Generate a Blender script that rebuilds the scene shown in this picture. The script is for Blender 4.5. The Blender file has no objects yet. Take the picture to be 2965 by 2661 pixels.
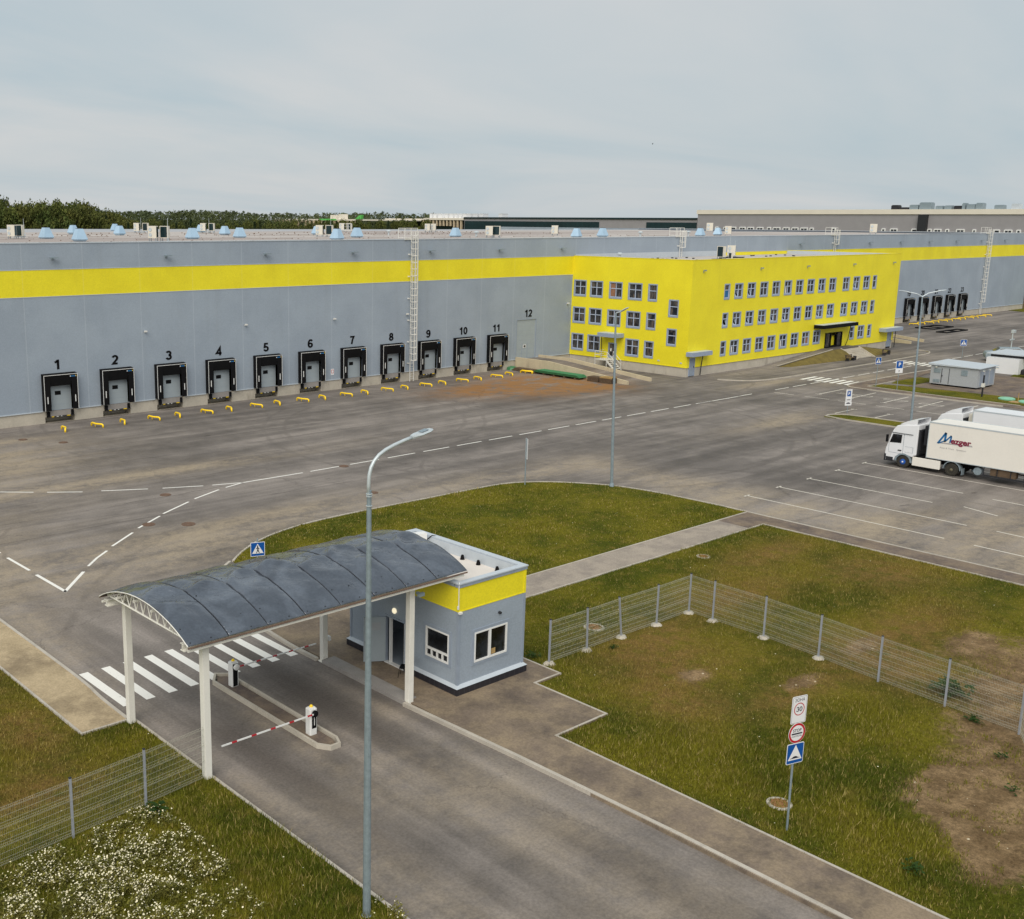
import bpy, bmesh, math, random
import numpy as np
from mathutils import Vector, Matrix, noise as mnoise
random.seed(7)
RNG = np.random.default_rng(11)
S = bpy.context.scene
COL = S.collection
R = math.radians
PI = math.pi

# ------------------------------------------------------------------ camera
F, CX, CY, W, H = 3168.2, 1065.5, 1318.8, 2965.0, 2661.0
YAW, PITCH, ROLL, CAMZ = 0.6901, -0.2131, 0.0055, 19.34
fw = Vector((math.sin(YAW)*math.cos(PITCH), math.cos(YAW)*math.cos(PITCH), math.sin(PITCH)))
rt = Vector((math.cos(YAW), -math.sin(YAW), 0)); up = rt.cross(fw)
r2 = rt*math.cos(ROLL)+up*math.sin(ROLL); u2 = -rt*math.sin(ROLL)+up*math.cos(ROLL)
cd = bpy.data.cameras.new('camera'); cam = bpy.data.objects.new('camera', cd); COL.objects.link(cam)
m = Matrix.Identity(4)
for i in range(3):
    m[i][0] = r2[i]; m[i][1] = u2[i]; m[i][2] = -fw[i]
m[0][3], m[1][3], m[2][3] = 0, 0, CAMZ
cam.matrix_world = m
cd.sensor_fit = 'HORIZONTAL'; cd.sensor_width = 36; cd.lens = F/W*36
cd.shift_x = (W/2-CX)/W; cd.shift_y = (CY-H/2)/W
cd.clip_start = .1; cd.clip_end = 30000
S.camera = cam

# ------------------------------------------------------------------ sky, sun, exposure
SUN_EL, SUN_AZ = R(44), R(-128)      # azimuth clockwise from +Y
wd = bpy.data.worlds.new('World'); S.world = wd; wd.use_nodes = True
nt = wd.node_tree; nt.nodes.clear()
def wn(t, **k):
    n = nt.nodes.new(t)
    for a, b in k.items(): setattr(n, a, b)
    return n
sky = wn('ShaderNodeTexSky', sky_type='NISHITA', sun_disc=False)
sky.sun_elevation = SUN_EL; sky.sun_rotation = SUN_AZ % (2*PI); sky.altitude = 100; sky.dust_density = 3; sky.air_density = 1
tc = wn('ShaderNodeTexCoord'); sep = wn('ShaderNodeSeparateXYZ'); nt.links.new(tc.outputs['Generated'], sep.inputs[0])
# clouds on a flat sheet overhead: direction / (z + c)
ad = wn('ShaderNodeMath', operation='ADD'); nt.links.new(sep.outputs[2], ad.inputs[0]); ad.inputs[1].default_value = .13
dv = wn('ShaderNodeVectorMath', operation='DIVIDE'); cmb = wn('ShaderNodeCombineXYZ')
for i in range(3): nt.links.new(ad.outputs[0], cmb.inputs[i])
nt.links.new(tc.outputs['Generated'], dv.inputs[0]); nt.links.new(cmb.outputs[0], dv.inputs[1])
rotm = wn('ShaderNodeMapping'); rotm.inputs['Rotation'].default_value = (0, 0, R(38)); rotm.inputs['Scale'].default_value = (.5, .8, 0)
nt.links.new(dv.outputs[0], rotm.inputs[0])
ns = wn('ShaderNodeTexNoise'); ns.inputs['Scale'].default_value = .7; ns.inputs['Detail'].default_value = 6; ns.inputs['Roughness'].default_value = .52; ns.inputs['Distortion'].default_value = .5
nt.links.new(rotm.outputs[0], ns.inputs[0])
rp = wn('ShaderNodeValToRGB'); nt.links.new(ns.outputs[0], rp.inputs[0])
rp.color_ramp.elements[0].position = .38; rp.color_ramp.elements[0].color = (5.5, 6.45, 6.95, 1)
rp.color_ramp.elements[1].position = .62; rp.color_ramp.elements[1].color = (7.0, 7.25, 7.35, 1)
mx = wn('ShaderNodeMixRGB'); mx.inputs[0].default_value = .93
nt.links.new(sky.outputs[0], mx.inputs[1]); nt.links.new(rp.outputs[0], mx.inputs[2])
bg = wn('ShaderNodeBackground'); bg.inputs[1].default_value = .069
wo = wn('ShaderNodeOutputWorld'); nt.links.new(mx.outputs[0], bg.inputs[0]); nt.links.new(bg.outputs[0], wo.inputs[0])
sl = bpy.data.lights.new('sun', 'SUN'); sl.energy = 1.85; sl.angle = R(50); sl.color = (1, .94, .84)
so = bpy.data.objects.new('sun', sl); COL.objects.link(so)
sd = Vector((math.sin(SUN_AZ)*math.cos(SUN_EL), math.cos(SUN_AZ)*math.cos(SUN_EL), math.sin(SUN_EL)))
so.rotation_euler = sd.to_track_quat('Z', 'Y').to_euler(); so.location = (0, 0, 60)
S.view_settings.view_transform = 'Standard'; S.view_settings.look = 'None'; S.view_settings.exposure = .38; S.view_settings.gamma = 1
S.cycles.max_bounces = 6; S.cycles.transparent_max_bounces = 8

# ------------------------------------------------------------------ materials
def lin(c):
    return tuple((v/255/12.92 if v/255 <= .04045 else ((v/255+.055)/1.055)**2.4) for v in c)
class G:
    """tiny node-graph helper"""
    def __init__(s, name):
        s.m = bpy.data.materials.new(name); s.m.use_nodes = True; s.t = s.m.node_tree
        s.b = s.t.nodes['Principled BSDF']; s.pos = None
    def P(s):
        if not s.pos: s.pos = s.t.nodes.new('ShaderNodeNewGeometry').outputs['Position']
        return s.pos
    def link(s, a, b):
        if isinstance(a, (int, float)): b.default_value = a
        elif isinstance(a, tuple): b.default_value = a if len(a) == 4 or len(b.default_value) == 3 else a+(1,)
        else: s.t.links.new(a, b)
    def M(s, op, a, b=0.0, c=0.0, clamp=False):
        n = s.t.nodes.new('ShaderNodeMath'); n.operation = op; n.use_clamp = clamp
        s.link(a, n.inputs[0]); s.link(b, n.inputs[1]); s.link(c, n.inputs[2]); return n.outputs[0]
    def xyz(s):
        n = s.t.nodes.new('ShaderNodeSeparateXYZ'); s.link(s.P(), n.inputs[0]); return n.outputs
    def noise(s, scale, detail=4, rough=.55, st=(1, 1, 1), dist=0, off=(0, 0, 0)):
        mp = s.t.nodes.new('ShaderNodeMapping'); s.link(s.P(), mp.inputs[0]); mp.inputs['Scale'].default_value = st; mp.inputs['Location'].default_value = off
        n = s.t.nodes.new('ShaderNodeTexNoise'); n.inputs['Scale'].default_value = scale; n.inputs['Detail'].default_value = detail
        n.inputs['Roughness'].default_value = rough; n.inputs['Distortion'].default_value = dist; s.link(mp.outputs[0], n.inputs[0]); return n.outputs[0]
    def ramp(s, f, a, b):
        n = s.t.nodes.new('ShaderNodeMapRange'); s.link(f, n.inputs[0]); n.inputs[1].default_value = a; n.inputs[2].default_value = b; n.interpolation_type = 'SMOOTHSTEP'; return n.outputs[0]
    def mix(s, f, a, b):
        n = s.t.nodes.new('ShaderNodeMix'); n.data_type = 'RGBA'; s.link(f, n.inputs[0])
        s.link(a, n.inputs[6]); s.link(b, n.inputs[7]); return n.outputs[2]
    def mul(s, c, f):
        n = s.t.nodes.new('ShaderNodeVectorMath'); n.operation = 'SCALE'; s.link(c, n.inputs[0]); s.link(f, n.inputs[3]); return n.outputs[0]
    def spot(s, pts):
        """sum of soft ellipses (x,y,rx,ry) in world XY -> 0..1 mask"""
        x, y, _ = s.xyz(); acc = 0.0
        for (px, py, rx, ry) in pts:
            a = s.M('POWER', s.M('ABSOLUTE', s.M('DIVIDE', s.M('SUBTRACT', x, px), rx)), 2)
            b = s.M('POWER', s.M('ABSOLUTE', s.M('DIVIDE', s.M('SUBTRACT', y, py), ry)), 2)
            e = s.M('EXPONENT', s.M('MULTIPLY', s.M('ADD', a, b), -1))
            acc = e if isinstance(acc, float) else s.M('ADD', acc, e)
        return acc
    def bump(s, h, st=.3, d=.02):
        n = s.t.nodes.new('ShaderNodeBump'); s.link(h, n.inputs['Height']); n.inputs['Strength'].default_value = st; n.inputs['Distance'].default_value = d
        s.t.links.new(n.outputs[0], s.b.inputs['Normal'])
    def done(s, col, rough=.8, metal=0.0, spec=.5):
        s.link(col, s.b.inputs['Base Color']); s.link(rough, s.b.inputs['Roughness']); s.link(metal, s.b.inputs['Metallic'])
        s.b.inputs['Specular IOR Level'].default_value = spec; return s.m
def C4(c, k=1.0): return tuple(v*k for v in c)+(1,)
def simple(name, rgb, rough=.6, metal=0.0, var=.08, scale=3, k=1.0, bump=0, spec=.5, raw=False, dirt=0):
    g = G(name); c = tuple(v*k for v in (rgb if raw else lin(rgb)))
    n = g.noise(scale, 5); n2 = g.noise(scale*14, 3, off=(3, 9, 1))
    f = g.ramp(g.M('ADD', g.M('MULTIPLY', n, .6), g.M('MULTIPLY', n2, .4)), .3, .7)
    col = g.mix(f, C4(c, 1-var), C4(c, 1+var))
    if dirt:
        dn = g.ramp(g.noise(.9, 6, .65, (1, 1, .35), off=(7, 2, 5)), .52, .75)
        col = g.mix(g.M('MULTIPLY', dn, dirt), col, C4(lin((120, 108, 92))))
    if bump: g.bump(n2, bump, .01)
    return g.done(col, rough, metal, spec)
MT = {}
# asphalt of yard, road and lots
def asphalt():
    g = G('asphalt'); x, y, z = g.xyz()
    fine = g.noise(9, 3, .7); med = g.noise(.55, 5, .6); big = g.noise(.07, 4, .5)
    base = g.mix(g.ramp(g.M('ADD', g.M('MULTIPLY', big, .6), g.M('MULTIPLY', med, .4)), .35, .66), C4(lin((104, 98, 94))), C4(lin((137, 129, 123))))
    # streaks: along x in the yard, along y in the gate road
    yard = g.noise(1, 5, .62, (.035, .42, 0)); lane = g.noise(1, 4, .55, (.75, .05, 0), off=(2.3, 0, 0))
    inroad = g.M('MULTIPLY', g.ramp(x, 29.5, 27.5), g.ramp(y, 56, 42))
    st = g.M('ADD', g.M('MULTIPLY', yard, g.M('SUBTRACT', 1, inroad)), g.M('MULTIPLY', lane, inroad))
    base = g.mix(g.ramp(st, .38, .64), g.mul(base, .76), g.mul(base, 1.17))
    # worn tyre tracks in the two lanes of the gate road
    tr = g.spot([(20.6, 30, .75, 26), (25.2, 28, .9, 26)])
    base = g.mix(g.M('MULTIPLY', g.M('MULTIPLY', tr, .75), g.ramp(g.noise(.35, 3, st=(1, .25, 1)), .3, .62)), base, C4(lin((84, 77, 72))))
    # joints between paving strips
    j = g.M('FRACT', g.M('DIVIDE', g.M('ADD', y, g.M('MULTIPLY', g.noise(.22, 3, st=(1, .3, 1)), 1.1)), 4.1))
    jl = g.M('MULTIPLY', g.ramp(g.M('ABSOLUTE', g.M('SUBTRACT', g.M('ADD', j, g.M('MULTIPLY', g.M('SUBTRACT', fine, .5), .02)), .5)), .018, .004), g.M('SUBTRACT', 1, inroad))
    jl = g.M('MULTIPLY', jl, g.ramp(g.noise(.11, 4, .7, (1, 3, 1)), .4, .6))
    jl = g.M('MULTIPLY', jl, g.ramp(y, 58, 62))
    base = g.mix(g.M('MULTIPLY', jl, .7), base, C4(lin((62, 56, 53))))
    # pale dust
    d = g.spot([(21, 80, 13, 9), (30, 86, 9, 5), (33, 93, 7, 2.5), (40, 74, 16, 1.7), (17, 60, 9, 10), (31, 55, 8, 3.4), (42, 58, 14, 2.2), (62, 56, 9, 2.2), (69, 47, 3, 8), (68, 35, 3.4, 9), (70, 26, 6, 8), (19.6, 21, 1.2, 5), (23, 13, 5, 5),
                (26, 22, 1.3, 4.5), (26.6, 31, .6, 3), (22.15, 32, .5, 5), (23.9, 24, .9, 7), (19, 27, .6, 7), (24, 26, 3.5, 2), (19, 47, 1.1, 9), (100, 56, 9, 2), (122, 71, 8, 1.4), (134, 66, 9, 1.5), (77, 22, 8, 8)])
    dm = g.M('MULTIPLY', g.M('MULTIPLY', g.M('MINIMUM', d, 1), g.M('SUBTRACT', 1, g.M('MULTIPLY', inroad, .45))), g.ramp(g.M('ADD', g.M('MULTIPLY', g.noise(.3, 6, .6, (.35, 1, 1)), .6), g.M('MULTIPLY', g.noise(1.7, 5, .7), .4)), .34, .66))
    base = g.mix(g.M('MULTIPLY', dm, .8), base, C4(lin((172, 156, 133))))
    # rust coloured sand by the loading ramp
    rs = g.M('MULTIPLY', g.M('MINIMUM', g.spot([(97, 85, 7.5, 5.5), (101, 89, 6, 6), (90, 88.5, 7, 4), (103.5, 84, 4, 5)]), 1), g.ramp(g.noise(.5, 6, .7, dist=.8), .3, .56))
    base = g.mix(g.M('MULTIPLY', rs, .88), base, C4(lin((152, 108, 60))))
    # curved tyre marks of turning lorries
    for (cx_, cy_, rr_, w_) in ((24, 40, 24.5, .16), (24, 40, 26.4, .16), (60, 90, 21, .2), (60, 90, 23, .2), (48, 30, 33, .2), (78, 70, 24, .2), (78, 70, 26, .2), (70, 52, 17, .16), (110, 90, 21, .2), (36, 58, 14, .14), (95, 60, 11, .2)):
        dd = g.M('SQRT', g.M('ADD', g.M('POWER', g.M('ABSOLUTE', g.M('SUBTRACT', x, cx_)), 2), g.M('POWER', g.M('ABSOLUTE', g.M('SUBTRACT', y, cy_)), 2)))
        mk_ = g.ramp(g.M('ABSOLUTE', g.M('SUBTRACT', g.M('ADD', dd, g.M('MULTIPLY', med, .8)), rr_)), w_*1.6, w_*.4); base = g.mix(g.M('MULTIPLY', g.M('MULTIPLY', mk_, g.ramp(yard, .42, .6)), .24), base, C4(lin((66, 60, 56))))
    # hairline cracks
    vr = g.t.nodes.new('ShaderNodeTexVoronoi'); vr.feature = 'DISTANCE_TO_EDGE'; vr.inputs['Scale'].default_value = .11; wv_ = g.t.nodes.new('ShaderNodeVectorMath'); wv_.operation = 'ADD'
    cz_ = g.t.nodes.new('ShaderNodeCombineXYZ'); g.link(g.M('MULTIPLY', g.noise(1.1, 5, .7), 1.6), cz_.inputs[0]); g.link(g.M('MULTIPLY', g.noise(1.3, 5, .7, off=(9, 9, 0)), 1.6), cz_.inputs[1])
    g.link(g.P(), wv_.inputs[0]); g.link(cz_.outputs[0], wv_.inputs[1]); g.link(wv_.outputs[0], vr.inputs['Vector'])
    ck = g.M('MULTIPLY', g.ramp(vr.outputs['Distance'], .0045, .0008), g.ramp(g.noise(.06, 3, .5, off=(4, 4, 0)), .5, .58)); base = g.mix(g.M('MULTIPLY', ck, .3), base, C4(lin((58, 52, 49))))
    # dark oil spots
    oil = g.ramp(g.noise(.8, 2, .4, (.5, 1, 1), off=(5, 5, 0)), .74, .8)
    base = g.mix(g.M('MULTIPLY', oil, .5), base, C4(lin((58, 52, 48))))
    base = g.mix(g.ramp(fine, .28, .72), g.mul(base, .84), g.mul(base, 1.16))
    g.bump(fine, .35, .01)
    return g.done(base, .88, 0, .3)
MT['asphalt'] = asphalt()
def pavement(name, a, b, dust, amt, sc=.5):
    g = G(name); n = g.noise(sc, 5, .6); f = g.noise(11, 3, .7)
    c = g.mix(g.ramp(n, .36, .64), C4(lin(a)), C4(lin(b)))
    c = g.mix(g.M('MULTIPLY', g.ramp(g.M('ADD', g.M('MULTIPLY', g.noise(.5, 4, .55, off=(4, 1, 0)), .65), g.M('MULTIPLY', g.noise(3, 5, .7), .35)), .36, .64), amt), c, C4(lin(dust)))
    c = g.mix(g.ramp(f, .28, .72), g.mul(c, .85), g.mul(c, 1.15)); g.bump(f, .3, .01)
    return g.done(c, .9, 0, .3)
MT['walk'] = pavement('pavement', (100, 89, 80), (124, 110, 97), (160, 142, 116), .62)
MT['walkL'] = pavement('dusty_pavement', (138, 122, 98), (164, 146, 116), (192, 172, 140), .85, .3)
MT['path'] = pavement('footpath', (140, 130, 121), (163, 151, 138), (176, 164, 148), .4, .9)
MT['tar'] = pavement('new_tarmac', (88, 78, 76), (110, 98, 92), (160, 140, 112), .45, .6)
MT['kerb'] = simple('kerb_stone', (184, 176, 164), .85, var=.14, scale=1.2, bump=.2, dirt=.35)
MT['conc'] = simple('concrete', (188, 180, 166), .88, var=.12, scale=.8, bump=.2, dirt=.45)
MT['concY'] = simple('ramp_concrete', (198, 184, 156), .88, var=.1, scale=.8, bump=.2, dirt=.35)
MT['slab'] = simple('threshold_slab', (150, 145, 141), .85, var=.14, scale=1.4, bump=.2, dirt=.5)
def paint():
    g = G('road_paint'); n = g.ramp(g.noise(5, 6, .75), .3, .4)
    c = g.mix(n, C4(lin((140, 130, 120))), C4(lin((238, 235, 228)))); g.bump(g.noise(9), .2, .01); return g.done(c, .75)
MT['paint'] = paint()
def paint2():
    g = G('worn_road_paint'); n = g.ramp(g.noise(2.5, 6, .8), .3, .44)
    c = g.mix(n, C4(lin((128, 117, 106))), C4(lin((220, 213, 200)))); return g.done(c, .8)
MT['paint2'] = paint2()
BARE = [(52.5, 19.2, 2.2, 1.0), (48.3, 22.3, 1.6, .6), (39.2, 25.2, 1.1, .6), (42.2, 21.9, 1.4, .5), (46, 13.2, 7, 2.9), (40, 12.6, 3.4, 1.9), (36.2, 12.0, 2.1, 1.1), (34.3, 11.0, 1.6, .8), (51, 15.5, 5, 2.6), (52, 10, 8, 5), (37.2, 14.1, 1.8, 1.0), (42, 10, 6, 2)]
DRY = [(39.5, 26.8, 3.6, 2.4), (36.5, 24, 2, 2), (41, 29, 3, 1.2), (58, 33, 5, 1.6), (47, 20, 3, 4), (14.6, 38.5, 1.6, 3), (13, 33.6, 2.2, 1.6), (9, 37, 2, 2.5), (50, 30, 5, 2), (41, 21.5, 3, 1), (60, 27, 4, 3), (14, 44.5, 2, 2), (53, 22, 5, 2)]
def turf():
    g = G('turf'); b = g.noise(.22, 5, .6, off=(11, 3, 0)); md = g.noise(1.1, 6, .7); f = g.noise(8, 5, .75); ff = g.noise(30, 3, .8)
    c = g.mix(g.ramp(b, .36, .62), C4(lin((80, 85, 21))), C4(lin((114, 108, 30))))
    c = g.mix(g.ramp(md, .5, .76), c, C4(lin((128, 112, 50))))
    dr = g.M('MULTIPLY', g.M('MINIMUM', g.spot(DRY), 1), g.ramp(md, .3, .58)); c = g.mix(g.M('MULTIPLY', dr, .9), c, C4(lin((134, 106, 62))))
    ba = g.ramp(g.M('ADD', g.M('MINIMUM', g.spot(BARE), 1), g.M('MULTIPLY', g.M('SUBTRACT', g.M('ADD', g.M('MULTIPLY', g.noise(.6, 5, .7), .55), g.M('MULTIPLY', g.noise(3.5, 5, .75), .45)), .5), 2.4)), .22, .78)
    c = g.mix(ba, c, g.mix(g.ramp(g.noise(.9, 5, .6, off=(2, 2, 2)), .35, .7), C4(lin((118, 96, 68))), C4(lin((158, 132, 98)))))
    c = g.mix(g.ramp(f, .3, .7), g.mul(c, .62), g.mul(c, 1.3)); c = g.mix(g.ramp(ff, .3, .7), g.mul(c, .75), g.mul(c, 1.25))
    g.bump(g.M('ADD', f, ff), .8, .06); return g.done(c, .95, 0, .1)
MT['turf'] = turf()
def blades():
    g = G('grass_blades'); at = g.t.nodes.new('ShaderNodeAttribute'); at.attribute_name = 'tint'
    b = g.noise(.22, 5, .6, off=(11, 3, 0)); md = g.noise(1.1, 6, .7)
    c = g.mix(g.ramp(b, .36, .62), C4(lin((80, 89, 19))), C4(lin((120, 116, 30))))
    c = g.mix(g.ramp(md, .5, .76), c, C4(lin((136, 124, 56))))
    dr = g.M('MULTIPLY', g.M('MINIMUM', g.spot(DRY), 1), .75); c = g.mix(dr, c, C4(lin((142, 118, 62))))
    t = at.outputs['Fac']; c = g.mix(t, g.mul(c, .6), g.mul(c, 1.45))
    c = g.mix(g.ramp(t, .86, .93), c, C4(lin((168, 150, 92))))
    return g.done(c, .7, 0, .25)
MT['blade'] = blades()
def cladding():
    g = G('grey_cladding'); x, y, z = g.xyz(); n = g.noise(.25, 4); f = g.noise(14, 2, .8)
    c = g.mix(g.ramp(n, .3, .7), C4(lin((151, 162, 175)), 1.0), C4(lin((157, 168, 180)), 1.04))
    jx = g.ramp(g.M('ABSOLUTE', g.M('SUBTRACT', g.M('FRACT', g.M('DIVIDE', g.M('SUBTRACT', x, 37.3), 6)), .5)), .009, .004); jx = g.M('MULTIPLY', jx, g.M('GREATER_THAN', y, 99)); c = g.mix(g.M('MULTIPLY', jx, .4), c, C4(lin((190, 198, 206))))
    # horizontal micro-profiling, long dirt runs, panel joints
    pj = g.ramp(g.M('ABSOLUTE', g.M('SUBTRACT', g.M('FRACT', g.M('DIVIDE', z, 1.2)), .5)), .49, .5)
    run = g.ramp(g.noise(.8, 5, .6, (1, 1, .06)), .5, .8)
    c = g.mix(g.M('MULTIPLY', run, .13), c, C4(lin((120, 122, 120)))); c = g.mix(g.M('MULTIPLY', pj, .12), c, C4(lin((90, 96, 104))))
    c = g.mix(g.ramp(f, .3, .7), g.mul(c, .93), g.mul(c, 1.07))
    w = g.M('SINE', g.M('MULTIPLY', z, 60)); g.bump(w, .12, .004); return g.done(c, .5, 0, .4)
MT['clad'] = cladding()
def yel():
    g = G('yellow_cladding'); x, y, z = g.xyz(); n = g.noise(.3, 4); f = g.noise(12, 2, .8)
    c = g.mix(g.ramp(n, .3, .7), C4((.86, .73, .024), .97), C4((.88, .76, .026), 1.03)); pj = g.ramp(g.M('ABSOLUTE', g.M('SUBTRACT', g.M('FRACT', g.M('DIVIDE', z, 1.2)), .5)), .49, .5)
    jx = g.ramp(g.M('ABSOLUTE', g.M('SUBTRACT', g.M('FRACT', g.M('DIVIDE', g.M('SUBTRACT', x, 37.3), 6)), .5)), .009, .004); jx = g.M('MULTIPLY', jx, g.M('GREATER_THAN', y, 99)); c = g.mix(g.M('MULTIPLY', jx, .3), c, C4((.9, .82, .2)))
    c = g.mix(g.M('MULTIPLY', pj, .1), c, C4((.4, .33, .02))); c = g.mix(g.M('MULTIPLY', g.ramp(g.noise(1.1, 5, .6, (1, 1, .07), off=(3, 1, 0)), .52, .8), .12), c, C4((.42, .36, .06))); c = g.mix(g.ramp(f, .3, .7), g.mul(c, .94), g.mul(c, 1.06))
    g.bump(g.M('SINE', g.M('MULTIPLY', z, 60)), .12, .004); return g.done(c, .5, 0, .35)
MT['yellow'] = yel()
MT['trimL'] = simple('pale_trim', (190, 198, 206), .45, var=.06)
MT['trimB'] = simple('blue_grey_trim', (148, 159, 174), .45, var=.08)
MT['roof'] = None
def roofm():
    g = G('roof_membrane'); x, y, z = g.xyz(); n = g.noise(.05, 4, .6, (.3, 1, 1)); m2 = g.noise(.6, 5, .7, (.5, 1, 1)); f = g.noise(5, 3, .7)
    c = g.mix(g.ramp(n, .35, .65), C4(lin((164, 152, 146))), C4(lin((190, 182, 176))))
    c = g.mix(g.ramp(y, 196, 204), c, C4(lin((172, 174, 178))))
    lap = g.ramp(g.M('ABSOLUTE', g.M('SUBTRACT', g.M('FRACT', g.M('DIVIDE', y, 9)), .5)), .44, .5); c = g.mix(g.M('MULTIPLY', g.M('MULTIPLY', lap, g.ramp(m2, .35, .6)), .5), c, C4(lin((124, 108, 98))))
    c = g.mix(g.ramp(f, .3, .7), g.mul(c, .88), g.mul(c, 1.1)); return g.done(c, .85)
MT['roof'] = roofm()
MT['boothroof'] = simple('pale_roof_sheet', (222, 214, 206), .8, var=.06, scale=1)
MT['black'] = simple('black_rubber', (17, 17, 19), .7, var=.25, spec=.15, scale=1.2)
MT['dark'] = simple('dark_steel', (46, 47, 51), .5, var=.15, spec=.3)
MT['tile'] = None
def tiles():
    g = G('plinth_tiles'); x, y, z = g.xyz(); u = g.M('FRACT', g.M('DIVIDE', g.M('ADD', x, y), .3))
    j = g.ramp(g.M('ABSOLUTE', g.M('SUBTRACT', u, .5)), .46, .5); c = g.mix(j, C4(lin((40, 40, 48))), C4(lin((78, 76, 80))))
    return g.done(c, .35)
MT['tile'] = tiles()
MT['white'] = simple('white_paint', (226, 224, 218), .45, var=.05, scale=1.5, dirt=.1)
MT['postw'] = simple('cream_steel', (236, 233, 224), .5, var=.05, scale=1, dirt=.16)
MT['pvc'] = simple('white_pvc', (234, 234, 232), .35, var=.03)
MT['winframe'] = simple('blue_grey_frame', (152, 164, 184), .45, var=.06)
MT['winsash'] = simple('sash_frame', (184, 196, 218), .4, var=.04)
MT['galv'] = simple('galvanised_steel', (146, 160, 168), .5, .35, var=.16, scale=6)
MT['galvL'] = simple('bright_steel', (200, 208, 212), .4, .3, var=.08, scale=4)
MT['vent'] = simple('vent_sheet', (176, 204, 226), .4, .25, var=.07, scale=1.3)
MT['fencep'] = simple('fence_post_steel', (172, 176, 186), .45, .3, var=.08, scale=6)
MT['wire'] = simple('fence_wire', (184, 182, 166), .5, .1, var=.1)
MT['doorg'] = simple('door_grey', (162, 172, 178), .5, var=.05, scale=1)
MT['bank'] = simple('dry_bank', (110, 96, 46), .95, var=.3, scale=1.5, bump=.8)
MT['brown'] = simple('brown_timber', (120, 98, 84), .9, var=.2)
MT['winbl'] = simple('window_blind', (150, 146, 140), .7, var=.05)
MT['ypaint'] = simple('yellow_tube_paint', (246, 206, 30), .4, var=.08, scale=5, k=1.15)
MT['acwhite'] = simple('ac_casing', (218, 212, 198), .5, var=.06)
MT['blue'] = simple('sign_blue', (10, 82, 160), .35, var=.04)
MT['red'] = simple('sign_red', (186, 22, 40), .35, var=.05)
MT['navy'] = simple('sign_black', (24, 28, 48), .4, var=.05)
MT['signw'] = simple('sign_white', (232, 232, 234), .35, var=.02)
MT['soil'] = simple('dry_soil', (118, 96, 70), .95, var=.2, scale=1.2, bump=.5)
MT['rust'] = simple('rusty_iron', (112, 88, 72), .7, .2, var=.2, scale=6)
MT['ochre'] = simple('ochre_rust', (150, 108, 66), .8, var=.25, scale=7)
MT['wood'] = simple('weathered_wood', (98, 80, 62), .85, var=.25, scale=4, bump=.3)
MT['woodL'] = simple('pale_wood', (170, 140, 90), .85, var=.2, scale=4)
MT['greensheet'] = simple('green_sheet', (66, 126, 84), .45, var=.14, scale=2)
MT['tyre'] = simple('tyre_rubber', (50, 47, 40), .85, var=.15, scale=4)
MT['hubblue'] = simple('blue_hub', (30, 86, 170), .4, var=.06)
MT['rim'] = simple('dusty_rim', (112, 106, 86), .6, .2, var=.2, scale=6)
MT['truckw'] = simple('truck_white', (232, 233, 236), .28, var=.02, scale=1, dirt=.04)
MT['trailer'] = simple('trailer_cream', (236, 231, 222), .42, var=.03, scale=.7, dirt=.07)
MT['logoblue'] = simple('logo_blue', (32, 104, 158), .4, var=.04)
MT['logored'] = simple('logo_maroon', (128, 26, 60), .4, var=.04)
MT['logogrey'] = simple('logo_grey', (176, 172, 172), .4, var=.04)
MT['kiosk'] = simple('kiosk_wall', (168, 172, 176), .6, var=.09, scale=9)
MT['teal'] = simple('dark_teal_glazing', (22, 46, 50), .25, var=.3, scale=.05)
MT['farwall'] = simple('far_grey_wall', (150, 147, 150), .7, var=.05, scale=.4)
MT['farcream'] = simple('far_cream_band', (226, 218, 204), .7, var=.04, scale=.3)
MT['farcol'] = simple('far_column', (196, 178, 152), .8, var=.08)
MT['fargreen'] = simple('bright_green', (100, 196, 96), .6)
MT['orange'] = simple('orange_panel', (150, 108, 82), .8, var=.2)
MT['bed'] = simple('turquoise_cover', (130, 190, 160), .5, var=.08)
def glass():
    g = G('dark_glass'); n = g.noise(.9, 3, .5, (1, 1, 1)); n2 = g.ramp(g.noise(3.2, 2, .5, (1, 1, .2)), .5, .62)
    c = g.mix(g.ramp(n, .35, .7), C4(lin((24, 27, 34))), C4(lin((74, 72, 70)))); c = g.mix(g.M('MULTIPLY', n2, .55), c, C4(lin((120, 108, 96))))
    return g.done(c, .08, 0, .5)
MT['glass'] = glass()
g = G('booth_glass'); MT['glassB'] = g.done(g.mix(g.ramp(g.noise(1.5, 3), .35, .7), C4(lin((12, 14, 16))), C4(lin((44, 48, 54)))), .06, 0, .5)
def emis(name, col, st):
    g = G(name); g.b.inputs['Base Color'].default_value = C4(col); g.b.inputs['Emission Color'].default_value = C4(col); g.b.inputs['Emission Strength'].default_value = st; return g.m
MT['lampglow'] = emis('lit_lamp', (1, .88, .62), .6)
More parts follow.
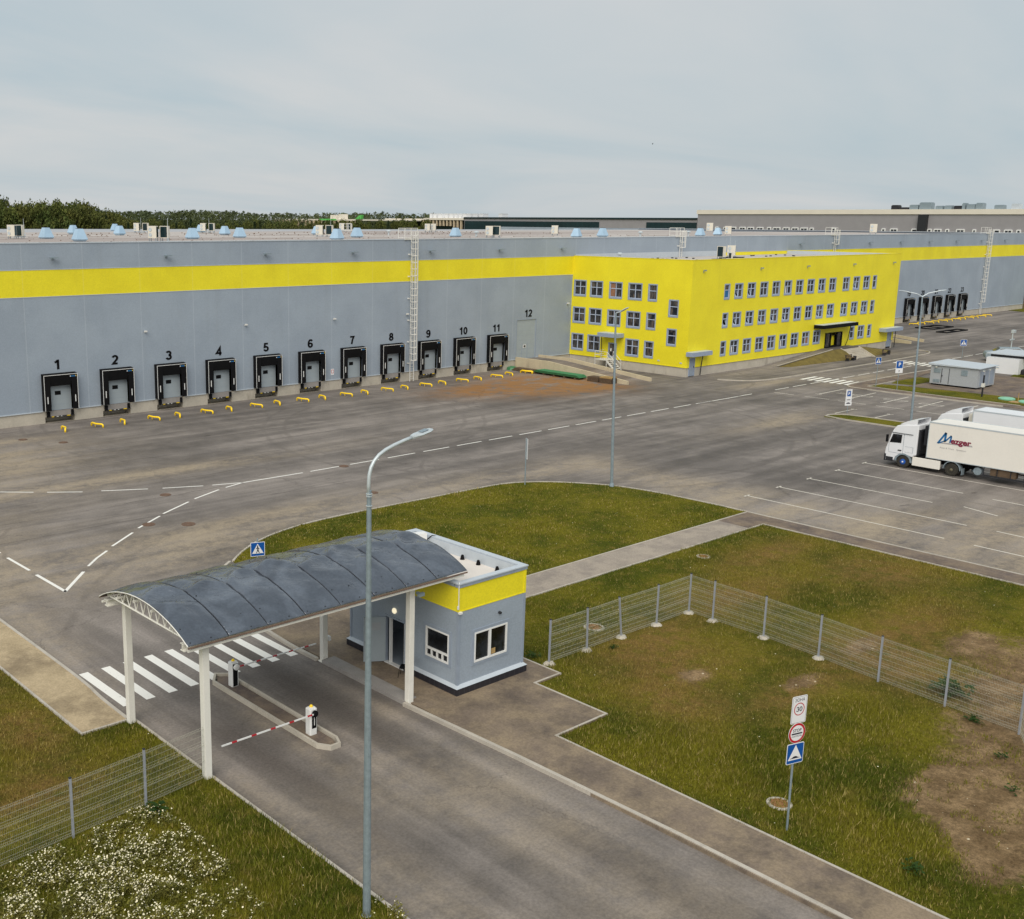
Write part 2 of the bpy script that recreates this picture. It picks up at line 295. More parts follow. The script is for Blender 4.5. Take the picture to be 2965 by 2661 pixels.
def shroof():
    g = G('canopy_sheet'); x, y, z = g.xyz(); n = g.noise(.5, 4, .55, (1, 1, 1), dist=1.2); f = g.noise(10, 3, .7)
    c = g.mix(g.ramp(n, .35, .7), C4(lin((82, 88, 98))), C4(lin((106, 113, 124))))
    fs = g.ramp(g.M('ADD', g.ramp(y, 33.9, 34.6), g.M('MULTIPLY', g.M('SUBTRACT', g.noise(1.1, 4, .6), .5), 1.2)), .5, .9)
    moss = g.M('MULTIPLY', fs, g.ramp(g.noise(.9, 4, .6, (.6, 1.6, 1), off=(9, 1, 3)), .46, .54))
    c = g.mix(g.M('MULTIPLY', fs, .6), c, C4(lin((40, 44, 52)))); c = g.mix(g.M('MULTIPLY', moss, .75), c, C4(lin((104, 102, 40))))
    c = g.mix(g.ramp(f, .3, .7), g.mul(c, .9), g.mul(c, 1.1))
    g.bump(g.noise(1.3, 3, .5, (1, 1, 1), dist=1.5, off=(1, 2, 3)), .6, .12)
    return g.done(c, g.M('ADD', .1, g.M('MULTIPLY', n, .14)), .4, 1.0)
MT['canopy'] = shroof()
def leafm(name, a, b, c_, s=.25):
    g = G(name); at = g.t.nodes.new('ShaderNodeAttribute'); at.attribute_name = 'tint'
    inf = g.t.nodes.new('ShaderNodeObjectInfo')
    c = g.mix(g.ramp(g.noise(s, 4, .6), .35, .65), C4(lin(a)), C4(lin(b))); c = g.mix(g.M('MULTIPLY', inf.outputs['Random'], .45), c, C4(lin(c_)))
    t = at.outputs['Fac']; c = g.mix(t, g.mul(c, .5), g.mul(c, 1.5)); return g.done(c, .75, 0, .2)
MT['leafA'] = leafm('broadleaf_foliage', (58, 74, 34), (88, 94, 44), (104, 98, 50))
MT['leafC'] = leafm('conifer_foliage', (46, 64, 40), (72, 80, 46), (54, 70, 50))
MT['leafF'] = leafm('far_forest_foliage', (56, 72, 54), (78, 88, 56), (84, 88, 52), .02)
MT['bark'] = simple('bark', (96, 82, 66), .9, var=.2)
MT['petal'] = simple('daisy_petals', (246, 238, 206), .6, var=.03)
MT['pollen'] = simple('daisy_centre', (200, 166, 50), .7)
MT['leafD'] = leafm('daisy_stems', (84, 92, 36), (116, 114, 48), (128, 116, 58), .8)
MT['weed'] = leafm('weed_leaves', (52, 84, 30), (74, 104, 36), (64, 92, 34), 2)

# ------------------------------------------------------------------ mesh helpers
def wm(o):
    m = Matrix.LocRotScale(o.location, o.rotation_euler, o.scale)
    return (wm(o.parent)@o.matrix_parent_inverse@m) if o.parent else m
class MB:
    def __init__(s): s.v = []; s.f = []; s.mi = []; s.cur = 0
    def mat(s, i): s.cur = i; return s
    def add(s, vs, fs):
        o = len(s.v); s.v += [tuple(v) for v in vs]; s.f += [tuple(i+o for i in f) for f in fs]; s.mi += [s.cur]*len(fs); return s
    def box(s, x0, x1, y0, y1, z0, z1):
        return s.add([(x0, y0, z0), (x1, y0, z0), (x1, y1, z0), (x0, y1, z0), (x0, y0, z1), (x1, y0, z1), (x1, y1, z1), (x0, y1, z1)],
                     [(0, 3, 2, 1), (4, 5, 6, 7), (0, 1, 5, 4), (1, 2, 6, 5), (2, 3, 7, 6), (3, 0, 4, 7)])
    def prism(s, poly, z0, z1, side=True):
        n = len(poly); a = sum(poly[i][0]*poly[(i+1) % n][1]-poly[(i+1) % n][0]*poly[i][1] for i in range(n))
        if a < 0: poly = poly[::-1]
        vs = [(p[0], p[1], z0) for p in poly]+[(p[0], p[1], z1) for p in poly]
        fs = [tuple(range(n, 2*n)), tuple(range(n-1, -1, -1))]+[(i, (i+1) % n, n+(i+1) % n, n+i) for i in range(n)]
        return s.add(vs, fs)
    def hull(s, pts, faces): return s.add(pts, faces)
    def tube(s, path, r, n=8, cap=True):
        path = [Vector(p) for p in path]; rs = r if isinstance(r, (list, tuple)) else [r]*len(path); vs = []; fs = []; prev = None
        for i, p in enumerate(path):
            d = (path[min(i+1, len(path)-1)]-path[max(i-1, 0)]).normalized()
            if prev is None:
                a = Vector((0, 0, 1)) if abs(d.z) < .9 else Vector((1, 0, 0)); u = d.cross(a).normalized()
            else: u = (prev-d*prev.dot(d)).normalized()
            prev = u; w = d.cross(u)
            vs += [tuple(p+(u*math.cos(2*PI*k/n)+w*math.sin(2*PI*k/n))*rs[i]) for k in range(n)]
        for i in range(len(path)-1):
            for k in range(n): fs.append((i*n+k, i*n+(k+1) % n, (i+1)*n+(k+1) % n, (i+1)*n+k))
        if cap: fs += [tuple(range(n-1, -1, -1)), tuple(range((len(path)-1)*n, len(path)*n))]
        return s.add(vs, fs)
    def lathe(s, c, prof, n=16, axis='z'):
        vs = []; fs = []
        for (r, h) in prof:
            for k in range(n):
                a = 2*PI*k/n; q = (r*math.cos(a), r*math.sin(a), h)
                if axis == 'x': q = (h, r*math.cos(a), r*math.sin(a))
                if axis == 'y': q = (r*math.cos(a), h, r*math.sin(a))
                vs.append((c[0]+q[0], c[1]+q[1], c[2]+q[2]))
        for i in range(len(prof)-1):
            for k in range(n): fs.append((i*n+k, i*n+(k+1) % n, (i+1)*n+(k+1) % n, (i+1)*n+k))
        fs += [tuple(range(n-1, -1, -1)), tuple(range((len(prof)-1)*n, len(prof)*n))]
        return s.add(vs, fs)
    def wall(s, u0, u1, v0, v1, holes, put):
        us = sorted({u0, u1, *[h[0] for h in holes], *[h[1] for h in holes]}); vs_ = sorted({v0, v1, *[h[2] for h in holes], *[h[3] for h in holes]})
        us = [u for u in us if u0 <= u <= u1]; vs_ = [v for v in vs_ if v0 <= v <= v1]
        for i in range(len(us)-1):
            for j in range(len(vs_)-1):
                cu, cv = (us[i]+us[i+1])/2, (vs_[j]+vs_[j+1])/2
                if any(h[0] < cu < h[1] and h[2] < cv < h[3] for h in holes): continue
                s.add([put(us[i], vs_[j]), put(us[i+1], vs_[j]), put(us[i+1], vs_[j+1]), put(us[i], vs_[j+1])], [(0, 1, 2, 3)])
        return s
    def mesh(s, name, mats, smooth=False, normals=True):
        me = bpy.data.meshes.new(name); me.from_pydata(s.v, [], s.f)
        for k in mats: me.materials.append(MT[k] if isinstance(k, str) else k)
        me.polygons.foreach_set('material_index', s.mi)
        if smooth: me.polygons.foreach_set('use_smooth', [True]*len(s.f))
        me.update(); me.validate()
        if normals:
            b = bmesh.new(); b.from_mesh(me); bmesh.ops.recalc_face_normals(b, faces=b.faces); b.to_mesh(me); b.free()
        return me
    def build(s, name, mats, parent=None, smooth=False, bevel=0, loc=None, world=False, normals=True):
        if isinstance(mats, str): mats = [mats]
        o = bpy.data.objects.new(name, s.mesh(name, mats, smooth, normals)); COL.objects.link(o)
        if parent is not None:
            o.parent = parent
            if world: o.matrix_parent_inverse = wm(parent).inverted()
        if loc: o.location = loc
        if bevel:
            md = o.modifiers.new('bevel', 'BEVEL'); md.width = bevel; md.segments = 2; md.limit_method = 'ANGLE'
        return o
def tag(o, label=None, cat=None, group=None, kind=None):
    if label: o['label'] = label
    if cat: o['category'] = cat
    if group: o['group'] = group
    if kind: o['kind'] = kind
    return o
def thing(name, label, cat, loc=(0, 0, 0), rz=0, group=None):
    o = bpy.data.objects.new(name, None); COL.objects.link(o); o.location = loc; o.rotation_euler = (0, 0, rz); o.empty_display_size = .3
    return tag(o, label, cat, group)
def dup(o, loc=None, rz=None, label=None, parent=None, scale=None):
    c = o.copy(); COL.objects.link(c); c.parent = parent
    if loc is not None: c.location = loc
    if rz is not None: c.rotation_euler = (0, 0, rz)
    if scale is not None: c.scale = scale
    if label: c['label'] = label
    for ch in list(o.children): dup(ch, parent=c)
    return c
def struct(name, mb, mats, **k): return tag(mb.build(name, mats, **k), kind='structure')
def text_mb(mb, txt, size, frame, bold=0, shear=0, sx=1.0, align='CENTER', thick=.004):
    """frame = (origin, right, up) ; writes flat letters"""
    cu = bpy.data.curves.new('t', 'FONT'); cu.body = txt; cu.size = size; cu.align_x = align; cu.align_y = 'CENTER'; cu.offset = bold; cu.shear = shear; cu.extrude = thick; cu.resolution_u = 4
    o = bpy.data.objects.new('t', cu); COL.objects.link(o); bpy.context.view_layer.update()
    me = bpy.data.meshes.new_from_object(o.evaluated_get(bpy.context.evaluated_depsgraph_get()))
    O, X, Y = [Vector(q) for q in frame]; Z = X.cross(Y)
    mb.add([O+X*(v.co.x*sx)+Y*v.co.y+Z*v.co.z for v in me.vertices], [tuple(p.vertices) for p in me.polygons])
    bpy.data.objects.remove(o); bpy.data.curves.remove(cu); bpy.data.meshes.remove(me)
def _arc(cx, cy, rx, ry, a0, a1, n=12): return [(cx+rx*math.cos(R(a0+(a1-a0)*k/n)), cy+ry*math.sin(R(a0+(a1-a0)*k/n))) for k in range(n+1)]
DIG_SX = 1.28
DIG = {'0': [_arc(.31, .5, .2, .41, 0, 360, 24)], '1': [[(.08, .72), (.22, .77), (.33, .9)], [(.36, 0), (.36, 1.0)]], '2': [_arc(.31, .68, .2, .23, 165, -35)+[(.14, .09), (.54, .09)]],
       '3': [_arc(.3, .71, .18, .2, 160, -90), _arc(.3, .3, .21, .21, 90, -165)], '4': [[(.42, 0), (.42, .9), (.06, .27), (.58, .27)]], '5': [[(.52, .91), (.19, .91), (.14, .5)]+_arc(.3, .32, .21, .23, 125, -165)],
       '6': [_arc(.31, .31, .2, .22, 0, 360, 24), [(.51, .78), (.42, .91), (.27, .91), (.14, .76), (.1, .5), (.11, .3)]], '7': [[(.08, .91), (.53, .91), (.36, .5), (.28, 0)]], '8': [_arc(.31, .71, .16, .2, 0, 360, 24), _arc(.31, .29, .2, .2, 0, 360, 24)],
       '9': [_arc(.31, .69, .2, .22, 0, 360, 24), [(.11, .22), (.2, .09), (.35, .09), (.48, .24), (.52, .5), (.51, .7)]]}
def digits(mb, txt, h, frame, wt=.17, adv=.6):
    O, X, Y = [Vector(q) for q in frame]; x0 = -len(txt)*adv/2
    for k, ch in enumerate(txt):
        for pl in DIG[ch]:
            closed = len(pl) > 20; L, Rr = ribbon(pl, wt)
            if closed:
                for Q in (L, Rr):
                    e_ = (Q[0]+Q[-1])/2; Q[0] = e_; Q[-1] = e_
            vs = []
            for a, b in zip(L, Rr):
                for p in (a, b): vs.append(O+X*((p.x+x0+k*adv)*h*DIG_SX)+Y*((p.y-.5)*h))
            mb.add(vs, [(2*i+1, 2*i+3, 2*i+2, 2*i) for i in range(len(L)-1)])
def ribbon(pts, w, off=0.0):
    """polyline -> (left,right) offset points"""
    P = [Vector((p[0], p[1])) for p in pts]; L = []; Rr = []
    for i, p in enumerate(P):
        a = P[max(i-1, 0)]; b = P[min(i+1, len(P)-1)]
        if 0 < i < len(P)-1:
            d1 = (p-a).normalized(); d2 = (b-p).normalized(); d = (d1+d2); d = d.normalized() if d.length > .01 else d1; k = 1/max(.35, d.dot(d1))
        else: d = (b-a).normalized(); k = 1
        n = Vector((-d.y, d.x)); L.append(p+n*(off+w/2)*k); Rr.append(p+n*(off-w/2)*k)
    return L, Rr
def curb(mb, pts, w, z0, z1):
    L, Rr = ribbon(pts, w); n = len(pts); vs = []
    for i in range(n): vs += [(L[i].x, L[i].y, z0), (Rr[i].x, Rr[i].y, z0), (Rr[i].x, Rr[i].y, z1), (L[i].x, L[i].y, z1)]
    fs = []
    for i in range(n-1):
        a = 4*i; b = a+4
        fs += [(a+3, a+2, b+2, b+3), (a, a+3, b+3, b), (a+2, a+1, b+1, b+2)]
    fs += [(0, 1, 2, 3), (4*n-4, 4*n-1, 4*n-2, 4*n-3)]
    mb.add(vs, fs)
def smooth_poly(pts, it=2):
    for _ in range(it):
        q = [pts[0]]
        for a, b in zip(pts[:-1], pts[1:]): q += [(a[0]*.75+b[0]*.25, a[1]*.75+b[1]*.25), (a[0]*.25+b[0]*.75, a[1]*.25+b[1]*.75)]
        q.append(pts[-1]); pts = q
    return pts
# ================================================================== GROUND
def poly_sheet(poly, z): return MB().add([(p[0], p[1], z) for p in poly], [tuple(range(len(poly)))])
struct('ground', MB().add([(-9000, -9000, -.06), (9000, -9000, -.06), (9000, 9000, -.06), (-9000, 9000, -.06)], [(0, 1, 2, 3)]), 'turf')
# asphalt sheet, cut round the buildings' footprints is not needed: they stand on it
struct('asphalt_yard', MB().box(-120, 330, -60, 99.3, -.05, 0), 'asphalt')
oval = [(27.9, 45.5), (28.6, 47.6), (30.2, 49.6), (32.17, 51.16), (33.01, 51.93), (34.09, 52.78), (35.17, 53.48), (36.07, 53.95), (37.76, 54.6), (40.11, 55.12), (42.9, 55.3), (46.2, 55.25), (50, 55.12), (54.7, 55.0), (57.85, 54.9), (59.6, 54.4), (61.5, 53.15), (63.4, 50.9), (64.4, 49.3), (65.2, 46.4), (65.5, 41.8), (65.5, 38.95)]
ov = smooth_poly(oval, 1)
G_OVAL = [(33, 38.95), (33, 44)]+[(31.4, 46.5), (31.6, 48.6)]+[p for p in ov if p[0] > 32.2]
G_OVAL = [(33.0, 38.95), (32.2, 44.5), (31.9, 49.3)]+[p for p in ov if p[0] > 32.3]
G_RIGHT = [(30.15, -30), (30.05, 21.9), (30.05, 25.05), (33.05, 25.05), (33.05, 28.85), (34.68, 28.85), (34.68, 36.5), (63.45, 36.5), (63.5, 29.6), (63.5, -30)]
G_LEFT = [(16.12, 56), (16.12, 36.55), (18.27, 36.55), (18.27, -30), (-80, -30), (-80, 56)]
G_PARK = [(105.0, 47.4), (107.9, 47.4), (107.9, 52.8), (107.3, 54.2), (106.3, 54.75), (104.9, 54.7)]
G_KIOSK = [(128.6, 44), (134.2, 44), (133.2, 54.5), (132.6, 59.2), (131.9, 61.9), (128.9, 62.0), (128.2, 55)]
G_KIOSK2 = [(134.3, 59.3), (141.5, 59.3), (142, 61.9), (136.0, 62.1), (133.8, 61.6)]
G_FAR = [(152, 45), (200, 45), (200, 56), (158, 56.2), (152, 55)]
G_END = [(262, 88), (330, 84), (330, 99.2), (268, 99.2)]
for nm, poly in (('grass_island', G_OVAL), ('grass_field', G_RIGHT), ('grass_verge', G_LEFT), ('grass_strip', G_PARK), ('grass_plot', G_KIOSK), ('grass_patch', G_KIOSK2), ('grass_margin', G_FAR), ('grass_edge', G_END)):
    struct(nm, MB().prism(poly, -.04, .05), 'turf')
# raised pavements
struct('pavement', MB().prism([(27.95, -30), (30.05, -30), (30.05, 25.05), (33.05, 25.05), (33.05, 28.85), (34.68, 28.85), (34.68, 36.5), (34.68, 38.8), (33.0, 38.8), (32.2, 44.5), (31.9, 49.3), (32.0, 50.8)]+[(x+.12, y) for x, y in [(30.2, 49.6), (28.6, 47.6), (27.9, 45.5), (27.75, 41.4), (27.6, 39.9), (27.55, 38.7), (27.6, 36.6), (27.6, 30.6)]], -.04, .12), 'walk')
struct('pavement_verge', MB().prism([(16.2, 36.62), (18.1, 36.62), (18.12, 37.9), (18.1, 39.2), (18.25, 40.6), (18.28, 60), (16.2, 60)], -.04, .10), 'walkL')
struct('footpath', MB().prism([(34.68, 36.56), (61.9, 36.56), (61.9, 38.8), (34.68, 38.8)], -.04, .085), 'path')
struct('side_path', MB().prism([(61.9, 36.56), (63.55, 36.56), (63.55, -30), (65.35, -30), (65.35, 38.8), (61.9, 38.8)], -.04, .08), 'tar')
struct('kiosk_path', MB().prism([(126.3, 44), (128.0, 44), (128.2, 56), (128.7, 62.3), (136, 62.4), (142, 62.2), (152, 63.6), (152, 64.2), (133, 64.2), (127.5, 63.9), (126.1, 63)], -.04, .06), 'tar')
struct('kiosk_yard', MB().prism([(133.4, 44), (152, 44), (152, 58.9), (142, 58.9), (142, 59.2), (133, 59.2), (133.6, 55)], -.045, .03), 'tar')
struct('forecourt', MB().prism([(115, 80.5), (119.3, 76.4), (121, 74.2), (122.8, 72.9), (126, 72.5), (130, 72.35), (133.5, 72.45), (150, 72.3), (165.7, 72.7), (169.5, 72.9), (172, 74.4), (172.4, 76.5), (172, 80.5)], -.04, .02), 'asphalt')
# kerbs and edging stones: one long stone line each is a structure
kerbs = MB()
curb(kerbs, [(27.95, -30), (27.92, 18), (27.75, 25), (27.48, 30.9)], .16, -.02, .15)
curb(kerbs, smooth_poly([(27.5, 36.8), (27.5, 38.7), (27.62, 40.2), (27.75, 41.4), (27.82, 45.0), (28.4, 47.6), (30.1, 49.7), (32.1, 51.25)], 2), .16, -.02, .15)
struct('road_kerb', kerbs, 'kerb')
k2 = MB()
curb(k2, [p for p in ov if p[0] > 31.9], .13, -.02, .10)
curb(k2, [(65.45, 38.9), (65.42, -30)], .13, -.02, .10)
struct('island_kerb', k2, 'kerb')
e = MB()
curb(e, [(18.33, -30), (18.33, 36.5)], .12, -.02, .075)
curb(e, [(18.2, 36.6), (16.14, 36.6), (16.14, 60)], .1, -.02, .12)
curb(e, smooth_poly([(18.1, 36.7), (18.12, 38.0), (18.15, 39.2), (18.3, 40.7), (18.33, 45), (18.33, 60)], 2), .14, -.02, .13)
struct('verge_edging', e, 'kerb')
e = MB()
curb(e, [(30.1, -30), (30.1, 25.1), (33.1, 25.1), (33.1, 28.9), (34.72, 28.9), (34.72, 36.5)], .09, -.02, .14)
curb(e, [(34.7, 38.85), (65.4, 38.85)], .09, -.02, .12); curb(e, [(34.8, 36.52), (63.5, 36.52), (63.53, -30)], .09, -.02, .11)
struct('path_edging', e, 'kerb')
e = MB()
curb(e, smooth_poly([(119.3, 76.4), (120.5, 74.0), (122.85, 72.6), (126, 72.3), (130, 72.1), (133.6, 72.25), (150, 72.05), (165.7, 72.4), (169.8, 72.8), (172, 74.3), (172, 76)], 2), .15, -.02, .13)
curb(e, smooth_poly([(126.1, 46), (126.0, 62.8), (127.5, 64.1), (133.8, 64.3), (145, 64.3), (152, 64.1)], 1), .15, -.02, .13)
curb(e, smooth_poly([(104.8, 46), (104.8, 54.6), (106.6, 55.0), (107.9, 53.6), (108, 46)], 1), .15, -.02, .12)
curb(e, [(128.1, 45), (128.2, 55), (128.8, 62.1), (136, 62.2)], .08, -.02, .1)
struct('lot_kerb', e, 'kerb')
# barrier island between the lanes
isl = [(22.55, 30.2), (22.55, 37.5), (23.0, 38.1), (23.45, 37.75), (23.45, 30.2), (23.25, 29.75), (22.85, 29.75)]
e = MB(); e.prism([(22.66, 30.3), (22.66, 37.4), (23.0, 37.95), (23.34, 37.7), (23.34, 30.3), (23.15, 29.87), (22.9, 29.87)], -.02, .09); 
struct('traffic_island', e, 'tar'); e = MB(); curb(e, [(22.55, 34)]+isl[1:]+[isl[0], (22.55, 34)], .1, -.02, .19); struct('island_curb', e, 'conc')
struct('threshold_slab', MB().box(27.5, 28.2, 30.95, 36.45, -.02, .165), 'slab')
# road markings
mk = MB(); Z = .004
def line(mb, a, b, w, z=Z):
    a, b = Vector(a), Vector(b); d = (b-a).normalized(); n = Vector((-d.y, d.x))*w/2
    q = [a+n, b+n, b-n, a-n]; mb.add([(p.x, p.y, z) for p in q], [(3, 2, 1, 0)])
def strip(mb, pts, w): 
    for a, b in zip(pts[:-1], pts[1:]): line(mb, a, b, w)
x = 44.2
line(mk, (43.35, 67.3), (48.87, 67.15), .16)
for k in range(40):
    x = 49.6+4.0*k
    if x > 113 and x < 117: continue
    if x > 102 and x < 107: continue
    line(mk, (x, 67.15+.0065*(x-49)), (x+3.05, 67.15+.0065*(x+3-49)), .15)
line(mk, (102, 67.45), (110.5, 67.5), .15)
for a, b in (((22.58, 60.16), (22.64, 57.11)), ((22.58, 64.3), (22.58, 61.3)), ((22.58, 68.3), (22.58, 65.3))): line(mk, a, b, .17)
strip(mk, [(22.63, 56.15), (22.7, 52.48)], .19); strip(mk, [(22.64, 52.5), (24.9, 55.04)], .19)
for pts in ([(25.54, 55.8), (26.6, 56.9), (27.71, 57.84)], [(28.37, 58.5), (30.71, 60.36)], [(31.46, 61.05), (33.97, 62.79)], [(34.42, 63.16), (37.36, 64.85)], [(38.11, 65.32), (40.86, 66.53)], [(41.61, 66.79), (43.42, 67.3)],
            [(28.17, 75.65), (30.02, 74.09)], [(30.78, 73.49), (32.82, 72.02)], [(34.01, 71.46), (36.93, 69.91)], [(37.87, 69.45), (40.58, 68.24)], [(41.22, 68.02), (43.35, 67.33)]): strip(mk, pts, .15)
struct('lane_marking', mk, 'paint')
mk = MB()
for k, x in enumerate([18.58, 19.62, 20.66, 21.7, 22.74, 23.78, 24.82, 25.86, 26.87]):
    mk.add([(x, 37.95, Z), (x+.42, 37.95, Z), (x+.4, 42.05, Z), (x-.02, 42.05, Z)], [(0, 1, 2, 3)])
for k in range(7): mk.add([(128.1, 64.25+k*.955, Z), (132, 64.4+k*.955, Z), (132, 64.88+k*.955, Z), (128.1, 64.75+k*.955, Z)], [(0, 1, 2, 3)])
for k in range(7): mk.add([(153.9, 65.0+k*.93, Z), (157.6, 65.1+k*.93, Z), (157.6, 65.55+k*.93, Z), (153.9, 65.5+k*.93, Z)], [(0, 1, 2, 3)])
struct('crosswalk', mk, 'paint')
mk = MB()
for k, (xx, ya, yb) in enumerate([(69.7, 41.6, 27.8), (73.95, 41.6, 28.2), (78.28, 41.6, 32.3), (82.8, 41.7, 32.1), (87.15, 41.7, 23), (91.5, 41.7, 23), (95.9, 41.7, 23)]):
    line(mk, (xx, ya), (xx, yb), .12); line(mk, (xx-.35, ya-.05), (xx+.35, ya-.05), .14)
for a, b in (((78.8, 30.4), (78.05, 27.9)), ((69.6, 26), (69.5, 23)), ((74, 26.4), (73.8, 23)), ((82.6, 30), (82.4, 24))): line(mk, a, b, .12)
for y in (62.75, 59.0, 55.25, 51.5, 47.8): line(mk, (118.6, y), (124.8, y+.15), .14); line(mk, (118.6, y-.4), (118.6, y+.4), .12)
for a, b in (((115.7, 66.6), (115.8, 64.2)), ((115.8, 62.95), (116, 60.1)), ((115.9, 59), (115.95, 55.9)), ((115.95, 54.8), (116, 51.8)), ((116, 50.6), (116, 47.6))): line(mk, a, b, .12)
for y in (58.1, 54.15, 50.3):
    strip(mk, [(121.0, y), (121.0, y+2.3), (121.8, y+2.2), (121.8, y-.1), (121.0, y)], .1)
strip(mk, [(121.0, 61.9), (121.0, 60.2), (121.7, 60.1), (121.7, 61.8)], .1)
for y in (55.15, 51.3, 47.6): line(mk, (107.9, y), (111.9, y), .13); line(mk, (111.9, y-.35), (111.9, y+.35), .12)
struct('parking_marking', mk, 'paint2')

# ================================================================== GRASS AND FLOWERS (stuff)
def vnoise(x, y, sc, seed=0):
    """fast value noise"""
    x = x*sc; y = y*sc; xi = np.floor(x).astype(int); yi = np.floor(y).astype(int); xf = x-xi; yf = y-yi
    def h(i, j): 
        n = (i*374761393+j*668265263+seed*1274126177) & 0xffffffff; n = ((n ^ (n >> 13))*1274126177) & 0xffffffff; return ((n ^ (n >> 16)) & 0xffff)/65535.
    u = xf*xf*(3-2*xf); v = yf*yf*(3-2*yf)
    return (h(xi, yi)*(1-u)+h(xi+1, yi)*u)*(1-v)+(h(xi, yi+1)*(1-u)+h(xi+1, yi+1)*u)*v
def fbm(x, y, sc, seed=0): return (vnoise(x, y, sc, seed)*.5+vnoise(x, y, sc*2.1, seed+1)*.28+vnoise(x, y, sc*4.3, seed+2)*.22)
def inpoly(x, y, poly):
    c = np.zeros(len(x), bool); n = len(poly)
    for i in range(n):
        x1, y1 = poly[i]; x2, y2 = poly[(i+1) % n]
        if y1 == y2: continue
        c ^= ((y1 > y) != (y2 > y)) & (x < (x2-x1)*(y-y1)/(y2-y1)+x1)
    return c
def spots(x, y, L): return np.minimum(1, sum(np.exp(-((x-a)/c)**2-((y-b)/d)**2) for a, b, c, d in L))
def inview(x, y, z=0, mg=60):
    d = np.stack([x, y, np.full_like(x, z-CAMZ)], 1); dz = d@np.array(fw); px = CX+F*(d@np.array(r2))/dz; py = CY-F*(d@np.array(u2))/dz
    return (dz > 1) & (px > -mg) & (px < W+mg) & (py > -mg) & (py < H+mg)
def tri_mesh(name, V, T, tint=None, mats=('blade',)):
    me = bpy.data.meshes.new(name); nv = len(V); nf = len(T)
    me.vertices.add(nv); me.vertices.foreach_set('co', V.astype(np.float32).ravel())
    me.loops.add(nf*3); me.loops.foreach_set('vertex_index', T.astype(np.int32).ravel())
    me.polygons.add(nf); me.polygons.foreach_set('loop_start', np.arange(0, nf*3, 3, dtype=np.int32)); me.polygons.foreach_set('loop_total', np.full(nf, 3, np.int32))
    if tint is not None:
        a = me.attributes.new('tint', 'FLOAT', 'POINT'); a.data.foreach_set('value', tint.astype(np.float32))
    for k in mats: me.materials.append(MT[k])
    me.update(calc_edges=True); return me
def blade_field(name, poly, bbox, dens, hmin, hmax, width, label, lush=(), z0=.05, seed=0):
    x0, x1, y0, y1 = bbox; n = int((x1-x0)*(y1-y0)*dens); x = RNG.uniform(x0, x1, n); y = RNG.uniform(y0, y1, n)
    k = inpoly(x, y, poly) & inview(x, y); x = x[k]; y = y[k]
    pr = .25+.95*fbm(x, y, .8, seed)-.9*spots(x, y, BARE)*(.55+.7*(fbm(x, y, 1.1, 9) < .52))-.1*spots(x, y, DRY)
    if len(lush): pr = pr+.5*spots(x, y, lush)
    k = RNG.uniform(0, 1, len(x)) < pr; x = x[k]; y = y[k]; n = len(x)
    tall = np.clip(fbm(x, y, .35, seed+5)*1.5-.35, 0, 1)*(1-.6*spots(x, y, DRY))
    if len(lush): tall = np.clip(tall+.5*spots(x, y, lush), 0, 1)
    h = (hmin+(hmax-hmin)*tall)*RNG.uniform(.5, 1.25, n); a = RNG.uniform(0, 2*PI, n); w = width*RNG.uniform(.6, 1.5, n)
    lx = RNG.normal(0, .35, n)*h; ly = RNG.normal(0, .35, n)*h
    V = np.zeros((n, 3, 3)); V[:, 0] = np.stack([x-np.cos(a)*w, y-np.sin(a)*w, np.full(n, z0-.02)], 1); V[:, 1] = np.stack([x+np.cos(a)*w, y+np.sin(a)*w, np.full(n, z0-.02)], 1); V[:, 2] = np.stack([x+lx, y+ly, z0+h], 1)
    ti = np.repeat(RNG.uniform(0, 1, n), 3)
    o = bpy.data.objects.new(name, tri_mesh(name, V.reshape(-1, 3), np.arange(3*n).reshape(-1, 3), ti)); COL.objects.link(o); tag(o, label, 'grass', kind='stuff'); return o
LUSH_R = [(34, 17.5, 3.5, 3), (37.5, 18, 4, 2), (33, 13, 2, 2), (41.5, 18.6, 3, 1.3), (32.5, 22, 2.5, 2.5), (37, 30, 3, 1.2)]
blade_field('meadow_grass', G_RIGHT, (30, 64, 6, 37), 430, .05, .2, .014, 'green and brown meadow grass filling the plot around the right mesh fence', LUSH_R, seed=1)
blade_field('verge_grass', G_LEFT, (4, 18.4, 14, 54), 430, .06, .24, .014, 'grass of the verge left of the gate road with dry straw patches', [(16.5, 24, 2, 5), (17, 28, 1.5, 2)], seed=20)
blade_field('island_grass', G_OVAL, (30, 66, 38, 56), 170, .05, .18, .022, 'even green grass on the rounded island behind the booth', seed=40)
